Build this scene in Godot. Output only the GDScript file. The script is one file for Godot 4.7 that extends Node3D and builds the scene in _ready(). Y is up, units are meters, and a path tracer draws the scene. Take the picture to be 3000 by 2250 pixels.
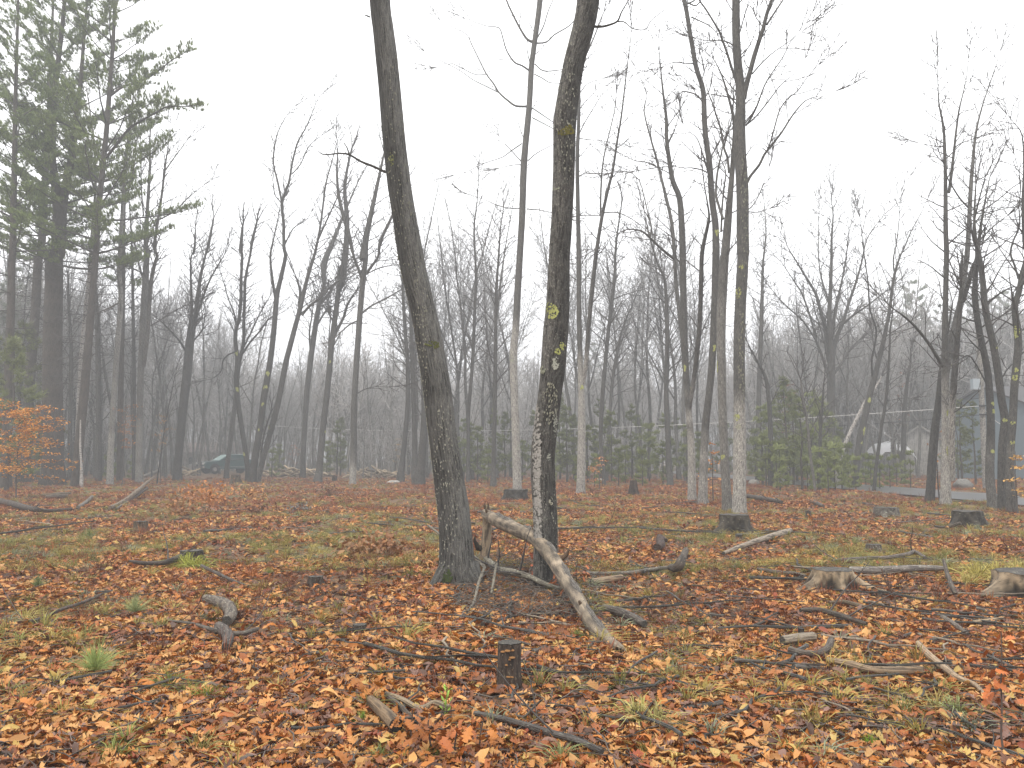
extends Node3D

# ---------------------------------------------------------------- mesh builder
class MB:
	var v := PackedVector3Array()
	var n := PackedVector3Array()
	var uv := PackedVector2Array()
	var c := PackedColorArray()
	var ix := PackedInt32Array()

	func vert(p: Vector3, nn: Vector3, u: Vector2 = Vector2.ZERO, col: Color = Color.WHITE) -> int:
		v.append(p)
		n.append(nn)
		uv.append(u)
		c.append(col)
		return v.size() - 1

	# a flat face, corners given clockwise seen from outside or not: turned so that it faces along out
	func face(pts: Array, out: Vector3, col: Color = Color.WHITE, us: float = 1.0) -> void:
		var a: Vector3 = pts[0]
		var nn: Vector3 = (pts[1] - a).cross(pts[2] - a).normalized()
		var flip := false
		if nn.dot(out) < 0.0:
			nn = -nn
			flip = true
		var ax: Vector3 = (pts[1] - a).normalized()
		var ay := nn.cross(ax)
		var first := v.size()
		for p in pts:
			vert(p, nn, Vector2((p - a).dot(ax), (p - a).dot(ay)) * us, col)
		for k in range(1, pts.size() - 1):
			if flip:
				ix.append_array([first, first + k, first + k + 1])
			else:
				ix.append_array([first, first + k + 1, first + k])

	func box(at: Vector3, size: Vector3, b: Basis = Basis.IDENTITY, col: Color = Color.WHITE) -> void:
		var h := size * 0.5
		for ax in 3:
			for s in [-1.0, 1.0]:
				var o := Vector3.ZERO
				o[ax] = s
				var p := []
				for k in [[-1, -1], [1, -1], [1, 1], [-1, 1]]:
					var q := Vector3.ZERO
					q[ax] = s * h[ax]
					q[(ax + 1) % 3] = k[0] * h[(ax + 1) % 3]
					q[(ax + 2) % 3] = k[1] * h[(ax + 2) % 3]
					p.append(at + b * q)
				face(p, b * o, col)

	# tapered tube through P; C one colour per ring or one for all; us = texture repeats round it
	func tube(P: PackedVector3Array, R: PackedFloat32Array, sides: int, C, us: float = 1.0, nz: FastNoiseLite = null, amp: float = 0.0, cap: int = 0, wet: Vector3 = Vector3.ZERO) -> void:
		var m := P.size()
		var t := (P[1] - P[0]).normalized()
		var a := t.cross(Vector3(0.31, 0.17, 0.93)).normalized()
		var many := C is PackedColorArray
		var one: Color = Color.WHITE if many else C
		var first := v.size()
		var along := 0.0
		for i in m:
			t = (P[mini(i + 1, m - 1)] - P[maxi(i - 1, 0)]).normalized()
			a = (a - t * a.dot(t)).normalized()
			var b := t.cross(a)
			if i > 0:
				along += P[i].distance_to(P[i - 1])
			var col: Color = C[i] if many else one
			for j in sides + 1:
				var ang := TAU * float(j % sides) / sides
				var d := a * cos(ang) + b * sin(ang)
				var r := R[i]
				if nz:
					var q := P[i] + d * 0.35
					r *= 1.0 + amp * nz.get_noise_3d(q.x * 40.0, q.y * 22.0, q.z * 40.0)
				v.append(P[i] + d * r)
				n.append(d)
				uv.append(Vector2(us * j / sides, along))
				if wet != Vector3.ZERO:
					# soaked dark on the weather side, its edge uneven
					var e := P[i] * 30.0
					c.append(col * (1.0 - 0.55 * smoothstep(0.15, 0.75, d.dot(wet) + 0.7 * nz.get_noise_3d(e.x + d.x * 20.0, e.y * 0.5, e.z + d.z * 20.0))))
				else:
					c.append(col)
		for i in m - 1:
			for j in sides:
				var p := first + i * (sides + 1) + j
				var q := p + sides + 1
				ix.append_array([p, q, p + 1, p + 1, q, q + 1])
		if cap:
			for e in [0, m - 1]:
				if cap == 2 and e == 0:
					continue
				var out := (P[e] - P[1 if e == 0 else m - 2]).normalized()
				var mid := vert(P[e], out, Vector2(0.5, 0.5), C[e] if many else one)
				for j in sides + 1:
					vert(v[first + e * (sides + 1) + j], out, Vector2(0.5, 0.5) + Vector2(cos(TAU * j / sides), sin(TAU * j / sides)) * 0.4, C[e] if many else one)
				for j in sides:
					if e == 0:
						ix.append_array([mid, mid + 1 + j, mid + 2 + j])
					else:
						ix.append_array([mid, mid + 2 + j, mid + 1 + j])

	func smooth() -> void:
		for i in n.size():
			n[i] = Vector3.ZERO
		for k in range(0, ix.size(), 3):
			var a := ix[k]
			var b := ix[k + 1]
			var d := ix[k + 2]
			var f := (v[d] - v[a]).cross(v[b] - v[a])
			n[a] += f
			n[b] += f
			n[d] += f
		for i in n.size():
			n[i] = n[i].normalized() if n[i].length_squared() > 0.0 else Vector3.UP

	func mesh(mat: Material, off: Vector3 = Vector3.ZERO) -> ArrayMesh:
		var m := ArrayMesh.new()
		if off != Vector3.ZERO:
			for i in v.size():
				v[i] -= off
		# a mesh keeps colours only up to 1: materials with a gain are that much lighter, their meshes that much darker
		if mat and mat.has_meta("gain"):
			var k: float = 1.0 / float(mat.get_meta("gain"))
			for i in c.size():
				c[i] = Color(c[i].r * k, c[i].g * k, c[i].b * k)
		var arr := []
		arr.resize(Mesh.ARRAY_MAX)
		arr[Mesh.ARRAY_VERTEX] = v
		arr[Mesh.ARRAY_NORMAL] = n
		arr[Mesh.ARRAY_TEX_UV] = uv
		arr[Mesh.ARRAY_COLOR] = c
		arr[Mesh.ARRAY_INDEX] = ix
		m.add_surface_from_arrays(Mesh.PRIMITIVE_TRIANGLES, arr)
		m.surface_set_material(0, mat)
		return m


# ---------------------------------------------------------------- shared state
const F := 2412.0
const EYE := Vector3(0, 1.5, 0)
var tilt := Basis(Vector3.RIGHT, deg_to_rad(5.2))
var gn := FastNoiseLite.new()
var zone := FastNoiseLite.new()
var wob := FastNoiseLite.new()
var rng := RandomNumberGenerator.new()
var used := {}
var M := {}


func gy(x: float, z: float) -> float:
	var d := Vector2(x, z).length()
	return gn.get_noise_2d(x, z) * 0.11 * clampf(d / 9.0, 0.35, 1.0)


# the point at the depth d (metres ahead) that shows at the pixel px, py of the 3000 x 2250 photograph
func ray(px: float, py: float) -> Vector3:
	return tilt * Vector3((px - 1500.0) / F, (1125.0 - py) / F, -1.0)


func pt(px: float, py: float, d: float) -> Vector3:
	var r := ray(px, py)
	return EYE + r * (d / -r.z)


func gp(px: float, py: float) -> Vector3:
	var r := ray(px, py)
	var p := EYE + r * (1.5 / maxf(-r.y, 0.004))
	for k in 6:
		p = EYE + r * ((1.5 - gy(p.x, p.z)) / maxf(-r.y, 0.004))
	return p


func metres(px: float, d: float) -> float:
	return px * d / F


const FRAME := [[0, 0, 0.7374], [0, 0, 2.212], [1000, 0, 2.212], [2000, 0, 2.212], [0, 750, 2.212], [1000, 750, 2.212], [2000, 750, 2.212], [0, 1500, 2.212], [1000, 1500, 2.212], [2000, 1500, 2.212], [0, 1100, 3.687], [600, 900, 3.017], [2550, 600, 4.147], [2600, 1000, 3.19]]


func q(f: int, a: Array) -> Array:
	var o := []
	var fr: Array = FRAME[f]
	for k in range(0, a.size(), 3):
		o.append([fr[0] + a[k] / fr[2], fr[1] + a[k + 1] / fr[2], a[k + 2] / fr[2]])
	return o


func numbered(called: String) -> String:
	used[called] = used.get(called, 0) + 1
	return called if used[called] == 1 else "%s_%03d" % [called, used[called] - 1]


func tag(o: Node3D, label: String, category: String, group: String = "") -> void:
	o.set_meta("label", label)
	o.set_meta("category", category)
	if group:
		o.set_meta("group", group)


func thing(called: String, label: String, category: String, at: Vector3 = Vector3.ZERO, group: String = "") -> Node3D:
	var o := Node3D.new()
	o.name = numbered(called)
	o.position = at
	add_child(o)
	tag(o, label, category, group)
	return o


func part(called: String, mb: MB, mat: Material, parent: Node3D, off: Vector3 = Vector3.ZERO) -> MeshInstance3D:
	var o := MeshInstance3D.new()
	o.name = called
	o.mesh = mb.mesh(mat, off)
	parent.add_child(o, true)
	return o


func dup(src: Node3D, at: Vector3, turn: float, size: float, label: String, group: String = "") -> Node3D:
	var r: Node3D = src.duplicate()
	var kind := String(src.name)
	if kind.length() > 4 and kind.right(3).is_valid_int():
		kind = kind.left(-4)
	r.name = numbered(kind)
	add_child(r)
	r.transform = Transform3D(Basis(Vector3.UP, turn).scaled(Vector3.ONE * size), at)
	r.set_meta("label", label)
	if group:
		r.set_meta("group", group)
	return r


func copies(called: String, mesh: Mesh, where: Array, tint: PackedColorArray, parent: Node3D) -> MultiMeshInstance3D:
	var mm := MultiMesh.new()
	mm.transform_format = MultiMesh.TRANSFORM_3D
	mm.use_colors = true
	mm.mesh = mesh
	mm.instance_count = where.size()
	for i in where.size():
		mm.set_instance_transform(i, where[i])
		mm.set_instance_color(i, tint[i])
	var o := MultiMeshInstance3D.new()
	o.name = called
	o.multimesh = mm
	parent.add_child(o, true)
	return o


func structure(called: String, mesh: Mesh) -> MeshInstance3D:
	var o := MeshInstance3D.new()
	o.name = called
	o.mesh = mesh
	o.set_meta("kind", "structure")
	add_child(o)
	return o


# ---------------------------------------------------------------- materials
func noise_bytes(seed_: int, freq: float, w: int, h: int, sx: int, sy: int, kind: int = 0, oct: int = 3) -> PackedByteArray:
	var f := FastNoiseLite.new()
	f.seed = seed_
	f.frequency = freq
	f.fractal_octaves = oct
	if kind == 1:
		f.fractal_type = FastNoiseLite.FRACTAL_RIDGED
	if kind == 2:
		f.noise_type = FastNoiseLite.TYPE_CELLULAR
	var im := f.get_seamless_image(w / sx, h / sy)
	im.convert(Image.FORMAT_L8)
	if sx > 1 or sy > 1:
		im.resize(w, h, Image.INTERPOLATE_CUBIC)
	return im.get_data()


func srgb8(x: float) -> int:
	return int(clampf(pow(maxf(x, 0.0), 0.4545) * 255.0, 0.0, 255.0))


# a bark: furrows along the stem (ridged, stretched), blotches, pale lichen specks
func bark(w: int, h: int, dark: Color, mid: Color, speck: Color, furrow: float, stretch: int, thr: float, blotch: float, dash: bool, seed_: int, bump: float, gain: float = 3.0) -> StandardMaterial3D:
	var a := noise_bytes(seed_, furrow, w, h, 1, stretch, 1, 3)
	var b := noise_bytes(seed_ + 1, 0.018, w, h, 1, 1, 0, 4)
	var s := noise_bytes(seed_ + 2, 0.11, w, h, 1, 2, 0, 2)
	var g := noise_bytes(seed_ + 3, 0.25, w, h, 1, 2, 0, 2)
	var da := noise_bytes(seed_ + 4, 0.06, w, h, 4, 1, 0, 2) if dash else b
	var alb := PackedByteArray()
	var hei := PackedByteArray()
	alb.resize(w * h * 3)
	hei.resize(w * h)
	for i in w * h:
		var k := a[i] / 255.0
		var bl := (b[i] / 255.0 - 0.5) * blotch
		var e := clampf((k - 0.38) * 1.9 + 0.35 + bl + (g[i] / 255.0 - 0.5) * 0.3, 0.0, 1.0)
		var r := lerpf(dark.r, mid.r, e)
		var gg := lerpf(dark.g, mid.g, e)
		var bb := lerpf(dark.b, mid.b, e)
		var sp := clampf((s[i] / 255.0 - thr + bl * 0.25) * 9.0, 0.0, 1.0)
		r = lerpf(r, speck.r, sp)
		gg = lerpf(gg, speck.g, sp)
		bb = lerpf(bb, speck.b, sp)
		if dash:
			var dd := clampf((da[i] / 255.0 - 0.66) * 12.0, 0.0, 1.0)
			r = lerpf(r, 0.03, dd)
			gg = lerpf(gg, 0.028, dd)
			bb = lerpf(bb, 0.026, dd)
		alb[i * 3] = srgb8(r * gain)
		alb[i * 3 + 1] = srgb8(gg * gain)
		alb[i * 3 + 2] = srgb8(bb * gain)
		hei[i] = int(clampf(k * 200.0 + sp * 40.0 + g[i] * 0.15, 0.0, 255.0))
	var m := StandardMaterial3D.new()
	m.albedo_texture = ImageTexture.create_from_image(Image.create_from_data(w, h, false, Image.FORMAT_RGB8, alb))
	m.vertex_color_use_as_albedo = true
	m.roughness = 0.85
	m.heightmap_enabled = true
	m.heightmap_texture = ImageTexture.create_from_image(Image.create_from_data(w, h, false, Image.FORMAT_L8, hei))
	m.heightmap_scale = bump
	m.set_meta("gain", gain)
	return m


func flat(col: Color, rough: float = 0.85, metal: float = 0.0) -> StandardMaterial3D:
	var m := StandardMaterial3D.new()
	m.albedo_color = col.linear_to_srgb()
	m.roughness = rough
	m.metallic = metal
	m.vertex_color_use_as_albedo = true
	return m


func leafy(back: float, rough: float = 0.7) -> StandardMaterial3D:
	var m := StandardMaterial3D.new()
	m.vertex_color_use_as_albedo = true
	m.roughness = rough
	m.backlight_enabled = true
	m.backlight = Color(back, back, back)
	return m


func make_materials() -> void:
	M.oak = bark(256, 512, Color(0.026, 0.025, 0.023), Color(0.190, 0.189, 0.182), Color(0.34, 0.35, 0.28), 0.030, 9, 0.70, 0.5, false, 11, 5.0)
	M.rough = bark(256, 512, Color(0.028, 0.025, 0.023), Color(0.147, 0.142, 0.132), Color(0.36, 0.36, 0.29), 0.036, 7, 0.67, 0.55, false, 21, 4.0)
	M.gray = bark(256, 256, Color(0.042, 0.040, 0.038), Color(0.105, 0.101, 0.095), Color(0.30, 0.30, 0.25), 0.022, 2, 0.72, 0.7, false, 31, 0.6)
	M.pine = bark(256, 256, Color(0.030, 0.026, 0.023), Color(0.105, 0.088, 0.075), Color(0.16, 0.16, 0.13), 0.030, 4, 0.78, 0.5, false, 41, 2.0)
	M.birch = bark(128, 256, Color(0.30, 0.28, 0.26), Color(0.48, 0.46, 0.44), Color(0.2, 0.18, 0.16), 0.02, 1, 0.80, 0.5, true, 51, 0.4, 1.8)
	M.dead = bark(128, 512, Color(0.10, 0.085, 0.068), Color(0.36, 0.305, 0.235), Color(0.08, 0.07, 0.06), 0.030, 9, 0.76, 0.6, false, 61, 0.7, 2.0)
	M.darklog = bark(128, 256, Color(0.025, 0.021, 0.019), Color(0.095, 0.085, 0.075), Color(0.24, 0.25, 0.21), 0.035, 5, 0.74, 0.5, false, 71, 1.0)
	M.cut = bark(128, 128, Color(0.022, 0.020, 0.018), Color(0.065, 0.06, 0.053), Color(0.17, 0.16, 0.12), 0.05, 1, 0.72, 0.6, false, 81, 0.6)
	M.twig = flat(Color(0.255, 0.237, 0.225))
	M.twig.set_meta("gain", 3.0)
	M.fartwig = flat(Color(0.27, 0.27, 0.272))
	M.lichen = flat(Color.WHITE, 0.95)
	M.leaf = leafy(0.5, 0.55)
	M.needle = leafy(0.55, 0.6)
	M.grass = leafy(0.5, 0.7)
	M.brush = flat(Color.WHITE, 0.8)
	# the forest floor under the leaves: dark duff, browner and redder blotches
	var w := 512
	var a := noise_bytes(91, 0.02, w, w, 1, 1, 0, 5)
	var b := noise_bytes(92, 0.12, w, w, 1, 1, 0, 3)
	var e := noise_bytes(93, 0.07, w, w, 1, 1, 2, 2)
	var alb := PackedByteArray()
	alb.resize(w * w * 3)
	for i in w * w:
		var k := clampf(a[i] / 255.0 * 0.8 + (b[i] / 255.0 - 0.5) * 0.7, 0.0, 1.0)
		var c0 := Color(0.075, 0.046, 0.027).lerp(Color(0.26, 0.14, 0.06), k).lerp(Color(0.13, 0.11, 0.045), clampf((e[i] / 255.0 - 0.6) * 2.0, 0.0, 0.6))
		alb[i * 3] = srgb8(c0.r)
		alb[i * 3 + 1] = srgb8(c0.g)
		alb[i * 3 + 2] = srgb8(c0.b)
	var gm := StandardMaterial3D.new()
	gm.albedo_texture = ImageTexture.create_from_image(Image.create_from_data(w, w, false, Image.FORMAT_RGB8, alb))
	gm.uv1_triplanar = true
	gm.uv1_world_triplanar = true
	gm.uv1_scale = Vector3(0.37, 0.37, 0.37)
	gm.heightmap_enabled = true
	gm.heightmap_texture = ImageTexture.create_from_image(Image.create_from_data(w, w, false, Image.FORMAT_L8, b))
	gm.heightmap_scale = 3.0
	gm.roughness = 0.9
	M.ground = gm
	var rm := StandardMaterial3D.new()
	var asph := PackedByteArray()
	asph.resize(w * w * 3)
	for i in w * w:
		var k := 0.10 + (a[i] / 255.0 - 0.5) * 0.04 + (b[i] / 255.0 - 0.5) * 0.03
		asph[i * 3] = srgb8(k)
		asph[i * 3 + 1] = srgb8(k)
		asph[i * 3 + 2] = srgb8(k * 1.04)
	rm.albedo_texture = ImageTexture.create_from_image(Image.create_from_data(w, w, false, Image.FORMAT_RGB8, asph))
	rm.uv1_triplanar = true
	rm.uv1_world_triplanar = true
	rm.uv1_scale = Vector3(0.3, 0.3, 0.3)
	rm.roughness = 0.28
	M.road = rm
	M.stone = bark(128, 128, Color(0.16, 0.155, 0.145), Color(0.34, 0.33, 0.31), Color(0.45, 0.45, 0.42), 0.03, 1, 0.72, 0.7, false, 101, 1.5, 2.0)


# ---------------------------------------------------------------- growing wood
func catmull(rows: Array, d: float, k: int, drift: float = 0.0) -> Array:
	# traced pixels to points in the place and radii, smoothed; drift bends a limb out of the plane
	var P := PackedVector3Array()
	var R := PackedFloat32Array()
	var run := 0.0
	for i in rows.size():
		if i > 0:
			run += metres(Vector2(rows[i][0] - rows[i - 1][0], rows[i][1] - rows[i - 1][1]).length(), d)
		P.append(pt(rows[i][0], rows[i][1], d + drift * run))
		R.append(metres(rows[i][2], d) * 0.5)
	return smoothed(P, R, k)


func smoothed(P: PackedVector3Array, R: PackedFloat32Array, k: int) -> Array:
	var Q := PackedVector3Array()
	var S := PackedFloat32Array()
	var m := P.size()
	for i in m - 1:
		var a := P[maxi(i - 1, 0)]
		var e := P[mini(i + 2, m - 1)]
		for s in k:
			var t := float(s) / k
			Q.append(P[i].cubic_interpolate(P[i + 1], a, e, t))
			S.append(lerpf(R[i], R[i + 1], t))
	Q.append(P[m - 1])
	S.append(R[m - 1])
	return [Q, S]


func grow(mb: MB, p: Vector3, dir: Vector3, length: float, r: float, level: int, up: float, rmin: float, col: Color, dens: float) -> void:
	var segs := 5 if level >= 3 else (4 if level == 2 else 3)
	var P := PackedVector3Array([p])
	var R := PackedFloat32Array([r])
	var d := dir
	for i in segs:
		d = (d + Vector3(rng.randf_range(-1, 1), rng.randf_range(-1, 1) * 0.7 + up, rng.randf_range(-1, 1)) * 0.2).normalized()
		p += d * (length / segs)
		P.append(p)
		R.append(maxf(lerpf(r, rmin, float(i + 1) / segs), rmin * 0.6))
	mb.tube(P, R, 4 if level >= 3 else 3, col)
	if level <= 1:
		return
	var kids := int(dens * (3.0 + length * 1.6) * (1.0 if level >= 3 else 0.75))
	var side := rng.randf() * TAU
	for k in kids:
		var t := lerpf(0.18, 0.97, (k + rng.randf()) / kids)
		var x := t * segs
		var i := mini(int(x), segs - 1)
		var at := P[i].lerp(P[i + 1], x - i)
		var tan := (P[i + 1] - P[i]).normalized()
		var away := tan.cross(Vector3(0.2, 0.3, 0.9)).normalized()
		side += 2.4
		away = away.rotated(tan, side)
		var nd := (tan * rng.randf_range(0.7, 1.3) + away).normalized()
		var l := length * rng.randf_range(0.28, 0.5) * (1.15 - 0.6 * t)
		grow(mb, at, nd, l, maxf(rmin, R[i] * 0.5), level - 1, up, rmin, col, dens)


# branches from a stem between two shares of its length
func sprout(mb: MB, P: PackedVector3Array, R: PackedFloat32Array, t0: float, t1: float, count: int, lmax: float, lmin: float, level: int, up: float, rmin: float, col: Color, dens: float, out: float = 1.0) -> void:
	var m := P.size()
	var side := rng.randf() * TAU
	for k in count:
		var t := lerpf(t0, t1, (k + rng.randf()) / count)
		var x := t * (m - 1)
		var i := mini(int(x), m - 2)
		var at := P[i].lerp(P[i + 1], x - i)
		var tan := (P[i + 1] - P[i]).normalized()
		side += 2.1 + rng.randf() * 0.7
		var away := tan.cross(Vector3(0.2, 0.3, 0.9)).normalized().rotated(tan, side)
		var l := lerpf(lmax, lmin, (t - t0) / maxf(t1 - t0, 0.01)) * rng.randf_range(0.55, 1.15)
		grow(mb, at, (tan * rng.randf_range(0.55, 1.1) + away * out).normalized(), l, clampf(R[i] * 0.42, rmin * 1.2, l * 0.014 + rmin), level, up, rmin, col, dens)


# how pale (lichen grown) the bark is at each ring of a stem
func ring_colors(P: PackedVector3Array, pale: float, pale_h: float, tone: float) -> PackedColorArray:
	var C := PackedColorArray()
	for i in P.size():
		var h := P[i].y
		var w := wob.get_noise_2d(h * 60.0, P[i].x * 40.0)
		var k := 1.0 + (pale - 1.0) * clampf((pale_h - h) / 1.2 + 0.3 + w * 1.2, 0.0, 1.0) + w * 0.25
		C.append(Color(k * tone, k * tone, k * tone))
	return C


# crusts of lichen on a stem: small uneven discs hugging its round
func lichen(root: Node3D, P: PackedVector3Array, R: PackedFloat32Array, d: float, px: float, py: float, rx: float, ry: float, count: int, col: Color, disc: float = 0.0) -> void:
	var mb := MB.new()
	var size := (disc if disc > 0.0 else maxf(rx, ry) * 0.34) * (0.62 if disc > 4.0 else 0.9)
	count = int(count * (2.2 if disc > 4.0 else 1.7))
	for k in count:
		var ang := rng.randf() * TAU
		var rr := sqrt(rng.randf())
		var x := px + cos(ang) * rr * rx
		var y := py + sin(ang) * rr * ry
		# the stem's axis at that height
		var w := pt(x, y, d)
		var i := 0
		while i < P.size() - 2 and P[i + 1].y < w.y:
			i += 1
		var t := clampf((w.y - P[i].y) / maxf(P[i + 1].y - P[i].y, 0.001), 0.0, 1.0)
		var ax := P[i].lerp(P[i + 1], t)
		var tan := (P[i + 1] - P[i]).normalized()
		var r := lerpf(R[i], R[i + 1], t)
		var s := clampf((w.x - ax.x) / r, -0.95, 0.95)
		var th := asin(s)
		var rad := metres(size, d) * rng.randf_range(0.5, 1.15)
		var shade := rng.randf_range(0.8, 1.12)
		var base := mb.v.size()
		var lift := r * 1.03 + 0.006 + rng.randf() * 0.004
		var mid := ax + Vector3(sin(th), 0, cos(th)) * lift
		mb.vert(mid, Vector3(sin(th), 0, cos(th)), Vector2.ZERO, col * shade)
		for j in 9:
			var ph := -TAU * j / 8.0
			var q_ := rad * (0.75 + 0.4 * wob.get_noise_2d(k * 91.0 + (j % 8) * 37.0, py * 3.0))
			var th2 := th + cos(ph) * q_ / r
			var nn := Vector3(sin(th2), 0, cos(th2))
			mb.vert(ax + tan * (sin(ph) * q_ * (1.9 if disc > 0.0 and disc < 4.0 else 1.0)) + nn * (lift - 0.007), nn, Vector2.ZERO, col * shade * 0.92)
		for j in 8:
			mb.ix.append_array([base, base + 1 + j, base + 2 + j])
	part("lichen_patch", mb, M.lichen, root, root.position).set_meta("kind", "stuff")


# a tree traced from the photograph: stems[0] is its trunk, the others are limbs
func tree(called: String, label: String, group: String, d: float, stems: Array, mat: Material, o: Dictionary = {}) -> Dictionary:
	var rows: Array = stems[0]
	var foot := gp(rows[0][0], rows[0][1])
	if d <= 0.0:
		d = -foot.z
	var made := []
	var near: bool = o.get("near", false)
	for s in stems.size():
		var drift: float = 0.0 if s == 0 else rng.randf_range(-0.45, 0.45)
		var c := catmull(stems[s], d, 5 if near else 3, drift)
		if s == 0:
			var P: PackedVector3Array = c[0]
			var R: PackedFloat32Array = c[1]
			var g := gy(P[0].x, P[0].z)
			var low := PackedVector3Array()
			var lr := PackedFloat32Array()
			if P[0].y > g + 0.4:
				low.append(Vector3(P[0].x + (P[0].x - P[1].x) * 0.5, g - 0.12, P[0].z))
				lr.append(R[0] * 1.2)
			else:
				low.append(Vector3(P[0].x, g - 0.15, P[0].z))
				lr.append(R[0] * 1.12)
			low.append_array(P)
			lr.append_array(R)
			c = [low, lr]
		made.append(c)
	var at: Vector3 = made[0][0][0]
	at.y = gy(at.x, at.z)
	var root := thing(called, label, "tree", at, group)
	var tone: float = o.get("tone", 1.0) * (1.0 if near else 0.95)
	for s in stems.size():
		var P: PackedVector3Array = made[s][0]
		var R: PackedFloat32Array = made[s][1]
		var mb := MB.new()
		var circ := TAU * R[0]
		var sides := 26 if near and s == 0 else (11 if s == 0 else 6)
		mb.tube(P, R, sides, ring_colors(P, o.get("pale", 1.0), o.get("pale_h", 2.0), tone), maxf(1.0, roundf(circ / 0.5)), wob, 0.10 if near else 0.07, 0, o.get("wet", Vector3.ZERO) if s == 0 else Vector3.ZERO)
		part("trunk" if s == 0 else "limb", mb, mat, root, at)
	for az in o.get("roots", []):
		var mb := MB.new()
		var r0: float = made[0][1][1]
		var out := Vector3(cos(az), 0, sin(az))
		var reach := rng.randf_range(0.7, 1.2) * r0
		var P := PackedVector3Array()
		var R := PackedFloat32Array()
		for i in 7:
			var u := i / 6.0
			var g := at + out * (r0 * 0.55 + reach * u) + out.cross(Vector3.UP) * sin(u * 3.0) * 0.06
			g.y = gy(g.x, g.z) + r0 * 1.0 * pow(1.0 - u, 1.6) - 0.02 - 0.04 * u
			P.append(g)
			R.append(r0 * lerpf(0.42, 0.16, u))
		mb.tube(P, R, 10, Color.WHITE * tone * 0.55, 1.0, wob, 0.2, 1)
		part("root", mb, mat, root, at)
	var tw: Dictionary = o.get("twigs", {})
	if not o.get("bare", false):
		var mb := MB.new()
		var rmin: float = tw.get("rmin", 0.0035 + 0.00006 * d) * (1.0 if near else 1.6)
		var col: Color = Color.WHITE * float(tw.get("tone", 1.0))
		for s in stems.size():
			if s in o.get("plain", []):
				continue
			var P: PackedVector3Array = made[s][0]
			var R: PackedFloat32Array = made[s][1]
			var len := 0.0
			for i in P.size() - 1:
				len += P[i].distance_to(P[i + 1])
			var t0: float = tw.get("t0", 0.4) if s == 0 else 0.2
			var count := int(len * (1.0 - t0) * tw.get("per_m", 1.6) * (1.0 if near else 1.9))
			sprout(mb, P, R, t0, 0.99, count, tw.get("lmax", 1.9) * (1.0 if s == 0 else 0.75), tw.get("lmin", 0.8), tw.get("level", 2), tw.get("up", 0.35), rmin, col, tw.get("dens", 1.0), tw.get("out", 0.9))
			# the stem's own tip goes on into fine wood
			var e := P.size() - 1
			for k in 4:
				var dd := (P[e] - P[e - 1]).normalized()
				grow(mb, P[e], (dd + Vector3(rng.randf_range(-0.4, 0.4), 0, rng.randf_range(-0.4, 0.4))).normalized(), tw.get("lmax", 1.9) * 0.8, maxf(R[e] * 0.8, rmin), 2, 0.3, rmin, col, 0.9)
		part("crown", mb, M.twig, root, at)
	for l in o.get("lichen", []):
		var s: int = l[0]
		lichen(root, made[s][0], made[s][1], d, l[1], l[2], l[3], l[4], l[5], l[6], l[7] if l.size() > 7 else 0.0)
	return {"root": root, "stems": made, "d": d, "at": at}


# ---------------------------------------------------------------- leaves, needles, blades
func leaf_mesh(kind: int, sd: int) -> MB:
	var r := RandomNumberGenerator.new()
	r.seed = sd
	var W := [0.02, 0.12, 0.25, 0.13, 0.36, 0.17, 0.34, 0.14, 0.21, 0.01]
	var fwd := [0.0, 0.0, 0.05, 0.0, 0.07, 0.0, 0.08, 0.0, 0.07, 0.0]
	if kind >= 1:
		W = [0.01, 0.13, 0.21, 0.24, 0.22, 0.15, 0.01]
		fwd = [0.0, 0.0, 0.0, 0.0, 0.0, 0.0, 0.0]
	var m := W.size()
	var curl := r.randf_range(-0.6, 1.6) if kind < 2 else r.randf_range(2.2, 3.2)
	var arch := r.randf_range(-0.3, 0.5)
	var twist := r.randf_range(-0.7, 0.7)
	var mb := MB.new()
	for i in m:
		var t := float(i) / (m - 1)
		var mid := Vector3(0, arch * sin(t * PI) * 0.35 + r.randf_range(-0.015, 0.015), t - 0.5)
		mb.vert(mid, Vector3.UP)
		for s in [-1.0, 1.0]:
			var w: float = W[i] * r.randf_range(0.8, 1.15)
			var a: float = curl * w * 1.6
			var p := Vector3(s * w * cos(a), w * sin(absf(a)) * signf(curl), fwd[i] * r.randf_range(0.6, 1.3))
			p = p.rotated(Vector3(0, 0, 1), twist * (t - 0.5))
			mb.vert(mid + p, Vector3.UP)
	for i in m - 1:
		var a := i * 3
		# upper side faces up: corners clockwise from above
		mb.ix.append_array([a, a + 1, a + 3, a + 1, a + 4, a + 3])
		mb.ix.append_array([a, a + 3, a + 2, a + 3, a + 5, a + 2])
	mb.smooth()
	return mb


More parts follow.
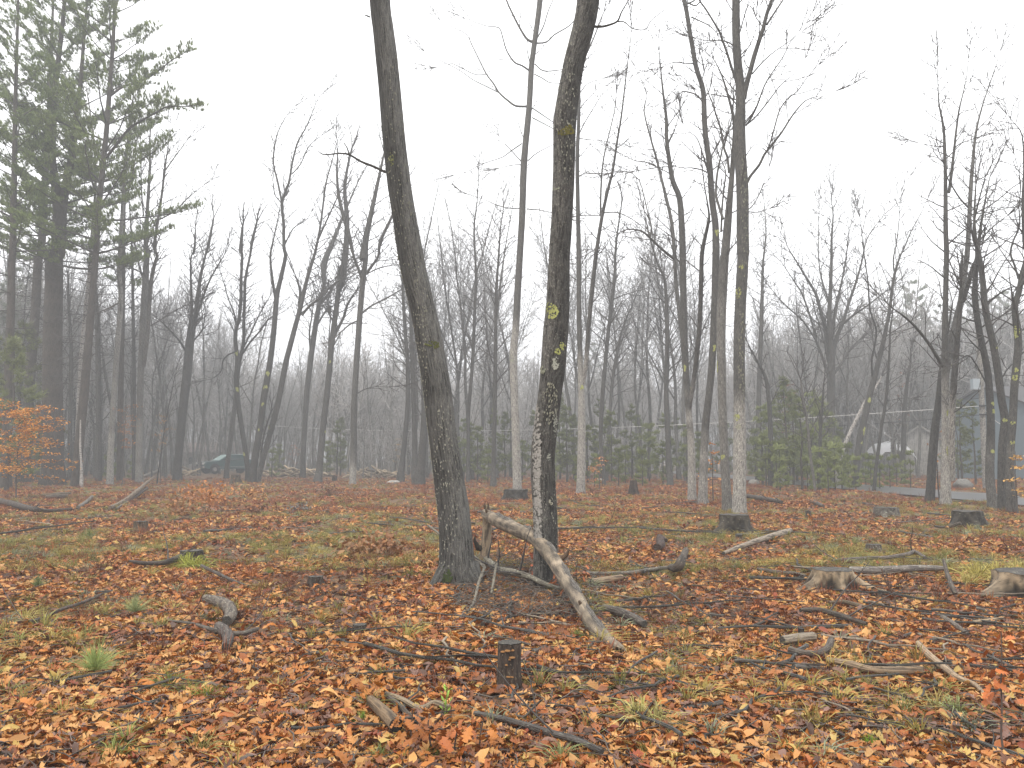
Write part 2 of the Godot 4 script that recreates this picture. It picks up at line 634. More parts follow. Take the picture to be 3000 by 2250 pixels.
func tuft_mesh(sd: int, count: int, length: float, wide: float, spread: float, bend: float) -> MB:
	var r := RandomNumberGenerator.new()
	r.seed = sd
	var mb := MB.new()
	for k in count:
		var az := r.randf() * TAU
		var el := r.randf_range(0.0, spread)
		var d := Vector3(sin(el) * cos(az), cos(el), sin(el) * sin(az))
		var side := d.cross(Vector3(r.randf_range(-1, 1), 0.3, r.randf_range(-1, 1))).normalized() * wide * 0.5
		var l := length * r.randf_range(0.35, 1.15)
		var root := Vector3(r.randf_range(-1, 1), 0, r.randf_range(-1, 1)) * length * 0.06
		var mid := root + d * l * 0.55
		var tip := root + d * l + Vector3(d.x, -bend, d.z) * l * 0.35 * bend
		var nn := side.cross(d).normalized()
		var c := Color.WHITE * r.randf_range(0.75, 1.2)
		var b := mb.v.size()
		mb.vert(root - side * 0.6, nn, Vector2.ZERO, c)
		mb.vert(root + side * 0.6, nn, Vector2.ZERO, c)
		mb.vert(mid - side, nn, Vector2.ZERO, c)
		mb.vert(mid + side, nn, Vector2.ZERO, c)
		mb.vert(tip, nn, Vector2.ZERO, c)
		mb.ix.append_array([b, b + 1, b + 2, b + 1, b + 3, b + 2, b + 2, b + 3, b + 4])
	mb.smooth()
	return mb


# ---------------------------------------------------------------- conifers
# where boughs of a pine carry their needle tufts; wood goes into mb
func pine_boughs(mb: MB, P: PackedVector3Array, R: PackedFloat32Array, h0: float, gap: float, lmax: float, tip_h: float, places: Array, tint: PackedColorArray, tuft: float, col: Color, sparse: float) -> void:
	var base := P[0].y
	var h := h0
	var i := 0
	while h < tip_h:
		while i < P.size() - 2 and P[i + 1].y < h:
			i += 1
		var t := clampf((h - P[i].y) / maxf(P[i + 1].y - P[i].y, 0.01), 0.0, 1.0)
		var at := P[i].lerp(P[i + 1], t)
		var share := (h - h0) / maxf(tip_h - h0, 0.1)
		var reach := lmax * (0.55 + 0.45 * sin(minf(share * 2.2 + 0.5, PI * 0.5))) * pow(1.0 - share * 0.93, 0.7)
		var arms := 3 + rng.randi() % 3
		var turn := rng.randf() * TAU
		for k in arms:
			if rng.randf() < sparse:
				continue
			var az := turn + TAU * k / arms + rng.randf_range(-0.4, 0.4)
			var l := reach * rng.randf_range(0.45, 1.1)
			var d := Vector3(cos(az), lerpf(0.12, 0.9, share) + rng.randf_range(-0.2, 0.25), sin(az)).normalized()
			var B := PackedVector3Array([at])
			var S := PackedFloat32Array([clampf(l * 0.014, 0.006, R[i] * 0.5)])
			var p := at
			for s in 5:
				d = (d + Vector3(rng.randf_range(-0.12, 0.12), 0.05 + rng.randf_range(-0.08, 0.1), rng.randf_range(-0.12, 0.12))).normalized()
				p += d * l / 5.0
				B.append(p)
				S.append(maxf(S[0] * (1.0 - 0.17 * (s + 1)), 0.004))
			mb.tube(B, S, 4, Color.WHITE)
			var shoots := int(4 + l * 5.0)
			for s in shoots:
				var u := lerpf(0.42, 1.0, (s + rng.randf()) / shoots)
				var x := u * 5.0
				var j := mini(int(x), 4)
				var from := B[j].lerp(B[j + 1], x - j)
				var side := (B[j + 1] - B[j]).normalized().cross(Vector3.UP).normalized() * (1.0 if s % 2 == 0 else -1.0)
				var sd := (side * rng.randf_range(0.5, 1.0) + (B[j + 1] - B[j]).normalized() * 0.8 + Vector3(0, rng.randf_range(0.0, 0.45), 0)).normalized()
				var sl := l * rng.randf_range(0.12, 0.26) * (1.25 - u * 0.7)
				var to := from + sd * sl
				mb.tube(PackedVector3Array([from, to]), PackedFloat32Array([0.006, 0.004]), 3, Color.WHITE)
				var n := 2 + int(sl / (tuft * 0.8))
				for e in n:
					var g := from.lerp(to, (e + 0.7) / n) + Vector3(rng.randf_range(-1, 1), rng.randf_range(-0.5, 0.9), rng.randf_range(-1, 1)) * tuft * 0.6
					var up := (sd * 0.7 + Vector3(0, 0.7, 0)).normalized()
					var bx := up.cross(Vector3(0.3, 0.1, 0.9)).normalized()
					places.append(Transform3D(Basis(bx, up, bx.cross(up)).scaled(Vector3.ONE * tuft * rng.randf_range(0.7, 1.3)), g))
					tint.append(col * rng.randf_range(0.65, 1.35))
		h += gap * rng.randf_range(0.7, 1.3)


# needled shoots all along a bough that stretches outwards
func limb_boughs(mb: MB, P: PackedVector3Array, R: PackedFloat32Array, places: Array, tint: PackedColorArray, tuft: float, col: Color) -> void:
	var m := P.size()
	var flip := 1.0
	for i in range(int(m * 0.25), m - 1):
		for k in 3:
			flip = -flip
			var from := P[i].lerp(P[i + 1], rng.randf())
			var tan := (P[i + 1] - P[i]).normalized()
			var side := tan.cross(Vector3.UP).normalized() * flip
			var d := (tan * rng.randf_range(0.4, 1.0) + side * rng.randf_range(0.2, 0.8) + Vector3(0, rng.randf_range(-0.2, 0.6), 0)).normalized()
			var l := rng.randf_range(0.4, 1.3) * (1.2 - 0.6 * float(i) / m)
			var to := from + d * l
			mb.tube(PackedVector3Array([from, from.lerp(to, 0.5) + Vector3(0, 0.04, 0), to]), PackedFloat32Array([0.012, 0.008, 0.005]), 3, Color.WHITE)
			var n := int(l / (tuft * 0.5)) + 2
			for e in n:
				var g := from.lerp(to, lerpf(0.25, 1.0, (e + rng.randf()) / n)) + Vector3(rng.randf_range(-1, 1), rng.randf_range(-0.3, 0.6), rng.randf_range(-1, 1)) * tuft * 0.5
				var up := (d * 0.8 + Vector3(0, 0.6, 0)).normalized()
				var bx := up.cross(Vector3(0.3, 0.1, 0.9)).normalized()
				places.append(Transform3D(Basis(bx, up, bx.cross(up)).scaled(Vector3.ONE * tuft * rng.randf_range(0.7, 1.3)), g))
				tint.append(col * rng.randf_range(0.65, 1.35))


var tuft_a: ArrayMesh
var tuft_b: ArrayMesh


# a tall pine traced by its stem; further stems are forks of it
func tall_pine(label: String, d: float, stems: Array, h0: float, lmax: float, gap: float, tuft: float, col: Color, dead_from: float, sparse: float = 0.12) -> Node3D:
	var t := tree("pine_tree", label, "", d, stems, M.pine, {"bare": true, "tone": 1.0})
	var root: Node3D = t.root
	var mb := MB.new()
	var places := []
	var tint := PackedColorArray()
	for s in stems.size():
		var P: PackedVector3Array = t.stems[s][0]
		var R: PackedFloat32Array = t.stems[s][1]
		var len := 0.0
		for i in P.size() - 1:
			len += P[i].distance_to(P[i + 1])
		var rise := P[P.size() - 1].y - P[0].y
		if s > 0 and rise < 0.75 * len:
			limb_boughs(mb, P, R, places, tint, tuft, col)
			continue
		pine_boughs(mb, P, R, maxf(h0, P[0].y + 0.6), gap, lmax, P[P.size() - 1].y + 0.3, places, tint, tuft, col, sparse)
		# dead lower branches, bare
		var h := maxf(dead_from, P[0].y)
		var i := 0
		while h < minf(h0 + 3.0, P[P.size() - 1].y):
			while i < P.size() - 2 and P[i + 1].y < h:
				i += 1
			var az := rng.randf() * TAU
			grow(mb, P[i].lerp(P[i + 1], 0.5), Vector3(cos(az), rng.randf_range(-0.15, 0.35), sin(az)).normalized(), rng.randf_range(0.8, 3.0), 0.026, 2, 0.02, 0.0095, Color.WHITE, 0.9)
			h += rng.randf_range(0.10, 0.34)
	for k in places.size():
		places[k].origin -= root.position
	part("bough", mb, M.twig, root, root.position)
	var o := copies("needles", tuft_a, places, tint, root)
	o.set_meta("kind", "stuff")
	return root


# young or far pines: built once, then copied
func pine_kind(called: String, h: float, lmax: float, h0: float, gap: float, tuft: float, col: Color, sd: int, coarse: ArrayMesh) -> Node3D:
	rng.seed = sd
	var P := PackedVector3Array()
	var R := PackedFloat32Array()
	for i in 9:
		var t := i / 8.0
		P.append(Vector3(rng.randf_range(-1, 1) * 0.02 * h * t, h * t - 0.1, rng.randf_range(-1, 1) * 0.02 * h * t))
		R.append(lerpf(h * 0.014 + 0.01, 0.008, t))
	var root := Node3D.new()
	root.name = called
	var tr := MB.new()
	tr.tube(P, R, 8, Color(0.9, 0.9, 0.9), 1.0, wob, 0.05)
	part("trunk", tr, M.pine, root)
	var mb := MB.new()
	var places := []
	var tint := PackedColorArray()
	pine_boughs(mb, P, R, h0, gap, lmax, h * 0.985, places, tint, tuft, col, 0.42)
	part("bough", mb, M.twig, root)
	var o := copies("needles", coarse, places, tint, root)
	o.set_meta("kind", "stuff")
	return root


# a bare broadleaf tree: built once per kind, then copied
func bare_kind(called: String, h: float, fork: float, spread: float, sd: int, detail: int, rmin: float, mat: Material) -> Node3D:
	rng.seed = sd
	var root := Node3D.new()
	root.name = called
	var P := PackedVector3Array()
	var R := PackedFloat32Array()
	var p := Vector3(0, -0.2, 0)
	var lean := Vector3(rng.randf_range(-0.12, 0.12), 1, rng.randf_range(-0.12, 0.12))
	var r0 := h * 0.0056 + 0.015
	for i in 15:
		var t := i / 14.0
		P.append(p)
		R.append(maxf(r0 * (1.15 - t) * (1.25 if i == 0 else 1.0), rmin))
		lean = (lean + Vector3(rng.randf_range(-1, 1), 0.6, rng.randf_range(-1, 1)) * 0.09).normalized()
		p += lean * h / 14.0
	var tr := MB.new()
	tr.tube(P, R, 8, ring_colors(P, rng.randf_range(0.9, 1.5), 2.5, 0.95), 1.0, wob, 0.06)
	var cr := MB.new()
	# a few strong ascending limbs, then fine wood over all of them
	var limbs := 3 + rng.randi() % 4
	for k in limbs:
		var t := lerpf(fork, 0.8, (k + rng.randf()) / limbs)
		var i := mini(int(t * 14.0), 13)
		var az := TAU * k * 0.38 + rng.randf() * 0.8
		var d := Vector3(cos(az) * spread, 1.0, sin(az) * spread).normalized()
		var L := h * (1.0 - t) * rng.randf_range(0.65, 1.0)
		var Q := PackedVector3Array([P[i]])
		var S := PackedFloat32Array([R[i] * 0.62])
		var e := P[i]
		for s in 7:
			d = (d + Vector3(rng.randf_range(-1, 1), 0.5, rng.randf_range(-1, 1)) * 0.1).normalized()
			e += d * L / 7.0
			Q.append(e)
			S.append(maxf(S[0] * (1.0 - 0.135 * (s + 1)), rmin))
		tr.tube(Q, S, 5, Color(0.9, 0.9, 0.9), 1.0)
		sprout(cr, Q, S, 0.15, 1.0, int(L * 4.2), L * 0.34, L * 0.16, 2, 0.3, rmin, Color.WHITE, 1.0, 0.8)
	sprout(cr, P, R, fork * 0.8, 1.0, int(h * (1.0 - fork) * 2.6), h * 0.14, h * 0.06, detail, 0.3, rmin, Color.WHITE, 0.9, 0.9)
	part("trunk", tr, mat, root)
	part("crown", cr, M.fartwig, root)
	return root


# ---------------------------------------------------------------- stumps and logs
func stump(px: float, py: float, top_px: float, high_px: float, label: String, mat: Material, flare: float, o: Dictionary = {}) -> Node3D:
	var at := gp(px, py)
	at.y = gy(at.x, at.z)
	var d := -at.z
	var r := metres(top_px, d) * 0.5
	var h := metres(high_px, d)
	var root := thing("tree_stump", label, "stump", at, o.get("group", ""))
	var seg := 48
	var rows := 15
	var mb := MB.new()
	var roots: int = o.get("roots", 5)
	var ph: float = o.get("turn", rng.randf() * TAU)
	var tone: Color = o.get("col", Color.WHITE)
	for i in rows:
		var t := float(i) / (rows - 1)
		var y := lerpf(-0.08, h, t)
		for j in seg + 1:
			var a := TAU * (j % seg) / seg
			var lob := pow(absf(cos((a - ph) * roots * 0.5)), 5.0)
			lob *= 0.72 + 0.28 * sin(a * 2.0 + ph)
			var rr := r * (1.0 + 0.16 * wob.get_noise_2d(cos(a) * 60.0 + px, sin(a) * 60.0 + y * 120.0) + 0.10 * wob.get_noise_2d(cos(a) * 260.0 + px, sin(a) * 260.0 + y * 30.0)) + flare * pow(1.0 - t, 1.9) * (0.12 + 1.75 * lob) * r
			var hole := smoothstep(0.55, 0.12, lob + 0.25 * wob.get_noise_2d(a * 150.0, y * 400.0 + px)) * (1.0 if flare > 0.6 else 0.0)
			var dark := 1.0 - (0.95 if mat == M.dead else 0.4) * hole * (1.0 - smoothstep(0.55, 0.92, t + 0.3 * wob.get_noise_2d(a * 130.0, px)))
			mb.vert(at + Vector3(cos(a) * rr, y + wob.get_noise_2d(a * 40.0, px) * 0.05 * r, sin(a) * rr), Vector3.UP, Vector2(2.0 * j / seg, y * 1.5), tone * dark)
	for i in rows - 1:
		for j in seg:
			var p := i * (seg + 1) + j
			mb.ix.append_array([p, p + 1, p + seg + 1, p + 1, p + seg + 2, p + seg + 1])
	mb.smooth()
	part("stump_wood", mb, mat, root, at)
	var tp := MB.new()
	tp.vert(at + Vector3(0, h + 0.004, 0), Vector3.UP, Vector2(0.5, 0.5))
	for j in seg + 1:
		var a := TAU * (j % seg) / seg
		var b: Vector3 = mb.v[(rows - 1) * (seg + 1) + j]
		tp.vert(at + b + Vector3(0, 0.004, 0), Vector3.UP, Vector2(0.5 + cos(a) * 0.45, 0.5 + sin(a) * 0.45))
	for j in seg:
		tp.ix.append_array([0, 1 + j, 2 + j])
	tp.smooth()
	part("sawn_top", tp, o.get("top", M.cut), root, at)
	return root


# a piece of wood lying where the pixels run; each row: x, y, thickness in pixels, lift in metres
func wood(called: String, label: String, category: String, mat: Material, rows: Array, o: Dictionary = {}) -> Node3D:
	var P := PackedVector3Array()
	var R := PackedFloat32Array()
	for r in rows:
		var g := gp(r[0], r[1])
		var lift: float = r[3] if r.size() > 3 else 0.0
		if lift > 0.0 and g.z > -13.0:
			lift += 0.05
		if lift > 0.0:
			# the point over the ground further back that shows there
			var d: float = (1.5 - lift) / maxf(-ray(r[0], r[1]).y, 0.004)
			g = EYE + ray(r[0], r[1]) * d
		var rad := metres(r[2], -g.z) * 0.5
		P.append(g + Vector3(0, rad * 0.75 + 0.06 if lift == 0.0 else 0.0, 0))
		R.append(rad)
	var c := smoothed(P, R, 5)
	var at: Vector3 = P[0]
	at.y = gy(at.x, at.z)
	var root := thing(called, label, category, at, o.get("group", ""))
	var mb := MB.new()
	mb.tube(c[0], c[1], 10, o.get("col", Color.WHITE), 1.0, wob, o.get("rough", 0.12), 1)
	part(o.get("part", "stem"), mb, mat, root, at)
	for k in o.get("twigs", 0):
		var tb := MB.new()
		var i := rng.randi_range(1, c[0].size() - 2)
		grow(tb, c[0][i], Vector3(rng.randf_range(-1, 1), rng.randf_range(0.2, 0.9), rng.randf_range(-1, 1)).normalized(), rng.randf_range(0.25, 0.7), c[1][i] * 0.4, 2, 0.1, 0.003, Color.WHITE, 0.5)
		part("side_twig", tb, M.twig, root, at)
	if o.get("ends", false):
		for e in [0, c[0].size() - 1]:
			var cut := MB.new()
			var out: Vector3 = (c[0][e] - c[0][1 if e == 0 else e - 1]).normalized()
			cut.tube(PackedVector3Array([c[0][e], c[0][e] + out * 0.006]), PackedFloat32Array([c[1][e] * 0.96, c[1][e] * 0.93]), 10, Color.WHITE, 1.0, null, 0.0, 2)
			part("cut_end", cut, o.get("end", M.cut), root, at)
	return root


# ---------------------------------------------------------------- the scene
func _ready() -> void:
	var cam := Camera3D.new()
	cam.name = "camera"
	cam.fov = rad_to_deg(2.0 * atan(1125.0 / F))
	cam.position = EYE
	cam.basis = tilt
	cam.near = 0.05
	cam.far = 1500.0
	add_child(cam)
	cam.current = true
	var env := Environment.new()
	var sky := Sky.new()
	var sm := ProceduralSkyMaterial.new()
	sm.sky_top_color = Color(0.99, 0.993, 1.0)
	sm.sky_horizon_color = Color(0.985, 0.985, 1.0)
	sm.ground_horizon_color = Color(0.5, 0.48, 0.46)
	sm.ground_bottom_color = Color(0.25, 0.2, 0.16)
	sm.sky_curve = 0.15
	sm.sky_energy_multiplier = 1.02
	sky.sky_material = sm
	env.background_mode = Environment.BG_SKY
	env.sky = sky
	env.tonemap_mode = Environment.TONE_MAPPER_LINEAR
	env.tonemap_exposure = 2.12
	env.fog_enabled = true
	env.fog_density = 0.0040
	env.fog_light_color = Color(0.965, 0.98, 1.0)
	env.sdfgi_enabled = true
	env.ssao_enabled = true
	env.ssil_enabled = true
	var we := WorldEnvironment.new()
	we.name = "environment"
	we.environment = env
	add_child(we)
	var sun := DirectionalLight3D.new()
	sun.name = "overcast_sun"
	sun.light_energy = 0.5
	sun.light_angular_distance = 40.0
	sun.light_color = Color(1.0, 0.97, 0.93)
	sun.rotation_degrees = Vector3(-58, -25, 0)
	sun.shadow_enabled = true
	add_child(sun)

	gn.seed = 5
	gn.frequency = 0.17
	gn.fractal_octaves = 3
	zone.seed = 8
	zone.frequency = 0.16
	zone.fractal_octaves = 3
	wob.seed = 3
	wob.frequency = 0.03
	rng.seed = 4242
	make_materials()
	tuft_a = tuft_mesh(1, 16, 1.0, 0.10, 1.5, 0.1).mesh(M.needle)
	tuft_b = tuft_mesh(2, 11, 1.0, 0.14, 1.5, 0.1).mesh(M.needle)
	build_ground()
	build_trunks()
	build_thicket()
	build_far_woods()
	build_places()
	build_wood()
	build_small_plants()
	scatter()


func build_ground() -> void:
	var mb := MB.new()
	var rs := [0.0]
	var r := 1.2
	while r < 900.0:
		rs.append(r)
		r += maxf(0.22, r * 0.045)
	var seg := 180
	for i in rs.size():
		for j in seg + 1:
			var a := TAU * (j % seg) / seg
			var x: float = cos(a) * rs[i]
			var z: float = sin(a) * rs[i]
			var y := gy(x, z) if rs[i] < 140.0 else 0.0
			mb.vert(Vector3(x, y, z), Vector3.UP)
	for i in rs.size() - 1:
		for j in seg:
			var p := i * (seg + 1) + j
			mb.ix.append_array([p, p + 1, p + seg + 1, p + 1, p + seg + 2, p + seg + 1])
	mb.smooth()
	structure("ground", mb.mesh(M.ground))
	# the lane beyond the stumps
	var rd := MB.new()
	var n := 60
	for i in n + 1:
		var z := lerpf(6.0, -135.0, float(i) / n)
		for k in 5:
			var x := lerpf(16.3, 20.3, k / 4.0) + wob.get_noise_2d(z * 4.0, k * 9.0) * 0.18
			rd.vert(Vector3(x, 0.035 + 0.05 * sin(k / 4.0 * PI), z), Vector3.UP)
	for i in n:
		for k in 4:
			var p := i * 5 + k
			rd.ix.append_array([p, p + 5, p + 1, p + 1, p + 5, p + 6])
	rd.smooth()
	structure("road", rd.mesh(M.road))


func build_trunks() -> void:
	# --- the two big trunks
	var yel := Color(0.36, 0.38, 0.135)
	var wht := Color(0.36, 0.37, 0.32)
	var gry := Color(0.33, 0.32, 0.30)
	tree("oak_tree", "thick furrowed grey oak trunk leaning away from the bent broken stem", "", 0.0, [
		q(8, [762, 478, 285, 752, 420, 250, 745, 300, 228, 742, 200, 216, 728, 0, 206]) + q(5, [690, 1400, 192, 662, 1200, 180, 610, 800, 180, 540, 400, 172]) + q(2, [447, 1650, 165, 362, 1100, 155, 310, 550, 146, 272, 200, 142, 250, 0, 140, 225, -500, 128, 235, -1300, 105, 320, -2300, 75, 380, -3200, 40]),
		q(2, [290, 1118, 20, 210, 1080, 19, 130, 1048, 17, 50, 1002, 14, -10, 994, 12, -110, 1002, 9, -150, 978, 6]),
		q(2, [50, 1000, 12, 38, 960, 9, 16, 925, 7]),
		q(2, [185, 110, 14, 165, 102, 10, 148, 95, 5]),
		q(2, [200, -420, 60, 60, -900, 48, -160, -1500, 34, -420, -2200, 16]),
		q(2, [270, -900, 60, 480, -1500, 44, 700, -2100, 28, 820, -2700, 14]),
	], M.oak, {"near": true, "plain": [1, 2, 3], "roots": [0.3, 2.5, 5.0], "wet": Vector3(-0.85, 0, 0.5), "tone": 1.0, "twigs": {"t0": 0.86, "per_m": 1.4, "lmax": 2.0, "lmin": 0.9, "level": 3, "rmin": 0.004},
		"lichen": [[0, 1235, 1060, 22, 420, 150, Color(0.30, 0.30, 0.24), 2.2], [0, 1310, 1420, 40, 260, 140, Color(0.33, 0.33, 0.28), 2.4], [0, 1170, 560, 40, 420, 110, Color(0.26, 0.26, 0.20), 2.4],
			[0, 1270, 1015, 20, 10, 14, Color(0.10, 0.11, 0.03), 7.0], [0, 1305, 1680, 26, 24, 40, Color(0.045, 0.065, 0.018), 9.0], [0, 1150, 480, 10, 20, 14, Color(0.16, 0.17, 0.07), 5.0]]})
	tree("oak_tree", "dark upright trunk with yellow and white lichen beside the broken stem", "", 0.0, [
		q(8, [1325, 510, 178, 1322, 440, 164, 1322, 300, 158, 1325, 200, 156, 1322, 0, 156]) + q(5, [1312, 1500, 155, 1305, 1300, 150, 1325, 1100, 152, 1350, 900, 152, 1372, 700, 165, 1388, 500, 166, 1402, 300, 153]) + q(2, [1415, 1650, 141, 1430, 1400, 142, 1443, 1100, 145, 1448, 800, 155, 1473, 600, 145, 1510, 400, 142, 1572, 170, 146, 1600, 0, 150, 1650, -500, 134, 1700, -1300, 108, 1690, -2200, 78, 1730, -3200, 40]),
		q(2, [1635, 172, 18, 1690, 172, 16, 1740, 160, 14, 1790, 136, 12, 1815, 80, 9, 1850, 20, 7, 1900, -60, 5]),
		q(2, [1790, 140, 9, 1832, 142, 8, 1890, 185, 7, 1970, 190, 6, 2010, 130, 5, 2100, 60, 4]),
		q(2, [1680, -700, 60, 1880, -1200, 46, 2100, -1700, 30, 2250, -2300, 14]),
		q(2, [1690, -1000, 60, 1500, -1600, 44, 1330, -2200, 26, 1250, -2700, 12]),
	], M.rough, {"near": true, "plain": [1, 2], "roots": [0.5, 2.7, 4.2], "wet": Vector3(0.75, 0, 0.6), "tone": 1.0, "twigs": {"t0": 0.86, "per_m": 1.4, "lmax": 2.0, "lmin": 0.9, "level": 3, "rmin": 0.004},
		"lichen": [[0, 1617, 918, 18, 20, 26, yel, 7.5], [0, 1608, 898, 7, 8, 5, yel, 5.0], [0, 1645, 1018, 9, 11, 10, yel, 6.5], [0, 1632, 1034, 8, 10, 9, yel, 6.0], [0, 1626, 1068, 9, 17, 14, wht, 7.0], [0, 1589, 1085, 9, 12, 10, Color(0.24, 0.25, 0.19), 7.0],
			[0, 1625, 1245, 6, 38, 26, wht, 5.0], [0, 1612, 1470, 6, 16, 10, Color(0.38, 0.37, 0.3), 5.0], [0, 1607, 1338, 5, 12, 8, wht, 4.5],
			[0, 1572, 1330, 11, 150, 130, gry, 8.5], [0, 1575, 1520, 12, 90, 80, gry, 8.5], [0, 1635, 1540, 22, 160, 50, Color(0.30, 0.30, 0.25), 2.4],
			[0, 1665, 393, 14, 14, 18, Color(0.13, 0.115, 0.02), 8.0], [0, 1650, 400, 16, 10, 12, Color(0.11, 0.1, 0.02), 7.0], [0, 1655, 300, 26, 280, 130, Color(0.25, 0.25, 0.21), 2.8], [0, 1610, 1185, 24, 60, 46, Color(0.28, 0.28, 0.22), 2.8], [0, 1628, 560, 10, 5, 5, Color(0.3, 0.32, 0.24), 4.0]]})
	# --- the slender maples between and behind them
	tree("maple_tree", "slender wavering pale maple rising just behind a black stump", "", 34.0, [
		q(5, [1140, 1530, 74, 1140, 1480, 60, 1132, 1200, 54, 1122, 900, 50, 1115, 650, 50, 1132, 450, 46, 1142, 250, 46, 1157, 0, 44]) + q(2, [1172, 1400, 44, 1184, 1050, 46, 1217, 700, 40, 1231, 450, 38, 1252, 280, 36, 1288, 0, 38, 1310, -300, 32, 1320, -800, 24, 1360, -1400, 10]),
		q(2, [1200, 690, 16, 1130, 686, 15, 1080, 652, 14, 1022, 600, 12, 985, 540, 11, 940, 480, 10, 890, 380, 8, 850, 300, 7, 810, 222, 6, 720, 175, 5, 640, 130, 3]),
		q(2, [1020, 600, 8, 940, 560, 7, 850, 515, 6, 780, 465, 5, 700, 420, 5, 620, 380, 4, 540, 332, 3]),
		q(2, [940, 480, 7, 890, 485, 6, 840, 472, 6, 720, 412, 5, 680, 432, 3, 620, 438, 2]),
		q(2, [1215, 455, 14, 1170, 425, 12, 1120, 402, 11, 1070, 325, 9, 1045, 240, 8, 1020, 180, 7, 940, 168, 5, 800, 120, 3]),
		q(2, [1240, 272, 20, 1205, 255, 18, 1170, 205, 16, 1140, 150, 15, 1115, 100, 14, 1070, 0, 12, 1030, -150, 9, 1020, -300, 5]),
		q(2, [1265, 280, 12, 1330, 272, 11, 1380, 225, 9, 1480, 165, 8, 1530, 100, 5]),
		q(2, [1265, 255, 9, 1310, 170, 8, 1345, 60, 6, 1400, -60, 4]),
		q(2, [1255, 415, 9, 1300, 455, 8, 1360, 460, 7, 1450, 448, 5]),
		q(2, [1250, 480, 8, 1300, 505, 7, 1350, 535, 6, 1420, 540, 4]),
		q(2, [1165, 1045, 9, 1110, 985, 7, 1060, 930, 5, 1020, 880, 3]),
		q(2, [1170, 930, 9, 1100, 978, 8, 1040, 1020, 6, 920, 1060, 5, 820, 1110, 4, 730, 1135, 2]),
		q(2, [1162, 1068, 8, 1110, 1070, 6, 1040, 1086, 4]),
		q(2, [1158, 1352, 8, 1080, 1348, 7, 1010, 1330, 6, 920, 1290, 4, 830, 1262, 3]),
		q(2, [1200, 1355, 9, 1280, 1360, 7, 1370, 1380, 6, 1440, 1400, 3]),
		q(2, [1208, 1042, 8, 1270, 990, 6, 1370, 938, 4]),
		q(2, [1237, 762, 9, 1300, 795, 7, 1370, 832, 6, 1420, 870, 4]),
		q(2, [1237, 700, 9, 1290, 735, 8, 1370, 790, 6]),
	], M.gray, {"tone": 1.0, "pale": 3.5, "pale_h": 7.5, "twigs": {"t0": 0.55, "per_m": 0.5, "lmax": 1.2, "lmin": 0.7, "rmin": 0.007},
		"lichen": [[0, 1498, 1050, 8, 12, 8, Color(0.3, 0.31, 0.25), 5.0], [0, 1518, 1310, 5, 8, 5, wht, 4.0]]})
	tree("maple_tree", "tall thin pale maple forking low behind the lichen spotted trunk", "", 34.5, [
		q(5, [1552, 1545, 74, 1552, 1490, 58, 1556, 1300, 54, 1558, 1050, 50, 1556, 900, 44, 1546, 600, 34, 1540, 300, 32, 1540, 0, 30]) + q(2, [1532, 1300, 28, 1530, 1000, 26, 1538, 800, 24, 1545, 500, 18, 1575, 380, 14, 1630, 260, 10, 1700, 80, 6]),
		q(5, [1562, 830, 36, 1585, 700, 32, 1600, 500, 30, 1622, 250, 30, 1650, 0, 28]) + q(2, [1650, 1650, 28, 1690, 1400, 24, 1735, 1200, 20, 1760, 1100, 18, 1790, 900, 15, 1815, 750, 12, 1850, 450, 8, 1875, 250, 5, 1880, 150, 3]),
		q(2, [1682, 1400, 16, 1680, 1300, 14, 1690, 1100, 12, 1715, 950, 9, 1770, 720, 7, 1780, 600, 4]),
		q(2, [1540, 895, 7, 1600, 905, 6, 1690, 912, 4, 1750, 930, 2]),
		q(2, [1545, 860, 8, 1580, 790, 7, 1640, 690, 5, 1720, 560, 3]),
		q(2, [1548, 600, 7, 1600, 540, 5, 1690, 510, 3]),
		q(2, [1700, 1380, 10, 1790, 1378, 8, 1900, 1430, 5, 1980, 1500, 3]),
		q(2, [1690, 1400, 8, 1600, 1395, 6, 1540, 1400, 3]),
	], M.gray, {"tone": 1.0, "pale": 3.4, "pale_h": 5.8, "twigs": {"t0": 0.45, "per_m": 1.3, "lmax": 1.5, "lmin": 0.8, "rmin": 0.007}, "lichen": [[0, 1713, 1108, 4, 6, 6, yel, 3.5], [0, 1704, 1137, 4, 6, 5, yel, 3.5]]})
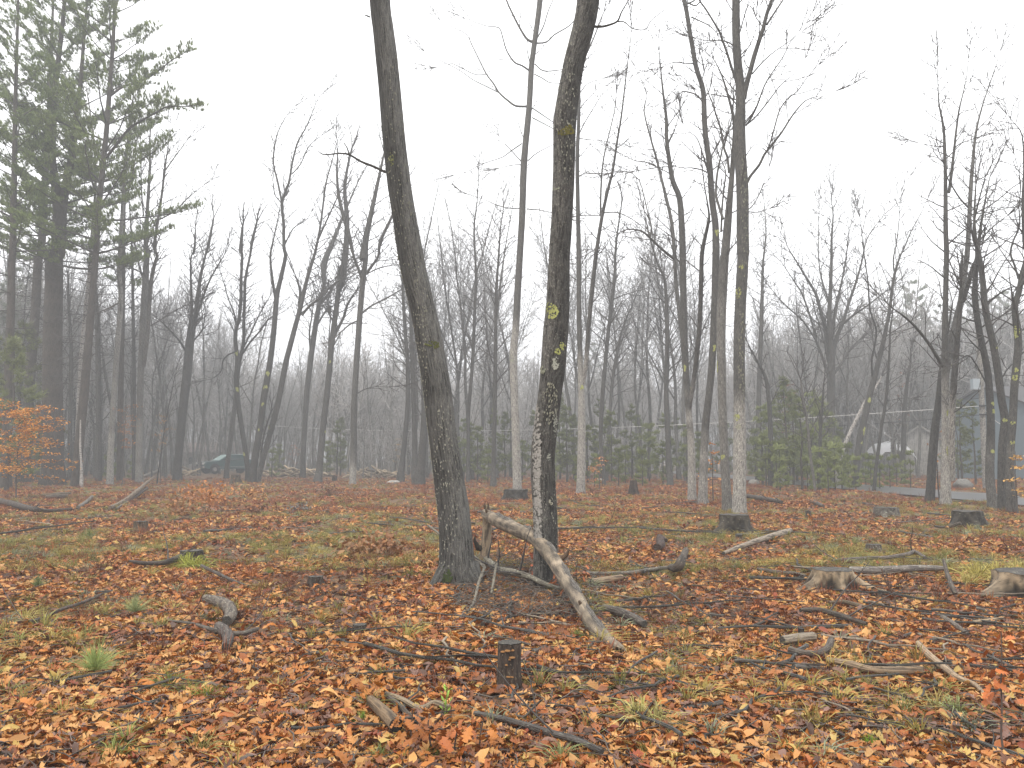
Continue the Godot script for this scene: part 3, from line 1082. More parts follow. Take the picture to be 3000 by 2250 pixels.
	# --- the clump by the lane
	tree("maple_tree", "stout twin based maple with white foot behind the mossy dark stump", "", 22.6, [
		q(6, [365, 1685, 110, 366, 1620, 92, 367, 1480, 84, 368, 1300, 84, 368, 1000, 76, 367, 500, 76, 390, 0, 74]) + q(3, [390, 1650, 80, 388, 1400, 80, 385, 1200, 80, 368, 900, 80, 374, 700, 66, 372, 560, 62, 356, 400, 56, 345, 200, 54, 345, 0, 52, 340, -300, 46, 350, -900, 34, 330, -1600, 14]),
		q(3, [395, 640, 44, 405, 580, 42, 432, 480, 36, 462, 370, 34, 490, 280, 31, 520, 190, 29, 540, 110, 28, 562, 40, 26, 590, -40, 22, 640, -250, 15, 700, -520, 6]),
		q(3, [545, 160, 15, 590, 90, 13, 650, 0, 10, 720, -100, 5]),
		q(3, [420, 1180, 20, 440, 1140, 19, 495, 1070, 18, 530, 1000, 17, 570, 950, 15, 640, 860, 13, 700, 765, 11, 745, 705, 9, 800, 650, 7, 890, 620, 4, 990, 590, 2]),
		q(3, [545, 985, 12, 575, 900, 11, 605, 790, 10, 630, 710, 9, 680, 640, 8, 745, 590, 7, 800, 510, 5, 880, 420, 3]),
		q(3, [408, 815, 13, 440, 770, 12, 480, 690, 11, 520, 580, 9, 560, 500, 8, 650, 370, 6, 700, 270, 5, 780, 200, 3]),
		q(3, [425, 800, 11, 480, 750, 9, 560, 650, 8, 640, 545, 6, 720, 480, 4, 800, 370, 2]),
		q(3, [450, 480, 10, 520, 400, 8, 600, 330, 6, 700, 260, 5, 800, 150, 2]),
		q(3, [428, 1372, 8, 480, 1376, 6, 560, 1352, 3]),
		q(3, [425, 1360, 7, 470, 1310, 6, 520, 1200, 4, 560, 1080, 2]),
		q(3, [385, 662, 9, 330, 640, 8, 270, 625, 7, 160, 605, 5, 90, 580, 3]),
		q(3, [350, 540, 18, 318, 440, 17, 290, 350, 16, 265, 280, 15, 240, 210, 14, 200, 140, 12, 150, 60, 11, 100, -10, 9, 40, -120, 5]),
		q(3, [325, 292, 10, 285, 270, 9, 235, 260, 8, 160, 264, 6, 90, 248, 3]),
		q(3, [385, 350, 8, 430, 300, 6, 470, 210, 4, 475, 110, 2]),
	], M.gray, {"tone": 0.88, "pale": 3.7, "pale_h": 3.2, "twigs": {"t0": 0.5, "per_m": 1.2, "lmax": 1.3, "lmin": 0.7, "rmin": 0.006},
		"lichen": [[0, 2160, 860, 7, 18, 14, yel, 4.5], [0, 2155, 1222, 6, 10, 12, yel, 5.0], [0, 2168, 785, 5, 6, 6, yel, 4.0], [0, 2156, 1250, 9, 8, 8, Color(0.34, 0.34, 0.26), 5.0], [0, 2170, 1045, 12, 160, 40, Color(0.26, 0.26, 0.19), 2.6], [0, 2178, 620, 12, 260, 50, Color(0.25, 0.26, 0.19), 2.4]]})
	tree("maple_tree", "ash grey stem pressed against the stout twin based maple", "", 24.0, [
		q(6, [292, 1650, 84, 286, 1580, 66, 278, 1450, 58, 268, 1250, 55, 255, 900, 56, 248, 500, 60, 258, 200, 62, 270, 0, 60]) + q(3, [274, 1650, 58, 292, 1450, 52, 305, 1300, 42, 318, 1150, 34, 330, 980, 30, 335, 800, 24, 300, 640, 16, 250, 480, 10, 200, 380, 5]),
		q(3, [300, 1120, 18, 290, 1020, 17, 268, 960, 16, 245, 830, 14, 215, 740, 12, 190, 660, 10, 165, 600, 7, 140, 480, 3]),
		q(3, [265, 960, 13, 290, 870, 11, 320, 760, 8, 330, 660, 5]),
		q(3, [262, 1420, 20, 230, 1320, 18, 215, 1250, 17, 225, 1120, 15, 250, 1000, 12, 262, 930, 9]),
		q(3, [250, 1500, 16, 255, 1350, 14, 270, 1200, 12, 280, 1120, 9, 260, 1060, 5]),
	], M.gray, {"tone": 1.15, "pale": 1.5, "pale_h": 7.0, "twigs": {"t0": 0.5, "per_m": 1.3, "lmax": 1.3, "lmin": 0.7, "rmin": 0.006}, "lichen": [[0, 2115, 1338, 6, 6, 8, yel, 4.0], [0, 2090, 1075, 5, 16, 8, yel, 3.5]]})
	tree("maple_tree", "crooked tall dark maple second from the stout twin based maple", "", 27.5, [
		q(6, [130, 1592, 82, 130, 1540, 62, 138, 1300, 52, 148, 1100, 50, 170, 900, 46, 190, 700, 46, 205, 400, 48, 215, 0, 48]) + q(3, [215, 1600, 48, 212, 1450, 44, 190, 1300, 42, 178, 1100, 40, 165, 1000, 38, 148, 880, 36, 140, 760, 36, 136, 620, 34, 122, 540, 33, 88, 440, 32, 66, 320, 32, 45, 200, 30, 28, 90, 30, 10, 0, 30, -30, -200, 26, -60, -700, 16, -70, -1100, 6]),
		q(3, [158, 1118, 10, 120, 1100, 9, 60, 1088, 8, 0, 1088, 6, -80, 1070, 3]),
		q(3, [118, 640, 11, 80, 610, 10, 40, 598, 9, 0, 592, 7, -30, 620, 4]),
		q(3, [70, 410, 9, 20, 410, 8, -60, 405, 6, -120, 430, 3]),
		q(3, [55, 110, 10, 110, 135, 8, 170, 165, 7, 220, 210, 4]),
		q(3, [38, 20, 11, 90, 35, 9, 140, -30, 7, 190, -80, 4]),
		q(3, [20, 30, 12, 90, -10, 10, 140, -110, 6]),
		q(3, [160, 1090, 12, 130, 1000, 9, 95, 900, 7, 40, 850, 4, 0, 800, 2]),
	], M.gray, {"tone": 0.85, "pale": 3.0, "pale_h": 2.0, "twigs": {"t0": 0.4, "per_m": 1.3, "lmax": 1.4, "lmin": 0.7, "rmin": 0.0065}, "lichen": [[0, 2098, 685, 6, 10, 8, yel, 3.5], [0, 2090, 1020, 5, 10, 6, yel, 3.5]]})
	tree("maple_tree", "slim white footed maple with wide upper forks beside the crooked one", "", 30.0, [
		q(6, [60, 1590, 72, 60, 1540, 58, 56, 1250, 48, 42, 1050, 42, 30, 900, 42, 14, 600, 44, 5, 300, 44, 0, 0, 44]) + q(2, [2208, 1500, 42, 2192, 1290, 38, 2150, 1180, 34, 2128, 1060, 30, 2108, 900, 26, 2105, 760, 22, 2085, 600, 14, 2070, 450, 9, 2060, 330, 5]),
		q(6, [8, 640, 32, -12, 450, 30, -38, 220, 30, -52, 20, 30]) + q(2, [2142, 1450, 28, 2085, 1200, 22, 2040, 1020, 18, 2000, 880, 14, 1962, 720, 11, 1975, 600, 7, 1900, 430, 3]),
		q(2, [2160, 1680, 22, 2120, 1650, 20, 2050, 1590, 18, 2000, 1540, 16, 1950, 1500, 13, 1900, 1488, 11, 1840, 1490, 8, 1750, 1540, 4, 1680, 1600, 2]),
		q(2, [2000, 1540, 12, 2010, 1480, 11, 1990, 1400, 10, 1970, 1310, 8, 1930, 1170, 6, 1850, 1110, 4, 1750, 1120, 2]),
		q(2, [2040, 1080, 9, 1970, 1050, 8, 1900, 1040, 6, 1820, 1000, 4]),
		q(2, [2150, 1080, 9, 2050, 1085, 7, 1900, 1110, 5]),
		q(2, [2110, 950, 9, 2160, 840, 7, 2200, 700, 4]),
		q(6, [40, 1020, 26, 65, 850, 32, 92, 640, 34, 112, 400, 33, 120, 150, 32, 124, 0, 30]) + q(3, [140, 1560, 26, 165, 1450, 22, 170, 1380, 14, 140, 1200, 6]),
	], M.gray, {"tone": 0.9, "pale": 3.4, "pale_h": 3.6, "twigs": {"t0": 0.4, "per_m": 1.4, "lmax": 1.5, "lmin": 0.8, "rmin": 0.007}, "lichen": [[0, 2006, 1080, 4, 7, 6, yel, 3.5], [0, 2030, 1138, 4, 6, 5, yel, 3.5]]})
	# --- the trees along the lane
	tree("maple_tree", "pale straight maple in the lane side clump with a leaning twin", "", 26.5, [
		q(6, [1704, 1600, 80, 1704, 1540, 66, 1708, 1300, 58, 1705, 1000, 50, 1700, 700, 46, 1702, 350, 34, 1710, 0, 32]) + q(3, [1705, 1500, 30, 1703, 1200, 24, 1700, 1000, 20, 1690, 820, 15, 1662, 680, 10, 1655, 560, 6, 1650, 430, 3]),
		q(6, [1700, 800, 44, 1740, 560, 52, 1770, 430, 46, 1805, 280, 44, 1825, 120, 38, 1842, 0, 36]) + q(3, [1850, 1550, 34, 1858, 1400, 30, 1868, 1200, 28, 1880, 1060, 24, 1892, 920, 20, 1912, 800, 15, 1950, 660, 11, 1985, 560, 8, 2030, 430, 5, 2060, 330, 2]),
		q(6, [1815, 300, 30, 1850, 180, 32, 1880, 80, 30, 1905, 20, 26]) + q(3, [1905, 1600, 22, 1885, 1500, 16, 1900, 1380, 11, 1960, 1150, 6]),
		q(3, [1725, 1250, 20, 1745, 1100, 20, 1760, 960, 16, 1772, 850, 14, 1790, 720, 12, 1812, 625, 8, 1840, 500, 5, 1850, 380, 3]),
		q(3, [1850, 1345, 11, 1800, 1290, 10, 1760, 1230, 9, 1715, 1150, 7, 1690, 1060, 4]),
		q(3, [1870, 1395, 9, 1960, 1350, 8, 2050, 1290, 7, 2130, 1220, 6, 2212, 1170, 5]),
		q(3, [1870, 1390, 8, 1980, 1375, 7, 2100, 1350, 5, 2200, 1335, 3]),
		q(3, [1760, 960, 8, 1800, 930, 7, 1880, 900, 5]),
		q(6, [1690, 720, 26, 1640, 640, 22, 1590, 560, 20, 1500, 450, 16, 1420, 380, 12, 1370, 345, 9, 1320, 300, 4]),
		q(3, [1695, 950, 7, 1620, 945, 5, 1530, 925, 2]),
		q(6, [1745, 1450, 46, 1742, 1100, 42, 1755, 850, 40, 1775, 600, 36, 1795, 350, 30, 1805, 200, 20]),
	], M.gray, {"tone": 0.88, "pale": 3.8, "pale_h": 4.0, "twigs": {"t0": 0.4, "per_m": 1.5, "lmax": 1.5, "lmin": 0.8, "rmin": 0.0065, "out": 1.2},
		"lichen": [[0, 2772, 1210, 4, 8, 7, yel, 3.5], [0, 2770, 1320, 4, 12, 7, yel, 3.5], [1, 2795, 1070, 4, 5, 5, yel, 3.0], [1, 2785, 1160, 5, 4, 5, yel, 3.5], [0, 2780, 1315, 6, 5, 6, yel, 4.0]]})
	tree("maple_tree", "dark leaning stem at the lane side clump with bare lower trunk", "", 27.5, [
		q(6, [1600, 1590, 66, 1608, 1500, 58, 1620, 1300, 54, 1640, 1080, 48, 1662, 930, 44, 1672, 780, 34, 1690, 650, 24, 1720, 480, 14, 1750, 300, 7]),
	], M.gray, {"tone": 0.6, "twigs": {"t0": 0.6, "per_m": 2.0, "lmax": 1.5, "lmin": 0.8, "rmin": 0.0065}})
	tree("maple_tree", "dark bowed maple standing before the blue grey house", "", 25.5, [
		q(6, [2012, 1650, 80, 2006, 1580, 62, 1990, 1400, 54, 1998, 1150, 50, 1990, 900, 46, 1972, 720, 42, 1925, 500, 40, 1895, 280, 38, 1900, 100, 32, 1915, -40, 26]) + q(3, [1930, 1480, 18, 1960, 1300, 10, 1990, 1150, 5]),
		q(6, [1985, 860, 10, 1870, 655, 9, 1800, 668, 5]),
		q(3, [1925, 1560, 9, 2000, 1480, 8, 2100, 1400, 5]),
	], M.gray, {"tone": 0.75, "pale": 1.8, "pale_h": 1.6, "twigs": {"t0": 0.45, "per_m": 2.6, "lmax": 1.6, "lmin": 0.9, "rmin": 0.006, "out": 1.3, "up": 0.2}, "lichen": [[0, 2904, 1182, 5, 5, 6, yel, 4.0], [0, 2905, 1205, 6, 5, 6, yel, 4.0], [0, 2903, 1322, 5, 3, 4, yel, 3.5]]})
	tree("maple_tree", "S shaped dark maple meeting its neighbour before the blue grey house", "", 24.5, [
		q(6, [2075, 1650, 66, 2070, 1580, 56, 2072, 1250, 50, 2088, 1060, 50, 2068, 940, 46, 2045, 760, 46, 2010, 560, 44, 1965, 360, 40, 1945, 160, 36, 1925, 20, 32, 1908, -60, 28]) + q(3, [1898, 1560, 24, 1890, 1400, 15, 1900, 1200, 8]),
		q(6, [2050, 830, 9, 2100, 740, 8, 2160, 680, 5]),
		q(6, [1975, 300, 12, 2060, 240, 10, 2140, 200, 8, 2212, 210, 5]),
	], M.gray, {"tone": 0.7, "twigs": {"t0": 0.45, "per_m": 2.6, "lmax": 1.7, "lmin": 0.9, "rmin": 0.006, "out": 1.3, "up": 0.2}, "lichen": [[0, 2938, 1232, 5, 5, 6, yel, 4.0], [0, 2918, 1020, 5, 5, 4, yel, 3.0]]})
	tree("maple_tree", "spotted curving maple at the lane's near bend with large lichen discs", "", 23.5, [
		q(6, [2130, 1680, 70, 2128, 1560, 58, 2120, 1400, 50, 2128, 1200, 48, 2140, 1060, 48, 2150, 850, 48, 2165, 700, 48, 2176, 560, 46, 2160, 420, 42, 2155, 320, 38, 2180, 230, 36, 2200, 120, 34, 2230, 0, 30]) + q(3, [2215, 1560, 26, 2205, 1300, 18, 2212, 1100, 12, 2200, 880, 8, 2150, 800, 5, 2100, 740, 3]),
		q(12, [1800, 900, 26, 1750, 730, 24, 1702, 590, 24, 1735, 440, 22, 1790, 320, 20, 1815, 220, 18, 1808, 100, 15, 1806, 0, 12]) + q(3, [2190, 1180, 5, 2150, 1000, 3]),
	], M.gray, {"tone": 0.7, "pale": 1.5, "pale_h": 1.8, "twigs": {"t0": 0.4, "per_m": 2.6, "lmax": 1.7, "lmin": 0.9, "rmin": 0.006, "out": 1.3, "up": 0.2},
		"lichen": [[0, 2973, 975, 8, 18, 16, yel, 5.5], [0, 2972, 1085, 6, 6, 6, yel, 5.0], [0, 2970, 1108, 7, 8, 8, yel, 5.5], [0, 2962, 1240, 6, 5, 6, yel, 4.5], [0, 2960, 1297, 7, 6, 6, yel, 4.5]]})
	# --- further along, past the young pines
	tree("broad_tree", "broad many limbed bare tree rising out of the young pines", "", 52.0, [
		q(6, [955, 1420, 70, 958, 1300, 58, 960, 1100, 54, 962, 900, 52, 962, 760, 50, 965, 640, 46, 958, 540, 40, 950, 400, 30, 958, 220, 24, 965, 0, 18]) + q(3, [965, 1540, 14, 975, 1400, 9, 965, 1300, 5, 968, 1230, 3]),
		q(6, [960, 720, 34, 935, 600, 30, 925, 480, 26, 890, 340, 22, 860, 240, 19, 800, 140, 15, 740, 40, 11, 690, -40, 7, 660, -110, 3]),
		q(6, [975, 620, 34, 1000, 520, 30, 1035, 440, 26, 1075, 310, 22, 1120, 180, 18, 1160, 40, 13]) + q(3, [1190, 1560, 9, 1250, 1460, 6, 1330, 1370, 3]),
		q(6, [940, 760, 20, 900, 640, 18, 860, 540, 16, 840, 440, 14, 780, 260, 11, 720, 160, 8, 640, 40, 4]),
		q(6, [985, 760, 18, 1040, 680, 16, 1090, 600, 13, 1150, 540, 10, 1200, 500, 6]),
		q(6, [965, 480, 22, 1000, 300, 18, 1040, 120, 13, 1060, 0, 10]) + q(3, [1080, 1500, 6, 1110, 1380, 3]),
		q(6, [1030, 450, 16, 1110, 380, 14, 1200, 320, 10, 1300, 240, 6, 1360, 200, 3]),
		q(6, [860, 540, 14, 780, 420, 12, 700, 350, 9, 620, 270, 6, 570, 210, 3]),
		q(6, [950, 300, 14, 900, 150, 11, 880, 0, 8]) + q(3, [880, 1500, 6, 885, 1350, 3]),
	], M.gray, {"tone": 0.7, "twigs": {"t0": 0.4, "per_m": 2.2, "lmax": 2.4, "lmin": 1.2, "rmin": 0.010, "level": 2}, "lichen": [[0, 2422, 1310, 4, 5, 6, yel, 3.0]]})
	tree("maple_tree", "leaning dark maple crossing the white birch near the tarp", "", 42.0, [
		q(6, [1118, 1480, 48, 1125, 1350, 40, 1150, 1180, 42, 1180, 1050, 42, 1205, 930, 40, 1245, 780, 36, 1290, 600, 28, 1320, 460, 24, 1345, 320, 20, 1362, 180, 18, 1380, 90, 16, 1410, 0, 12]) + q(3, [1430, 1620, 9, 1480, 1500, 7, 1550, 1370, 4, 1600, 1260, 2]),
		q(6, [1230, 780, 16, 1225, 680, 14, 1240, 600, 13, 1255, 480, 12, 1215, 350, 11, 1200, 160, 9, 1180, 20, 7]) + q(3, [1160, 1500, 4, 1150, 1400, 2]),
		q(6, [1270, 680, 12, 1250, 640, 11, 1235, 560, 10, 1225, 480, 7]),
		q(6, [1370, 100, 10, 1365, 20, 9]) + q(3, [1385, 1580, 7, 1400, 1450, 5, 1410, 1300, 2]),
	], M.gray, {"tone": 0.72, "twigs": {"t0": 0.4, "per_m": 1.6, "lmax": 1.9, "lmin": 1.0, "rmin": 0.008}, "lichen": [[0, 2543, 1173, 4, 6, 7, yel, 3.2], [0, 2528, 1262, 4, 12, 9, yel, 3.2], [0, 2523, 1300, 4, 6, 4, yel, 3.0]]})
	tree("birch_tree", "leaning white birch pole behind the dark leaning maple", "", 46.0, [
		q(6, [1005, 1400, 30, 1015, 1320, 26, 1060, 1200, 24, 1100, 1110, 22, 1145, 1020, 20, 1190, 930, 17, 1250, 850, 13, 1290, 780, 8]),
	], M.birch, {"twigs": {"t0": 0.7, "per_m": 2.0, "lmax": 1.3, "lmin": 0.8, "rmin": 0.008}})
	tree("maple_tree", "thin crooked sapling stem rising straight before the white tarp", "", 38.0, [
		q(6, [1240, 1540, 26, 1250, 1400, 22, 1270, 1240, 20, 1290, 1100, 20, 1315, 950, 20, 1330, 780, 16, 1340, 620, 14, 1345, 480, 12, 1360, 380, 8, 1372, 260, 4]),
		q(6, [1295, 1080, 6, 1345, 1075, 6, 1380, 1110, 4, 1390, 1150, 2]),
		q(6, [1320, 940, 5, 1400, 925, 4, 1480, 920, 2]),
		q(6, [1335, 840, 6, 1380, 800, 5, 1440, 760, 2]),
	], M.gray, {"tone": 0.6, "twigs": {"t0": 0.4, "per_m": 1.4, "lmax": 1.2, "lmin": 0.7, "rmin": 0.007}})
	for e in [
			[8.0, "slim dark stem with long lichen drips among the young pines", [870, 1590, 20, 850, 1450, 18, 825, 1280, 18, 815, 1150, 18, 800, 1030, 17, 780, 920, 14, 765, 800, 9], 36.0, 1.3],
			[8.0, "straight thin black stem next to the slim dripping stem", [890, 1520, 24, 888, 1300, 22, 895, 1100, 20, 905, 960, 15, 915, 820, 9], 40.0, 0.55],
			[8.0, "slender dark tree near the rust red leafed bough", [570, 1480, 36, 570, 1250, 32, 568, 1080, 30, 558, 920, 28, 540, 800, 25, 505, 720, 18, 460, 640, 12, 420, 560, 6], 44.0, 0.65],
			[8.0, "twin pale straight stems in the twig haze past the stout maple", [490, 1300, 34, 492, 1000, 32, 500, 700, 30, 510, 450, 28, 515, 250, 22, 520, 50, 15, 540, -140, 9, 530, -330, 4], 56.0, 1.0],
			[8.0, "narrow dark stem rising beside the grey shed", [1430, 1540, 26, 1428, 1380, 30, 1432, 1150, 30, 1440, 980, 28, 1455, 820, 22, 1475, 700, 14, 1480, 600, 8], 50.0, 0.6]]:
		tree("maple_tree", e[1], "", e[3], [q(6, e[2])], M.gray, {"tone": e[4], "twigs": {"t0": 0.4, "per_m": 1.8, "lmax": 1.8, "lmin": 0.9, "rmin": 0.009}})
	# --- between the two big trunks and left of them
	for e in [
			["thin dark tree seen past the leaning oak's middle", q(5, [822, 1400, 26, 822, 1200, 22, 825, 1000, 24, 842, 800, 24, 855, 600, 22, 865, 350, 20, 872, 100, 16]) + q(2, [860, 1500, 11, 880, 1300, 7, 890, 1150, 3]), 50.0, 0.7],
			["slender dark tree between the leaning oak and the wavering maple", q(5, [985, 1440, 40, 987, 1380, 32, 990, 1200, 28, 995, 1000, 26, 1000, 700, 24, 1000, 400, 20, 1005, 200, 18, 1020, 0, 14]) + q(2, [1030, 1500, 9, 1050, 1350, 5]), 44.0, 0.75],
			["dark bowed trunk just showing behind the leaning oak", q(5, [505, 1425, 80, 515, 1370, 58, 530, 1200, 48, 540, 1000, 42, 530, 800, 34, 520, 600, 26, 500, 400, 18, 480, 250, 10]), 46.0, 0.6],
			["straight dark stem, inner one of the pair behind the leaning oak", q(5, [480, 1400, 44, 478, 1300, 36, 472, 1000, 32, 462, 750, 30, 455, 500, 26, 445, 250, 20, 425, 0, 14]) + q(2, [420, 1450, 8, 410, 1300, 4]), 50.0, 0.75],
			["two stemmed dark tree, outer one of the pair behind the leaning oak", q(5, [385, 1410, 50, 395, 1340, 36, 415, 1150, 32, 430, 950, 30, 430, 700, 28, 415, 500, 24, 400, 250, 20, 395, 0, 16]) + q(2, [400, 1500, 10, 400, 1300, 5]), 54.0, 0.75],
			["slim tree with high forked crown behind the pale low forked maple", q(5, [1700, 1400, 24, 1680, 1200, 26, 1690, 950, 28, 1715, 650, 26, 1740, 400, 24, 1770, 150, 20, 1775, 0, 18]) + q(2, [1790, 1500, 12, 1820, 1300, 7]), 48.0, 0.7],
			["thin leaning tree next to the slim fork crowned one", q(5, [1720, 1330, 20, 1730, 1200, 20, 1745, 950, 22, 1765, 750, 22, 1800, 560, 18, 1840, 420, 12, 1880, 330, 6]), 56.0, 0.8],
			["dark straight tree between the fork crowned one and the clump by the lane", q(5, [2130, 1470, 46, 2125, 1380, 38, 2115, 1150, 34, 2105, 900, 32, 2112, 650, 30, 2110, 400, 26, 2095, 150, 20, 2050, 50, 14]) + q(2, [1990, 1500, 8, 1960, 1350, 4]), 44.0, 0.8]]:
		tree("maple_tree", e[0], "", e[2], [e[1]], M.gray, {"tone": e[3], "pale": 1.3, "pale_h": 1.5, "twigs": {"t0": 0.38, "per_m": 2.2, "lmax": 2.4, "lmin": 1.0, "rmin": 0.009}})
	tree("maple_tree", "pale footed straight maple at the grassy patch, fine forked top", "", 47.0, [
		q(5, [75, 1490, 54, 75, 1430, 44, 80, 1250, 42, 82, 1000, 42, 95, 750, 38, 115, 450, 38, 140, 160, 36, 160, 0, 32]) + q(0, [786, 560, 20, 790, 520, 14, 800, 470, 11, 815, 400, 8, 830, 330, 4]),
		q(5, [140, 160, 22, 110, 80, 20, 80, 0, 17]) + q(0, [752, 500, 10, 735, 440, 8, 728, 380, 5, 730, 320, 2]),
		q(5, [165, 110, 20, 200, 60, 18, 240, 0, 14]) + q(0, [822, 520, 8, 850, 460, 5, 870, 400, 3]),
		q(5, [110, 420, 12, 60, 440, 11, 0, 490, 8]),
		q(5, [135, 370, 14, 200, 320, 12, 300, 270, 10, 400, 210, 5]),
		q(5, [160, 120, 9, 240, 80, 8, 330, 60, 6, 400, 50, 3]),
		q(5, [90, 900, 7, 160, 860, 6, 240, 845, 4, 330, 845, 2]),
	], M.gray, {"tone": 0.9, "pale": 3.4, "pale_h": 1.6, "twigs": {"t0": 0.6, "per_m": 2.2, "lmax": 2.2, "lmin": 1.0, "rmin": 0.009, "level": 2}})
	tree("maple_tree", "dark maple with a broken stub limb in the row past the truck", "", 54.0, [
		q(4, [2060, 1448, 60, 2070, 1380, 44, 2090, 1150, 40, 2118, 900, 38, 2140, 680, 38, 2150, 560, 38, 2178, 350, 34, 2195, 200, 30, 2212, 60, 26]) + q(0, [735, 620, 17, 745, 560, 14, 750, 480, 11, 745, 400, 7, 760, 320, 4]),
		q(4, [2165, 520, 22, 2195, 460, 20, 2230, 390, 18, 2250, 320, 16, 2290, 250, 12]),
		q(4, [2180, 440, 14, 2145, 400, 13, 2135, 380, 10]),
		q(4, [2135, 700, 10, 2130, 560, 9, 2140, 420, 7]),
	], M.gray, {"tone": 0.85, "pale": 1.6, "pale_h": 1.6, "twigs": {"t0": 0.45, "per_m": 2.4, "lmax": 2.4, "lmin": 1.1, "rmin": 0.010}, "lichen": [[0, 968, 1062, 3, 3, 4, yel, 2.5], [0, 955, 1266, 3, 3, 4, yel, 2.5]]})
	tree("maple_tree", "slim maple with curving side limbs standing past the log pile", "", 64.0, [
		q(4, [1962, 1390, 40, 1965, 1300, 32, 1972, 1150, 34, 1988, 900, 36, 2012, 680, 36, 2040, 480, 36, 2065, 330, 32, 2085, 250, 28, 2100, 180, 24]) + q(0, [700, 570, 14, 720, 520, 10, 740, 470, 6, 770, 400, 3]),
		q(4, [2075, 300, 20, 2120, 260, 18, 2170, 180, 14, 2220, 130, 9]),
		q(4, [2060, 440, 14, 2110, 360, 12, 2160, 320, 8]),
		q(4, [2015, 640, 14, 2005, 500, 12, 2020, 400, 9, 2030, 320, 5]),
	], M.gray, {"tone": 0.95, "twigs": {"t0": 0.45, "per_m": 2.4, "lmax": 2.6, "lmin": 1.2, "rmin": 0.011}})
	tree("maple_tree", "dark curving maple, one of two springing from a shared foot", "", 52.0, [
		q(4, [1632, 1468, 64, 1640, 1400, 48, 1665, 1230, 46, 1690, 1080, 42, 1712, 900, 42, 1740, 750, 40, 1762, 600, 36, 1782, 400, 34, 1795, 250, 32, 1825, 120, 28, 1850, 0, 24]) + q(1, [1840, 1600, 22, 1838, 1450, 20, 1828, 1310, 20, 1870, 1190, 15, 1895, 1050, 13, 1930, 920, 11, 1975, 840, 9, 2020, 740, 6, 2060, 640, 4, 2110, 590, 2]),
		q(1, [1830, 1330, 15, 1800, 1180, 13, 1772, 1060, 11, 1780, 950, 10, 1800, 860, 8, 1850, 760, 5, 1910, 690, 2]),
		q(1, [1890, 1130, 9, 1950, 1060, 8, 2000, 950, 6, 2080, 880, 3]),
		q(1, [1820, 1310, 8, 1780, 1260, 7, 1770, 1170, 4]),
		q(4, [1785, 270, 20, 1765, 150, 18, 1752, 0, 14]) + q(1, [1775, 1540, 10, 1805, 1400, 6, 1815, 1330, 3]),
		q(1, [1840, 1600, 10, 1900, 1480, 8, 1990, 1420, 5, 2050, 1300, 2]),
	], M.gray, {"tone": 0.65, "twigs": {"t0": 0.55, "per_m": 2.0, "lmax": 1.8, "lmin": 0.9, "rmin": 0.009, "out": 0.7}, "lichen": [[0, 788, 1095, 6, 5, 7, yel, 3.0], [0, 780, 1135, 5, 4, 6, yel, 3.0], [0, 773, 1185, 4, 4, 5, yel, 2.6], [0, 762, 1260, 3, 4, 4, yel, 2.6]]})
	tree("maple_tree", "slanting maple with a fork, sharing its foot with the dark curving one", "", 53.0, [
		q(4, [1668, 1468, 40, 1680, 1420, 34, 1712, 1290, 36, 1755, 1130, 38, 1795, 980, 38, 1820, 860, 36, 1850, 700, 36, 1880, 580, 34, 1912, 460, 32, 1945, 340, 30, 1970, 230, 26, 1995, 130, 24, 2035, 0, 20]) + q(1, [2050, 1600, 17, 2080, 1440, 14, 2110, 1200, 11, 2150, 1050, 8, 2190, 900, 4]),
		q(4, [1935, 330, 18, 1945, 240, 16, 1930, 170, 12, 1910, 115, 6]),
		q(4, [1955, 385, 18, 2010, 320, 17, 2080, 270, 15, 2150, 190, 12, 2230, 140, 6]),
		q(4, [1690, 1400, 16, 1695, 1250, 14, 1720, 1120, 12, 1760, 1000, 8]),
		q(1, [2060, 1560, 12, 2130, 1400, 10, 2200, 1250, 6]),
	], M.gray, {"tone": 0.9, "pale": 1.4, "pale_h": 2.0, "twigs": {"t0": 0.5, "per_m": 2.2, "lmax": 2.2, "lmin": 1.0, "rmin": 0.009}, "lichen": [[0, 788, 1253, 4, 6, 6, yel, 2.6]]})
	tree("maple_tree", "crooked dark multi stemmed maple in front of the green pickup's bed", "", 56.0, [
		q(4, [1608, 1420, 40, 1602, 1360, 32, 1580, 1200, 32, 1558, 1060, 32, 1540, 930, 34, 1532, 800, 34, 1542, 680, 36, 1530, 600, 26, 1525, 500, 24, 1545, 420, 22, 1560, 300, 22, 1562, 150, 20, 1570, 0, 18]) + q(0, [520, 540, 9, 524, 490, 5]),
		q(4, [1552, 680, 26, 1578, 560, 22, 1580, 430, 20, 1585, 300, 20, 1590, 150, 18, 1620, 0, 14]) + q(0, [545, 520, 7, 555, 480, 4]),
		q(4, [1575, 630, 14, 1620, 560, 13, 1690, 480, 11, 1730, 420, 10, 1770, 390, 6]),
		q(4, [1570, 610, 12, 1630, 490, 10, 1680, 380, 8, 1750, 260, 4]),
		q(4, [1530, 620, 12, 1480, 640, 11, 1445, 680, 10, 1435, 740, 8, 1400, 780, 6, 1370, 795, 3]),
		q(4, [1535, 520, 11, 1520, 380, 10, 1480, 280, 8, 1450, 170, 6, 1420, 80, 3]),
	], M.gray, {"tone": 0.62, "twigs": {"t0": 0.55, "per_m": 2.2, "lmax": 2.2, "lmin": 1.0, "rmin": 0.010}, "lichen": [[0, 698, 1140, 5, 6, 8, yel, 3.0], [0, 696, 1035, 4, 6, 6, Color(0.3, 0.32, 0.12), 2.8], [0, 717, 1330, 3, 4, 5, yel, 3.0]]})
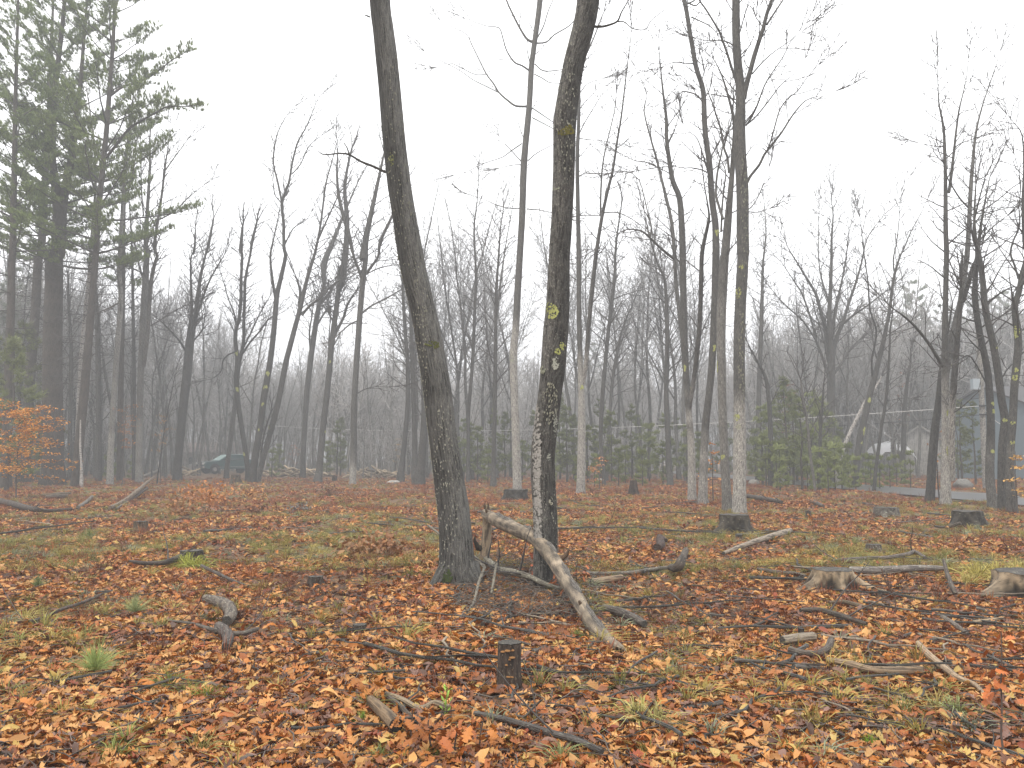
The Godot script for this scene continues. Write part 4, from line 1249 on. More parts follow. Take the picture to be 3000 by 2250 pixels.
	tree("maple_tree", "short leaning grey trunk in front of the green pickup's cab", "", 62.0, [
		q(4, [1468, 1400, 34, 1475, 1340, 30, 1490, 1220, 30, 1505, 1100, 30, 1520, 980, 28, 1535, 850, 22, 1555, 700, 14, 1580, 560, 6]),
	], M.gray, {"tone": 1.05, "twigs": {"t0": 0.6, "per_m": 2.0, "lmax": 2.0, "lmin": 1.0, "rmin": 0.010}})
	tree("maple_tree", "thick dark forking maple at the end of the fallen grey log", "", 58.0, [
		q(4, [1150, 1400, 56, 1155, 1320, 50, 1172, 1120, 54, 1190, 950, 56, 1210, 780, 58, 1225, 620, 56, 1240, 500, 48, 1262, 420, 34, 1280, 280, 26, 1300, 130, 20, 1330, 0, 14]) + q(0, [450, 530, 7, 462, 470, 3]),
		q(4, [1228, 640, 28, 1225, 500, 26, 1240, 380, 20, 1240, 240, 16, 1235, 100, 12, 1240, 0, 9]) + q(0, [420, 540, 5, 422, 490, 2]),
		q(4, [1260, 420, 16, 1300, 320, 14, 1340, 200, 12, 1400, 80, 9, 1450, 0, 5]),
		q(4, [1215, 640, 14, 1170, 560, 12, 1100, 480, 10, 1040, 420, 6]),
		q(4, [1240, 560, 12, 1310, 480, 10, 1330, 360, 6]),
	], M.gray, {"tone": 0.8, "twigs": {"t0": 0.5, "per_m": 2.8, "lmax": 2.6, "lmin": 1.2, "rmin": 0.010}})
	# --- the stand at the left with the pines
	tree("maple_tree", "smooth grey straight double topped maple by the grey fallen log", "", 52.0, [
		q(4, [902, 1455, 54, 900, 1380, 42, 902, 1200, 40, 908, 950, 40, 915, 700, 40, 925, 480, 42, 938, 250, 42, 950, 0, 38]) + q(1, [945, 1600, 30, 950, 1450, 26, 962, 1250, 20, 972, 1050, 15, 970, 900, 10, 985, 780, 5]),
		q(4, [930, 720, 26, 950, 560, 28, 962, 400, 28, 975, 200, 26, 1000, 60, 22, 1020, 0, 18]) + q(1, [1000, 1600, 20, 1020, 1450, 17, 1050, 1250, 14, 1070, 1080, 11, 1085, 980, 7, 1100, 860, 3]),
		q(1, [1040, 1420, 11, 1130, 1370, 9, 1220, 1280, 7, 1320, 1200, 3]),
		q(1, [1060, 1120, 10, 1130, 1020, 9, 1190, 940, 5, 1220, 900, 2]),
		q(1, [930, 1400, 10, 915, 1200, 9, 915, 1030, 6, 910, 900, 3]),
		q(4, [935, 160, 14, 905, 80, 13, 880, -60, 10]),
		q(4, [960, 460, 9, 1030, 420, 8, 1120, 360, 7, 1230, 310, 4]),
	], M.gray, {"tone": 1.5, "pale": 1.7, "pale_h": 4.0, "twigs": {"t0": 0.5, "per_m": 2.2, "lmax": 2.4, "lmin": 1.0, "rmin": 0.009, "out": 0.7}})
	tree("maple_tree", "cream barked smooth tree standing out pale before the pines", "", 48.0, [
		q(4, [712, 1478, 50, 714, 1430, 44, 716, 1300, 40, 725, 1120, 36, 738, 900, 34, 752, 700, 34, 768, 500, 33, 780, 350, 32, 784, 240, 32, 774, 150, 30, 772, 60, 28, 778, -40, 26]) + q(1, [785, 1500, 24, 800, 1250, 20, 815, 1000, 15, 840, 830, 11, 860, 650, 7, 880, 480, 3]),
		q(4, [775, 300, 16, 720, 330, 13, 650, 360, 10, 560, 380, 5]),
		q(1, [800, 1240, 12, 840, 1200, 11, 880, 1000, 8, 870, 860, 4]),
	], M.gray, {"tone": 2.2, "pale": 1.9, "pale_h": 3.4, "twigs": {"t0": 0.4, "per_m": 1.8, "lmax": 1.8, "lmin": 0.8, "rmin": 0.008}})
	tree("birch_tree", "white birch close behind the dark leaning pine", "", 49.0, [
		q(4, [500, 1450, 30, 500, 1300, 27, 504, 1100, 26, 515, 900, 26, 525, 700, 26, 545, 450, 26, 572, 200, 26, 590, 0, 25]) + q(1, [590, 1600, 22, 612, 1350, 20, 620, 1150, 16, 612, 950, 13, 580, 700, 9, 560, 560, 4]),
	], M.birch, {"twigs": {"t0": 0.45, "per_m": 1.6, "lmax": 1.6, "lmin": 0.8, "rmin": 0.008}})
	tree("birch_tree", "forked stub of a white birch at the foot of the dark leaning pine", "", 44.6, [
		q(10, [882, 1080, 34, 878, 950, 24, 868, 800, 22, 868, 640, 18, 870, 480, 12]),
	], M.birch, {"bare": true})
	for e in [
			["straight dark stem between the cream tree and the leaning pine", q(4, [640, 1440, 42, 640, 1300, 36, 640, 1000, 34, 636, 700, 34, 630, 400, 30, 615, 200, 24, 600, 0, 16]), 54.0, 0.8],
			["thin black straight stem beside the smooth grey double maple", q(4, [868, 1440, 26, 868, 1250, 24, 870, 950, 22, 868, 650, 22, 862, 350, 20, 858, 100, 16]) + q(1, [850, 1500, 10, 830, 1200, 4]), 58.0, 0.75],
			["slim leaning sapling with orange leaves by the fallen grey log", q(10, [1700, 1110, 16, 1725, 950, 16, 1760, 700, 15, 1800, 450, 13, 1850, 200, 10, 1890, 0, 6]), 50.0, 0.6],
			["thin grey tree in the mist behind the orange leafed sapling", q(10, [1640, 1010, 16, 1645, 700, 16, 1650, 350, 15, 1655, 0, 13]) + q(4, [1080, 560, 7, 1085, 430, 3]), 66.0, 1.0],
			["grey stem with short dead side branches near the birch", q(4, [455, 1380, 30, 455, 1100, 28, 460, 800, 26, 460, 550, 22, 445, 300, 16, 440, 120, 8]), 56.0, 0.9]]:
		tree("maple_tree", e[0], "", e[2], [e[1]], M.gray, {"tone": e[3], "twigs": {"t0": 0.3, "per_m": 2.0, "lmax": 1.8, "lmin": 0.9, "rmin": 0.009}})
	var green := Color(0.19, 0.255, 0.075)
	tall_pine("huge double stemmed pine, the thickest trunk of the evergreen stand", 47.0, [
		q(4, [345, 1420, 150, 345, 1330, 128, 345, 1150, 122, 340, 900, 122, 342, 500, 116, 350, 200, 110, 352, 0, 105]) + q(1, [372, 1650, 92, 385, 1400, 84, 360, 1200, 56, 338, 1020, 46, 345, 800, 42, 360, 550, 36, 395, 250, 30, 420, 0, 25, 440, -300, 18, 450, -600, 8]),
		q(1, [400, 1400, 60, 430, 1180, 50, 468, 1000, 40, 490, 800, 34, 520, 560, 28, 540, 300, 22, 560, 50, 15, 570, -250, 6]),
	], 13.0, 5.6, 0.95, 0.22, green, 6.0)
	tall_pine("pine with pale bark plates standing between the huge double pine and the orange beech", 54.0, [
		q(4, [170, 1420, 76, 175, 1250, 68, 185, 950, 62, 205, 650, 60, 230, 350, 56, 250, 0, 52]) + q(1, [265, 1650, 50, 285, 1300, 44, 300, 1000, 38, 320, 700, 30, 330, 350, 22, 345, 0, 15, 350, -300, 6]),
	], 14.0, 5.6, 0.95, 0.22, green * 0.95, 5.0)
	tall_pine("dark leaning pine with long outflung boughs towards the open sky", 45.0, [
		q(4, [490, 1492, 76, 495, 1430, 60, 515, 1200, 56, 535, 1000, 56, 555, 780, 54, 575, 550, 50, 592, 350, 46, 608, 150, 42, 620, 0, 40]) + q(1, [625, 1600, 38, 640, 1350, 36, 665, 1100, 34, 690, 850, 32, 705, 650, 30, 720, 450, 27, 735, 250, 24, 745, 0, 19, 760, -250, 13, 770, -500, 6]),
		q(1, [690, 1020, 24, 760, 930, 20, 830, 840, 17, 920, 780, 14, 1010, 730, 12, 1090, 690, 9, 1200, 690, 6, 1290, 680, 4]),
		q(1, [715, 620, 20, 800, 560, 17, 900, 530, 14, 1000, 480, 11, 1100, 400, 8, 1200, 340, 4]),
	], 12.0, 6.6, 0.9, 0.22, green * Color(1.0, 0.97, 0.95), 5.5)
	tall_pine("pine whose boughs hang over the orange beech at the wood's rim", 43.0, [
		q(4, [40, 1440, 70, 42, 1300, 60, 48, 1000, 56, 60, 650, 52, 72, 300, 48, 78, 0, 46]) + q(1, [82, 1650, 44, 88, 1300, 38, 95, 1000, 33, 100, 650, 26, 110, 300, 20, 118, 0, 14, 122, -300, 6]),
	], 12.5, 4.8, 0.8, 0.22, green, 5.0)
	tall_pine("slim dark pine beside the cream barked tree", 56.0, [
		q(4, [775, 1430, 40, 778, 1200, 36, 785, 800, 34, 790, 500, 33, 795, 200, 32, 800, 0, 30]) + q(1, [795, 1550, 30, 805, 1250, 26, 820, 1000, 20, 835, 900, 14, 860, 760, 6]),
	], 13.5, 2.0, 0.9, 0.24, green, 7.0, 0.35)


# young pines, leafy saplings, thin trees at the edge of the woods
func build_thicket() -> void:
	var yg := Color(0.18, 0.21, 0.07)
	var kinds := []
	for k in 4:
		kinds.append(pine_kind("young_pine", [3.2, 4.6, 6.0, 2.2][k], [1.0, 1.35, 1.6, 0.8][k], [0.3, 0.4, 0.7, 0.2][k], 0.36, 0.19, yg * [1.0, 0.9, 0.85, 1.15][k], 900 + k, tuft_b))
	rng.seed = 77
	var spots := [
		[2300, 45, 2, 1.0], [2345, 41, 1, 1.0], [2400, 44, 1, 1.05], [2440, 39, 3, 1.0], [2480, 43, 3, 1.0], [2530, 46, 3, 0.8], [2570, 40, 3, 0.75], [2620, 47, 3, 0.8], [2660, 43, 3, 0.85], [2500, 38, 3, 0.7], [2600, 42, 3, 0.7], [2545, 43, 3, 0.7],
		[2260, 50, 1, 1.1], [2330, 54, 2, 1.0], [2390, 56, 2, 0.95], [2210, 52, 0, 1.1], [2460, 56, 1, 0.8], [2850, 47, 2, 0.8], [2810, 50, 2, 0.85], [2800, 53, 1, 1.0], [2240, 44, 3, 1.1], [2420, 36, 3, 0.8], [2360, 37, 3, 0.7],
		[1660, 55, 1, 1.1], [1620, 46, 3, 0.9], [1740, 45, 3, 0.8], [1810, 46, 0, 0.7], [1880, 45, 3, 0.9], [1940, 47, 0, 0.8], [2010, 50, 1, 0.8], [1340, 58, 0, 1.0], [1380, 60, 1, 0.9], [1590, 58, 0, 1.1], [1680, 60, 2, 0.8], [1770, 57, 1, 0.9], [1870, 62, 2, 0.8], [1980, 60, 1, 1.0], [2050, 58, 0, 1.1], [2120, 60, 1, 1.0], [2250, 58, 2, 0.9], [2310, 60, 1, 1.2], [2360, 52, 0, 1.1], [2420, 54, 1, 0.8], [2270, 43, 0, 0.8], [1430, 50, 3, 0.9], [1530, 56, 0, 0.9], [2230, 47, 1, 1.0], [2280, 40, 3, 1.0], [2320, 48, 2, 0.9], [2375, 49, 1, 1.2], [2430, 50, 1, 0.95], [2390, 38, 3, 0.9], [2460, 41, 3, 0.9], [1720, 52, 0, 1.2], [1640, 60, 2, 1.05], [1790, 54, 1, 1.0], [1850, 58, 1, 1.15], [1900, 52, 0, 1.2], [1950, 56, 1, 1.0], [1760, 62, 2, 1.0], [1690, 48, 3, 0.7], [1830, 50, 3, 1.0],
		[1450, 58, 1, 1.1], [1400, 55, 0, 1.2], [1360, 62, 1, 1.0], [1480, 64, 2, 0.85], [1300, 70, 1, 1.0], [1570, 62, 1, 1.1],
		[990, 68, 1, 1.0], [1000, 76, 2, 0.9], [960, 72, 0, 1.0], [800, 66, 3, 1.0], [820, 74, 0, 0.9],
		[30, 40, 2, 1.25], [60, 52, 2, 1.7], [-60, 44, 2, 1.5], [120, 60, 2, 1.3], [330, 62, 3, 1.0], [395, 60, 3, 0.8]]
	var first := [true, true, true, true]
	for s in spots:
		var at := Vector3((s[0] - 1500.0) / F * s[1], 0, -s[1])
		at.y = gy(at.x, at.z)
		var label := "young green pine in the thicket at the edge of the clearing"
		var grp := "young pines along the clearing's edge"
		if s[0] < 500:
			label = "feathery young pine in the dim stand behind the orange beech"
			grp = "young pines in the dim stand"
		elif s[0] < 1200:
			label = "low young pine near the log pile and truck"
			grp = "young pines near the truck"
		elif s[0] > 2190:
			label = "young green pine in the thicket before the lane"
			grp = "young pines before the lane"
		var k: int = s[2]
		var look: String = ["shoulder high", "tall slim", "tallest bushy", "knee high"][k]
		label = label.replace("young", look + " young")
		grp = look + " " + grp
		var o: Node3D = kinds[k]
		if first[k]:
			first[k] = false
			o.name = numbered("young_pine")
			add_child(o)
			o.transform = Transform3D(Basis(Vector3.UP, rng.randf() * TAU).scaled(Vector3.ONE * s[3]), at)
			tag(o, label, "pine sapling", grp)
		else:
			dup(o, at, rng.randf() * TAU, s[3], label, grp)
	# tall soft pines far off
	var big := pine_kind("far_pine", 19.0, 5.0, 5.0, 0.8, 0.24, Color(0.20, 0.23, 0.17), 950, tuft_b)
	var n := 0
	for s in [[2690, 84, 1.05], [2770, 92, 1.0], [2880, 88, 1.06], [2960, 80, 0.95], [2620, 98, 0.9], [2830, 76, 0.78], [1080, 120, 0.85], [1150, 125, 0.9], [820, 125, 0.85], [3080, 84, 1.1], [20, 62, 0.85], [-90, 58, 0.95], [1740, 110, 0.9]]:
		var at := Vector3((s[0] - 1500.0) / F * s[1], -0.05, -s[1])
		var label := "tall soft pine fading in the mist over the blue grey house"
		var grp := "misty pines over the house"
		if s[0] < 1200:
			label = "tall misty pine rising among the far bare woods"
			grp = "misty pines in the far woods"
		elif s[0] < 2000:
			label = "lone misty pine top behind the pale forked maple"
			grp = ""
		if n == 0:
			big.name = numbered("far_pine")
			add_child(big)
			big.transform = Transform3D(Basis().scaled(Vector3.ONE * s[2]), at)
			tag(big, label, "pine tree", grp)
		else:
			dup(big, at, rng.randf() * TAU, s[2], label, grp)
			if grp == "":
				get_child(get_child_count() - 1).remove_meta("group")
		n += 1
	# bare trees at the edge
	var bare := []
	for k in 6:
		bare.append(bare_kind("bare_tree", 20.0, [0.35, 0.42, 0.3, 0.45, 0.5, 0.38][k], [0.45, 0.35, 0.6, 0.3, 0.4, 0.5][k], 300 + k * 7, 2, 0.0125, M.gray))
	var seen := [false, false, false, false, false, false]
	rng.seed = 99
	var areas := [
		[560, 730, 74, 92, 17, 21, 7, "bare tree behind the truck, its crown against the white sky", "bare trees behind the truck"],
		[760, 1180, 82, 104, 12, 16, 18, "bare grey tree of the misty wood edge past the log pile", "bare trees past the log pile"],
		[1190, 1500, 58, 80, 18, 24, 14, "tall fine crowned bare tree seen between the two big trunks", "bare trees between the big trunks"],
		[1660, 2070, 56, 80, 16, 22, 16, "tall bare tree behind the pale maples, mid wood", "bare trees behind the pale maples"],
		[2190, 2750, 56, 84, 12, 17, 22, "bare tree of the wood behind the young pines by the lane", "bare trees behind the lane pines"],
		[2700, 3050, 56, 84, 14, 18, 14, "bare tree of the wood around the blue grey house", "bare trees around the house"],
		[-60, 520, 56, 92, 15, 22, 34, "bare tree in the dim wood behind the pine stand", "bare trees behind the pine stand"]]
	for a in areas:
		for k in a[6]:
			var d := rng.randf_range(a[2], a[3])
			var at := Vector3((lerpf(a[0], a[1], (k + rng.randf()) / a[6]) - 1500.0) / F * d, 0, -d)
			if at.x > 14.5 and at.x < 22.0:
				at.x = 23.0 if rng.randf() < 0.5 else 13.5
			if at.x > 29.0 and at.x < 40.0 and d < 75.0:
				at *= 1.22
			at.y = gy(at.x, at.z)
			var kk := rng.randi() % 6
			var shape: String = ["low forked", "slim", "wide spreading", "narrow crowned", "high forked", "many limbed"][kk]
			var h := rng.randf_range(a[4], a[5]) / 20.0
			if not seen[kk]:
				seen[kk] = true
				var o: Node3D = bare[kk]
				o.name = numbered("bare_tree")
				add_child(o)
				o.transform = Transform3D(Basis(Vector3.UP, rng.randf() * TAU).scaled(Vector3.ONE * h), at)
				tag(o, shape + " " + a[7], "tree", shape + " " + a[8])
			else:
				dup(bare[kk], at, rng.randf() * TAU, h, shape + " " + a[7], shape + " " + a[8])
	# beech saplings that kept their orange leaves
	var lm := leaf_mesh(1, 55).mesh(M.leaf)
	for b in [
			[60, 1400, 32.0, 3.7, 2.6, 2800, Color(0.62, 0.27, 0.035), "big beech sapling with tiers of bright orange leaves by the pine stand"],
			[365, 1420, 47.0, 4.6, 1.2, 260, Color(0.46, 0.19, 0.05), "small orange leafed beech between the cream tree and grey maple"],
			[476, 1400, 50.0, 4.4, 1.0, 150, Color(0.55, 0.30, 0.09), "sparse orange beech on the slim sapling by the fallen log"],
			[2085, 1470, 29.0, 2.2, 0.7, 130, Color(0.60, 0.27, 0.06), "little orange beech glowing between the white footed maples"],
			[1755, 1425, 42.0, 1.7, 1.0, 150, Color(0.55, 0.22, 0.06), "low orange leafed bush behind the white stone"],
			[2300, 1440, 48.0, 6.0, 1.0, 160, Color(0.26, 0.09, 0.035), "rust red leafed sapling above the young pines"],
			[2968, 1500, 23.0, 1.8, 0.6, 130, Color(0.62, 0.37, 0.10), "yellow orange leafed sapling by the lane's near bend"],
			[2742, 1480, 28.0, 2.6, 0.6, 60, Color(0.50, 0.22, 0.06), "thin orange leafed sapling at the pale straight maple"],
			[1180, 1440, 60.0, 3.2, 1.1, 130, Color(0.50, 0.34, 0.14), "pale yellow leafed sapling behind the leaning oak"],
			[860, 1390, 72.0, 3.0, 1.6, 120, Color(0.42, 0.15, 0.05), "orange leafed bush beyond the log pile"],
			[2640, 1440, 52.0, 7.5, 0.9, 40, Color(0.42, 0.13, 0.04), "tall bare sapling with one last red orange spray"]]:
		var d: float = b[2]
		var at := Vector3((b[0] - 1500.0) / F * d, 0, -d)
		at.y = gy(at.x, at.z)
		var root := thing("beech_sapling", b[7], "sapling", at)
		var mb := MB.new()
		var P := PackedVector3Array()
		var R := PackedFloat32Array()
		var p := Vector3(0, -0.05, 0)
		for i in 7:
			P.append(p)
			R.append(lerpf(0.028, 0.006, i / 6.0))
			p += Vector3(rng.randf_range(-0.06, 0.06), 1.0, rng.randf_range(-0.06, 0.06)) * b[3] / 6.0
		mb.tube(P, R, 6, Color.WHITE)
		var places := []
		var tint := PackedColorArray()
		var arms := 7 + int(b[5] / 60.0)
		for k in arms:
			var t := lerpf(0.22 if b[3] < 4.0 else 0.45, 0.97, (k + rng.randf()) / arms)
			var x := t * 6.0
			var i := mini(int(x), 5)
			var from := P[i].lerp(P[i + 1], x - i)
			var az := rng.randf() * TAU
			var l: float = b[4] * rng.randf_range(0.5, 1.05) * (1.15 - 0.7 * t)
			var dir := Vector3(cos(az), rng.randf_range(0.05, 0.4), sin(az)).normalized()
			var B := PackedVector3Array([from])
			var S := PackedFloat32Array([0.008])
			for s in 4:
				dir = (dir + Vector3(rng.randf_range(-0.2, 0.2), rng.randf_range(-0.16, 0.08), rng.randf_range(-0.2, 0.2))).normalized()
				from += dir * l / 4.0
				B.append(from)
				S.append(0.007 - 0.001 * s)
			mb.tube(B, S, 3, Color.WHITE)
			for e in int(b[5] / arms):
				var u := pow(rng.randf(), 0.7) * 4.0
				var j := mini(int(u), 3)
				var g := B[j].lerp(B[j + 1], u - j) + Vector3(rng.randf_range(-1, 1) * 0.24, rng.randf_range(-0.07, 0.05), rng.randf_range(-1, 1) * 0.24) * minf(b[4], 1.2)
				var bs := Basis.from_euler(Vector3(rng.randf_range(-0.5, 0.5), rng.randf() * TAU, rng.randf_range(-0.6, 0.6)))
				places.append(Transform3D(bs.scaled(Vector3.ONE * rng.randf_range(0.09, 0.15)), g))
				tint.append(b[6] * rng.randf_range(0.6, 1.3))
		part("stem", mb, M.twig, root)
		copies("foliage", lm, places, tint, root).set_meta("kind", "stuff")


# the woods beyond, too deep to count
func build_far_woods() -> void:
	var root := Node3D.new()
	root.name = "distant_forest"
	root.set_meta("kind", "stuff")
	add_child(root)
	root.set_meta("label", "mass of bare grey woods fading into the mist")
	root.set_meta("category", "forest")
	rng.seed = 500
	var kinds := []
	for k in 5:
		var t := bare_kind("bare_tree", 15.0, [0.3, 0.4, 0.35, 0.25, 0.45][k], [0.5, 0.4, 0.6, 0.45, 0.35][k], 600 + k * 3, 2, 0.018, M.gray)
		kinds.append([t.get_child(0).mesh, t.get_child(1).mesh])
		t.free()
	for k in 2:
		var t := bare_kind("sapling", 5.0, 0.2, 0.5, 700 + k, 2, 0.011, M.gray)
		kinds.append([t.get_child(0).mesh, t.get_child(1).mesh])
		t.free()
	var lists := []
	for k in 7:
		lists.append([])
	rng.seed = 501
	for i in 1750:
		var d := lerpf(80.0, 150.0, pow(rng.randf(), 0.85))
		var s := rng.randf_range(-0.85, 0.85)
		if s > 0.22:
			d -= 14.0
		if s < -0.5:
			d -= 18.0
		var at := Vector3(s * d, 0, -d)
		if at.x > 14.0 and at.x < 22.5 and d < 96.0:
			continue
		if absf(at.x + 26.0) < 6.0 and d < 100.0:
			continue
		var h := rng.randf_range(0.72, 1.12) * (1.0 + 0.18 * zone.get_noise_2d(at.x * 0.2, at.z * 0.2)) * (0.92 if absf(s) < 0.3 else 1.05)
		lists[i % 5].append(Transform3D(Basis(Vector3.UP, rng.randf() * TAU).scaled(Vector3(1, rng.randf_range(0.92, 1.1), 1) * h), at))
	for i in 1500:
		var d := lerpf(62.0, 125.0, pow(rng.randf(), 0.8))
		var s := rng.randf_range(-0.85, 0.85)
		if s > 0.3 or s < -0.45:
			d -= 8.0
		var at := Vector3(s * d, 0, -d)
		if at.x > 14.0 and at.x < 22.5 and d < 96.0:
			continue
		if at.x < -13.0 and at.x > -36.0 and d < 92.0 or at.x > 22.0 and at.x < 42.0 and d < 74.0:
			continue
		lists[5 + i % 2].append(Transform3D(Basis(Vector3.UP, rng.randf() * TAU).scaled(Vector3.ONE * rng.randf_range(0.5, 1.3)), at))
	for k in 7:
		var tint := PackedColorArray()
		var shade := PackedColorArray()
		for i in lists[k].size():
			var c := rng.randf_range(1.1, 2.2)
			tint.append(Color(c, c, c))
			shade.append(Color(c, c * 0.98, c * 0.97))
		copies("trunks", kinds[k][0], lists[k], tint, root)
		copies("twigs", kinds[k][1], lists[k], shade, root)


# truck, lane side buildings, pole and line
func build_places() -> void:
	build_truck()
	var wall := flat(Color(0.15, 0.20, 0.24), 0.8)
	var trim := flat(Color(0.55, 0.56, 0.56), 0.7)
	var roofm := flat(Color(0.07, 0.07, 0.075), 0.9)
	var glass := flat(Color(0.03, 0.035, 0.04), 0.15)
	var grey := bark(128, 128, Color(0.26, 0.255, 0.245), Color(0.46, 0.45, 0.43), Color(0.6, 0.6, 0.56), 0.03, 4, 0.75, 0.6, false, 131, 0.6, 1.5)
	# the blue grey house, its gable turned to the lane
	house("blue_house", "large blue grey house half hidden behind the lane side maples", "house", Vector3(41.5, 0, -62), 0.15, Vector3(13.0, 5.2, 9.0), 1.6, wall, roofm, trim, glass, [[-4.4, 1.4, 1.1, 1.3], [-1.2, 1.4, 1.1, 1.3], [-4.4, 3.9, 1.1, 1.2], [-1.2, 3.9, 1.1, 1.2], [2.4, 3.9, 1.1, 1.2], [2.4, 1.4, 1.1, 1.3]])
	# the weathered shed
	house("grey_shed", "weathered pale grey gabled shed behind the young pines by the lane", "shed", Vector3(37.6, 0, -76), -2.03, Vector3(6.0, 2.7, 4.6), 1.7, grey, grey, trim, glass, [])
	# the long low building past the truck
	house("low_house", "low pale building glimpsed in the mist behind the green pickup", "house", Vector3(-41.0, 0, -112), 0.1, Vector3(7.0, 2.4, 5.0), 1.2, flat(Color(0.5, 0.48, 0.46), 0.8), flat(Color(0.30, 0.24, 0.23), 0.8), trim, glass, [[-1.8, 1.3, 0.9, 0.9], [1.6, 1.3, 0.9, 0.9]])
	# a white tarp over a frame
	var at := Vector3(33.4, 0, -73)
	var tp := thing("tarp_shelter", "bright white tarp draped over a low frame next to the grey shed", "tarp", at)
	var mb := MB.new()
	var nx := 18
	var nz := 10
	for i in nx + 1:
		for k in nz + 1:
			var u := float(i) / nx * 2.0 - 1.0
			var w := float(k) / nz * 2.0 - 1.0
			var y := 3.05 - 0.55 * pow(absf(w), 2.0) - 0.75 * pow(absf(u), 4.0) - 0.28 * absf(u + 0.25) + 0.09 * cos(u * 9.0) + 0.05 * wob.get_noise_2d(u * 300.0, w * 300.0)
			if absf(w) > 0.99:
				y -= 0.25
			mb.vert(Vector3(u * 1.75, y, w * 1.6), Vector3.UP)
	for i in nx:
		for k in nz:
			var p := i * (nz + 1) + k
			mb.ix.append_array([p, p + nz + 1, p + 1, p + 1, p + nz + 1, p + nz + 2])
	mb.smooth()
	part("tarp_sheet", mb, flat(Color(0.80, 0.82, 0.85), 0.5), tp)
	for c in [[-1.55, -1.4], [1.55, -1.4], [-1.55, 1.4], [1.55, 1.4]]:
		var pm := MB.new()
		pm.tube(PackedVector3Array([Vector3(c[0], -0.1, c[1]), Vector3(c[0], 1.5, c[1]), Vector3(c[0] * 0.98, 2.1, c[1] * 0.95)]), PackedFloat32Array([0.04, 0.04, 0.04]), 8, Color.WHITE)
		part("post", pm, M.twig, tp)
	# the pole with its pale box and the line
	var pole := thing("utility_pole", "grey utility pole with a white box beyond the lane", "pole", Vector3(24.0, 0, -42.0))
	var pb := MB.new()
	pb.tube(PackedVector3Array([Vector3(0, -0.2, 0), Vector3(0.02, 4, 0), Vector3(0.03, 9.2, 0)]), PackedFloat32Array([0.15, 0.135, 0.11]), 14, Color(2.2, 2.2, 2.2), 1.0, wob, 0.02, 1)
	part("pole_shaft", pb, M.gray, pole)
	var bx := MB.new()
	bx.box(Vector3(-0.33, 5.3, 0.1), Vector3(0.36, 0.55, 0.28))
	part("equipment_box", bx, flat(Color(0.33, 0.38, 0.42), 0.5), pole)
	var br := MB.new()
	br.box(Vector3(-0.12, 5.3, 0.1), Vector3(0.1, 0.08, 0.1))
	part("bracket", br, M.darklog, pole)
	for k in 2:
		var cl := MB.new()
		cl.box(Vector3(0.0, [3.75, 4.2][k], 0.16), Vector3(0.42, 0.07, 0.09))
		part("cable_clamp", cl, flat(Color(0.03, 0.03, 0.035), 0.6), pole)
	var pole2 := thing("utility_pole", "far utility pole hidden in the mist near the thick forking maple", "pole", Vector3(-40.5, 0, -99.5))
	var pb2 := MB.new()
	pb2.tube(PackedVector3Array([Vector3(0, -0.2, 0), Vector3(0, 4, 0), Vector3(0, 7.5, 0)]), PackedFloat32Array([0.14, 0.13, 0.11]), 10, Color(1.6, 1.6, 1.6), 1.0, null, 0.0, 1)
	part("pole_shaft", pb2, M.gray, pole2)
	var lines := [["pale overhead line running through the wood behind the trunks", Vector3(24.0, 4.2, -42.0), Vector3(-40.5, 6.6, -99.5), 1.5, Color(0.75, 0.75, 0.75)],
		["dark overhead cable below the pale line at the utility pole", Vector3(24.0, 3.75, -42.0), Vector3(14.6, 3.55, -56.0), 0.2, Color(0.05, 0.05, 0.055)],
		["short pale wire looping from the pole towards the house", Vector3(24.0, 4.2, -42.0), Vector3(35.2, 3.9, -57.5), 0.5, Color(0.75, 0.75, 0.75)]]
	for l in lines:
		var w := thing("power_line", l[0], "wire", l[1])
		var wm := MB.new()
		var P := PackedVector3Array()
		var R := PackedFloat32Array()
		for i in 31:
			var t := i / 30.0
			P.append(l[1].lerp(l[2], t) - l[1] - Vector3(0, l[3] * 4.0 * t * (1.0 - t), 0))
			R.append(0.014)
		wm.tube(P, R, 5, l[4])
		part("cable", wm, M.lichen, w)
	# stones
	stone("boulder", "grey boulder resting on the far verge of the lane", gp(2822, 1432), Vector3(0.75, 0.55, 0.6), 3, 0.55)
	stone("boulder", "flat pale rock in the grass beside the pale footed maple", gp(1153, 1414), Vector3(0.62, 0.22, 0.45), 4, 1.35)
	stone("boulder", "small white stone in the rusty brush past the pale forked maple", gp(1757, 1410), Vector3(0.33, 0.26, 0.3), 5, 2.4)
	stone("boulder", "grey stone half sunk in the brush beside the stout twin based maple", gp(2210, 1420), Vector3(0.5, 0.35, 0.4), 6)


func stone(called: String, label: String, at: Vector3, size: Vector3, sd: int, tone: float = 1.0) -> void:
	var root := thing(called, label, "rock", Vector3(at.x, gy(at.x, at.z), at.z))
	var mb := MB.new()
	var rows := 9
	var seg := 16
	for i in rows + 1:
		var el := PI * i / rows
		for j in seg + 1:
			var a := TAU * (j % seg) / seg
			var d := Vector3(sin(el) * cos(a), cos(el), sin(el) * sin(a))
			var k := 1.0 + 0.35 * wob.get_noise_3d(d.x * 30.0 + sd * 50.0, d.y * 30.0, d.z * 30.0)
			mb.vert(d * size * k * 0.5 * 1.25 + Vector3(0, size.y * 0.32, 0), Vector3.UP, Vector2(a / TAU * 2.0, el), Color(tone, tone, tone))
	for i in rows:
		for j in seg:
			var p := i * (seg + 1) + j
			mb.ix.append_array([p, p + seg + 1, p + 1, p + 1, p + seg + 1, p + seg + 2])
	mb.smooth()
	part("rock_body", mb, M.stone, root)


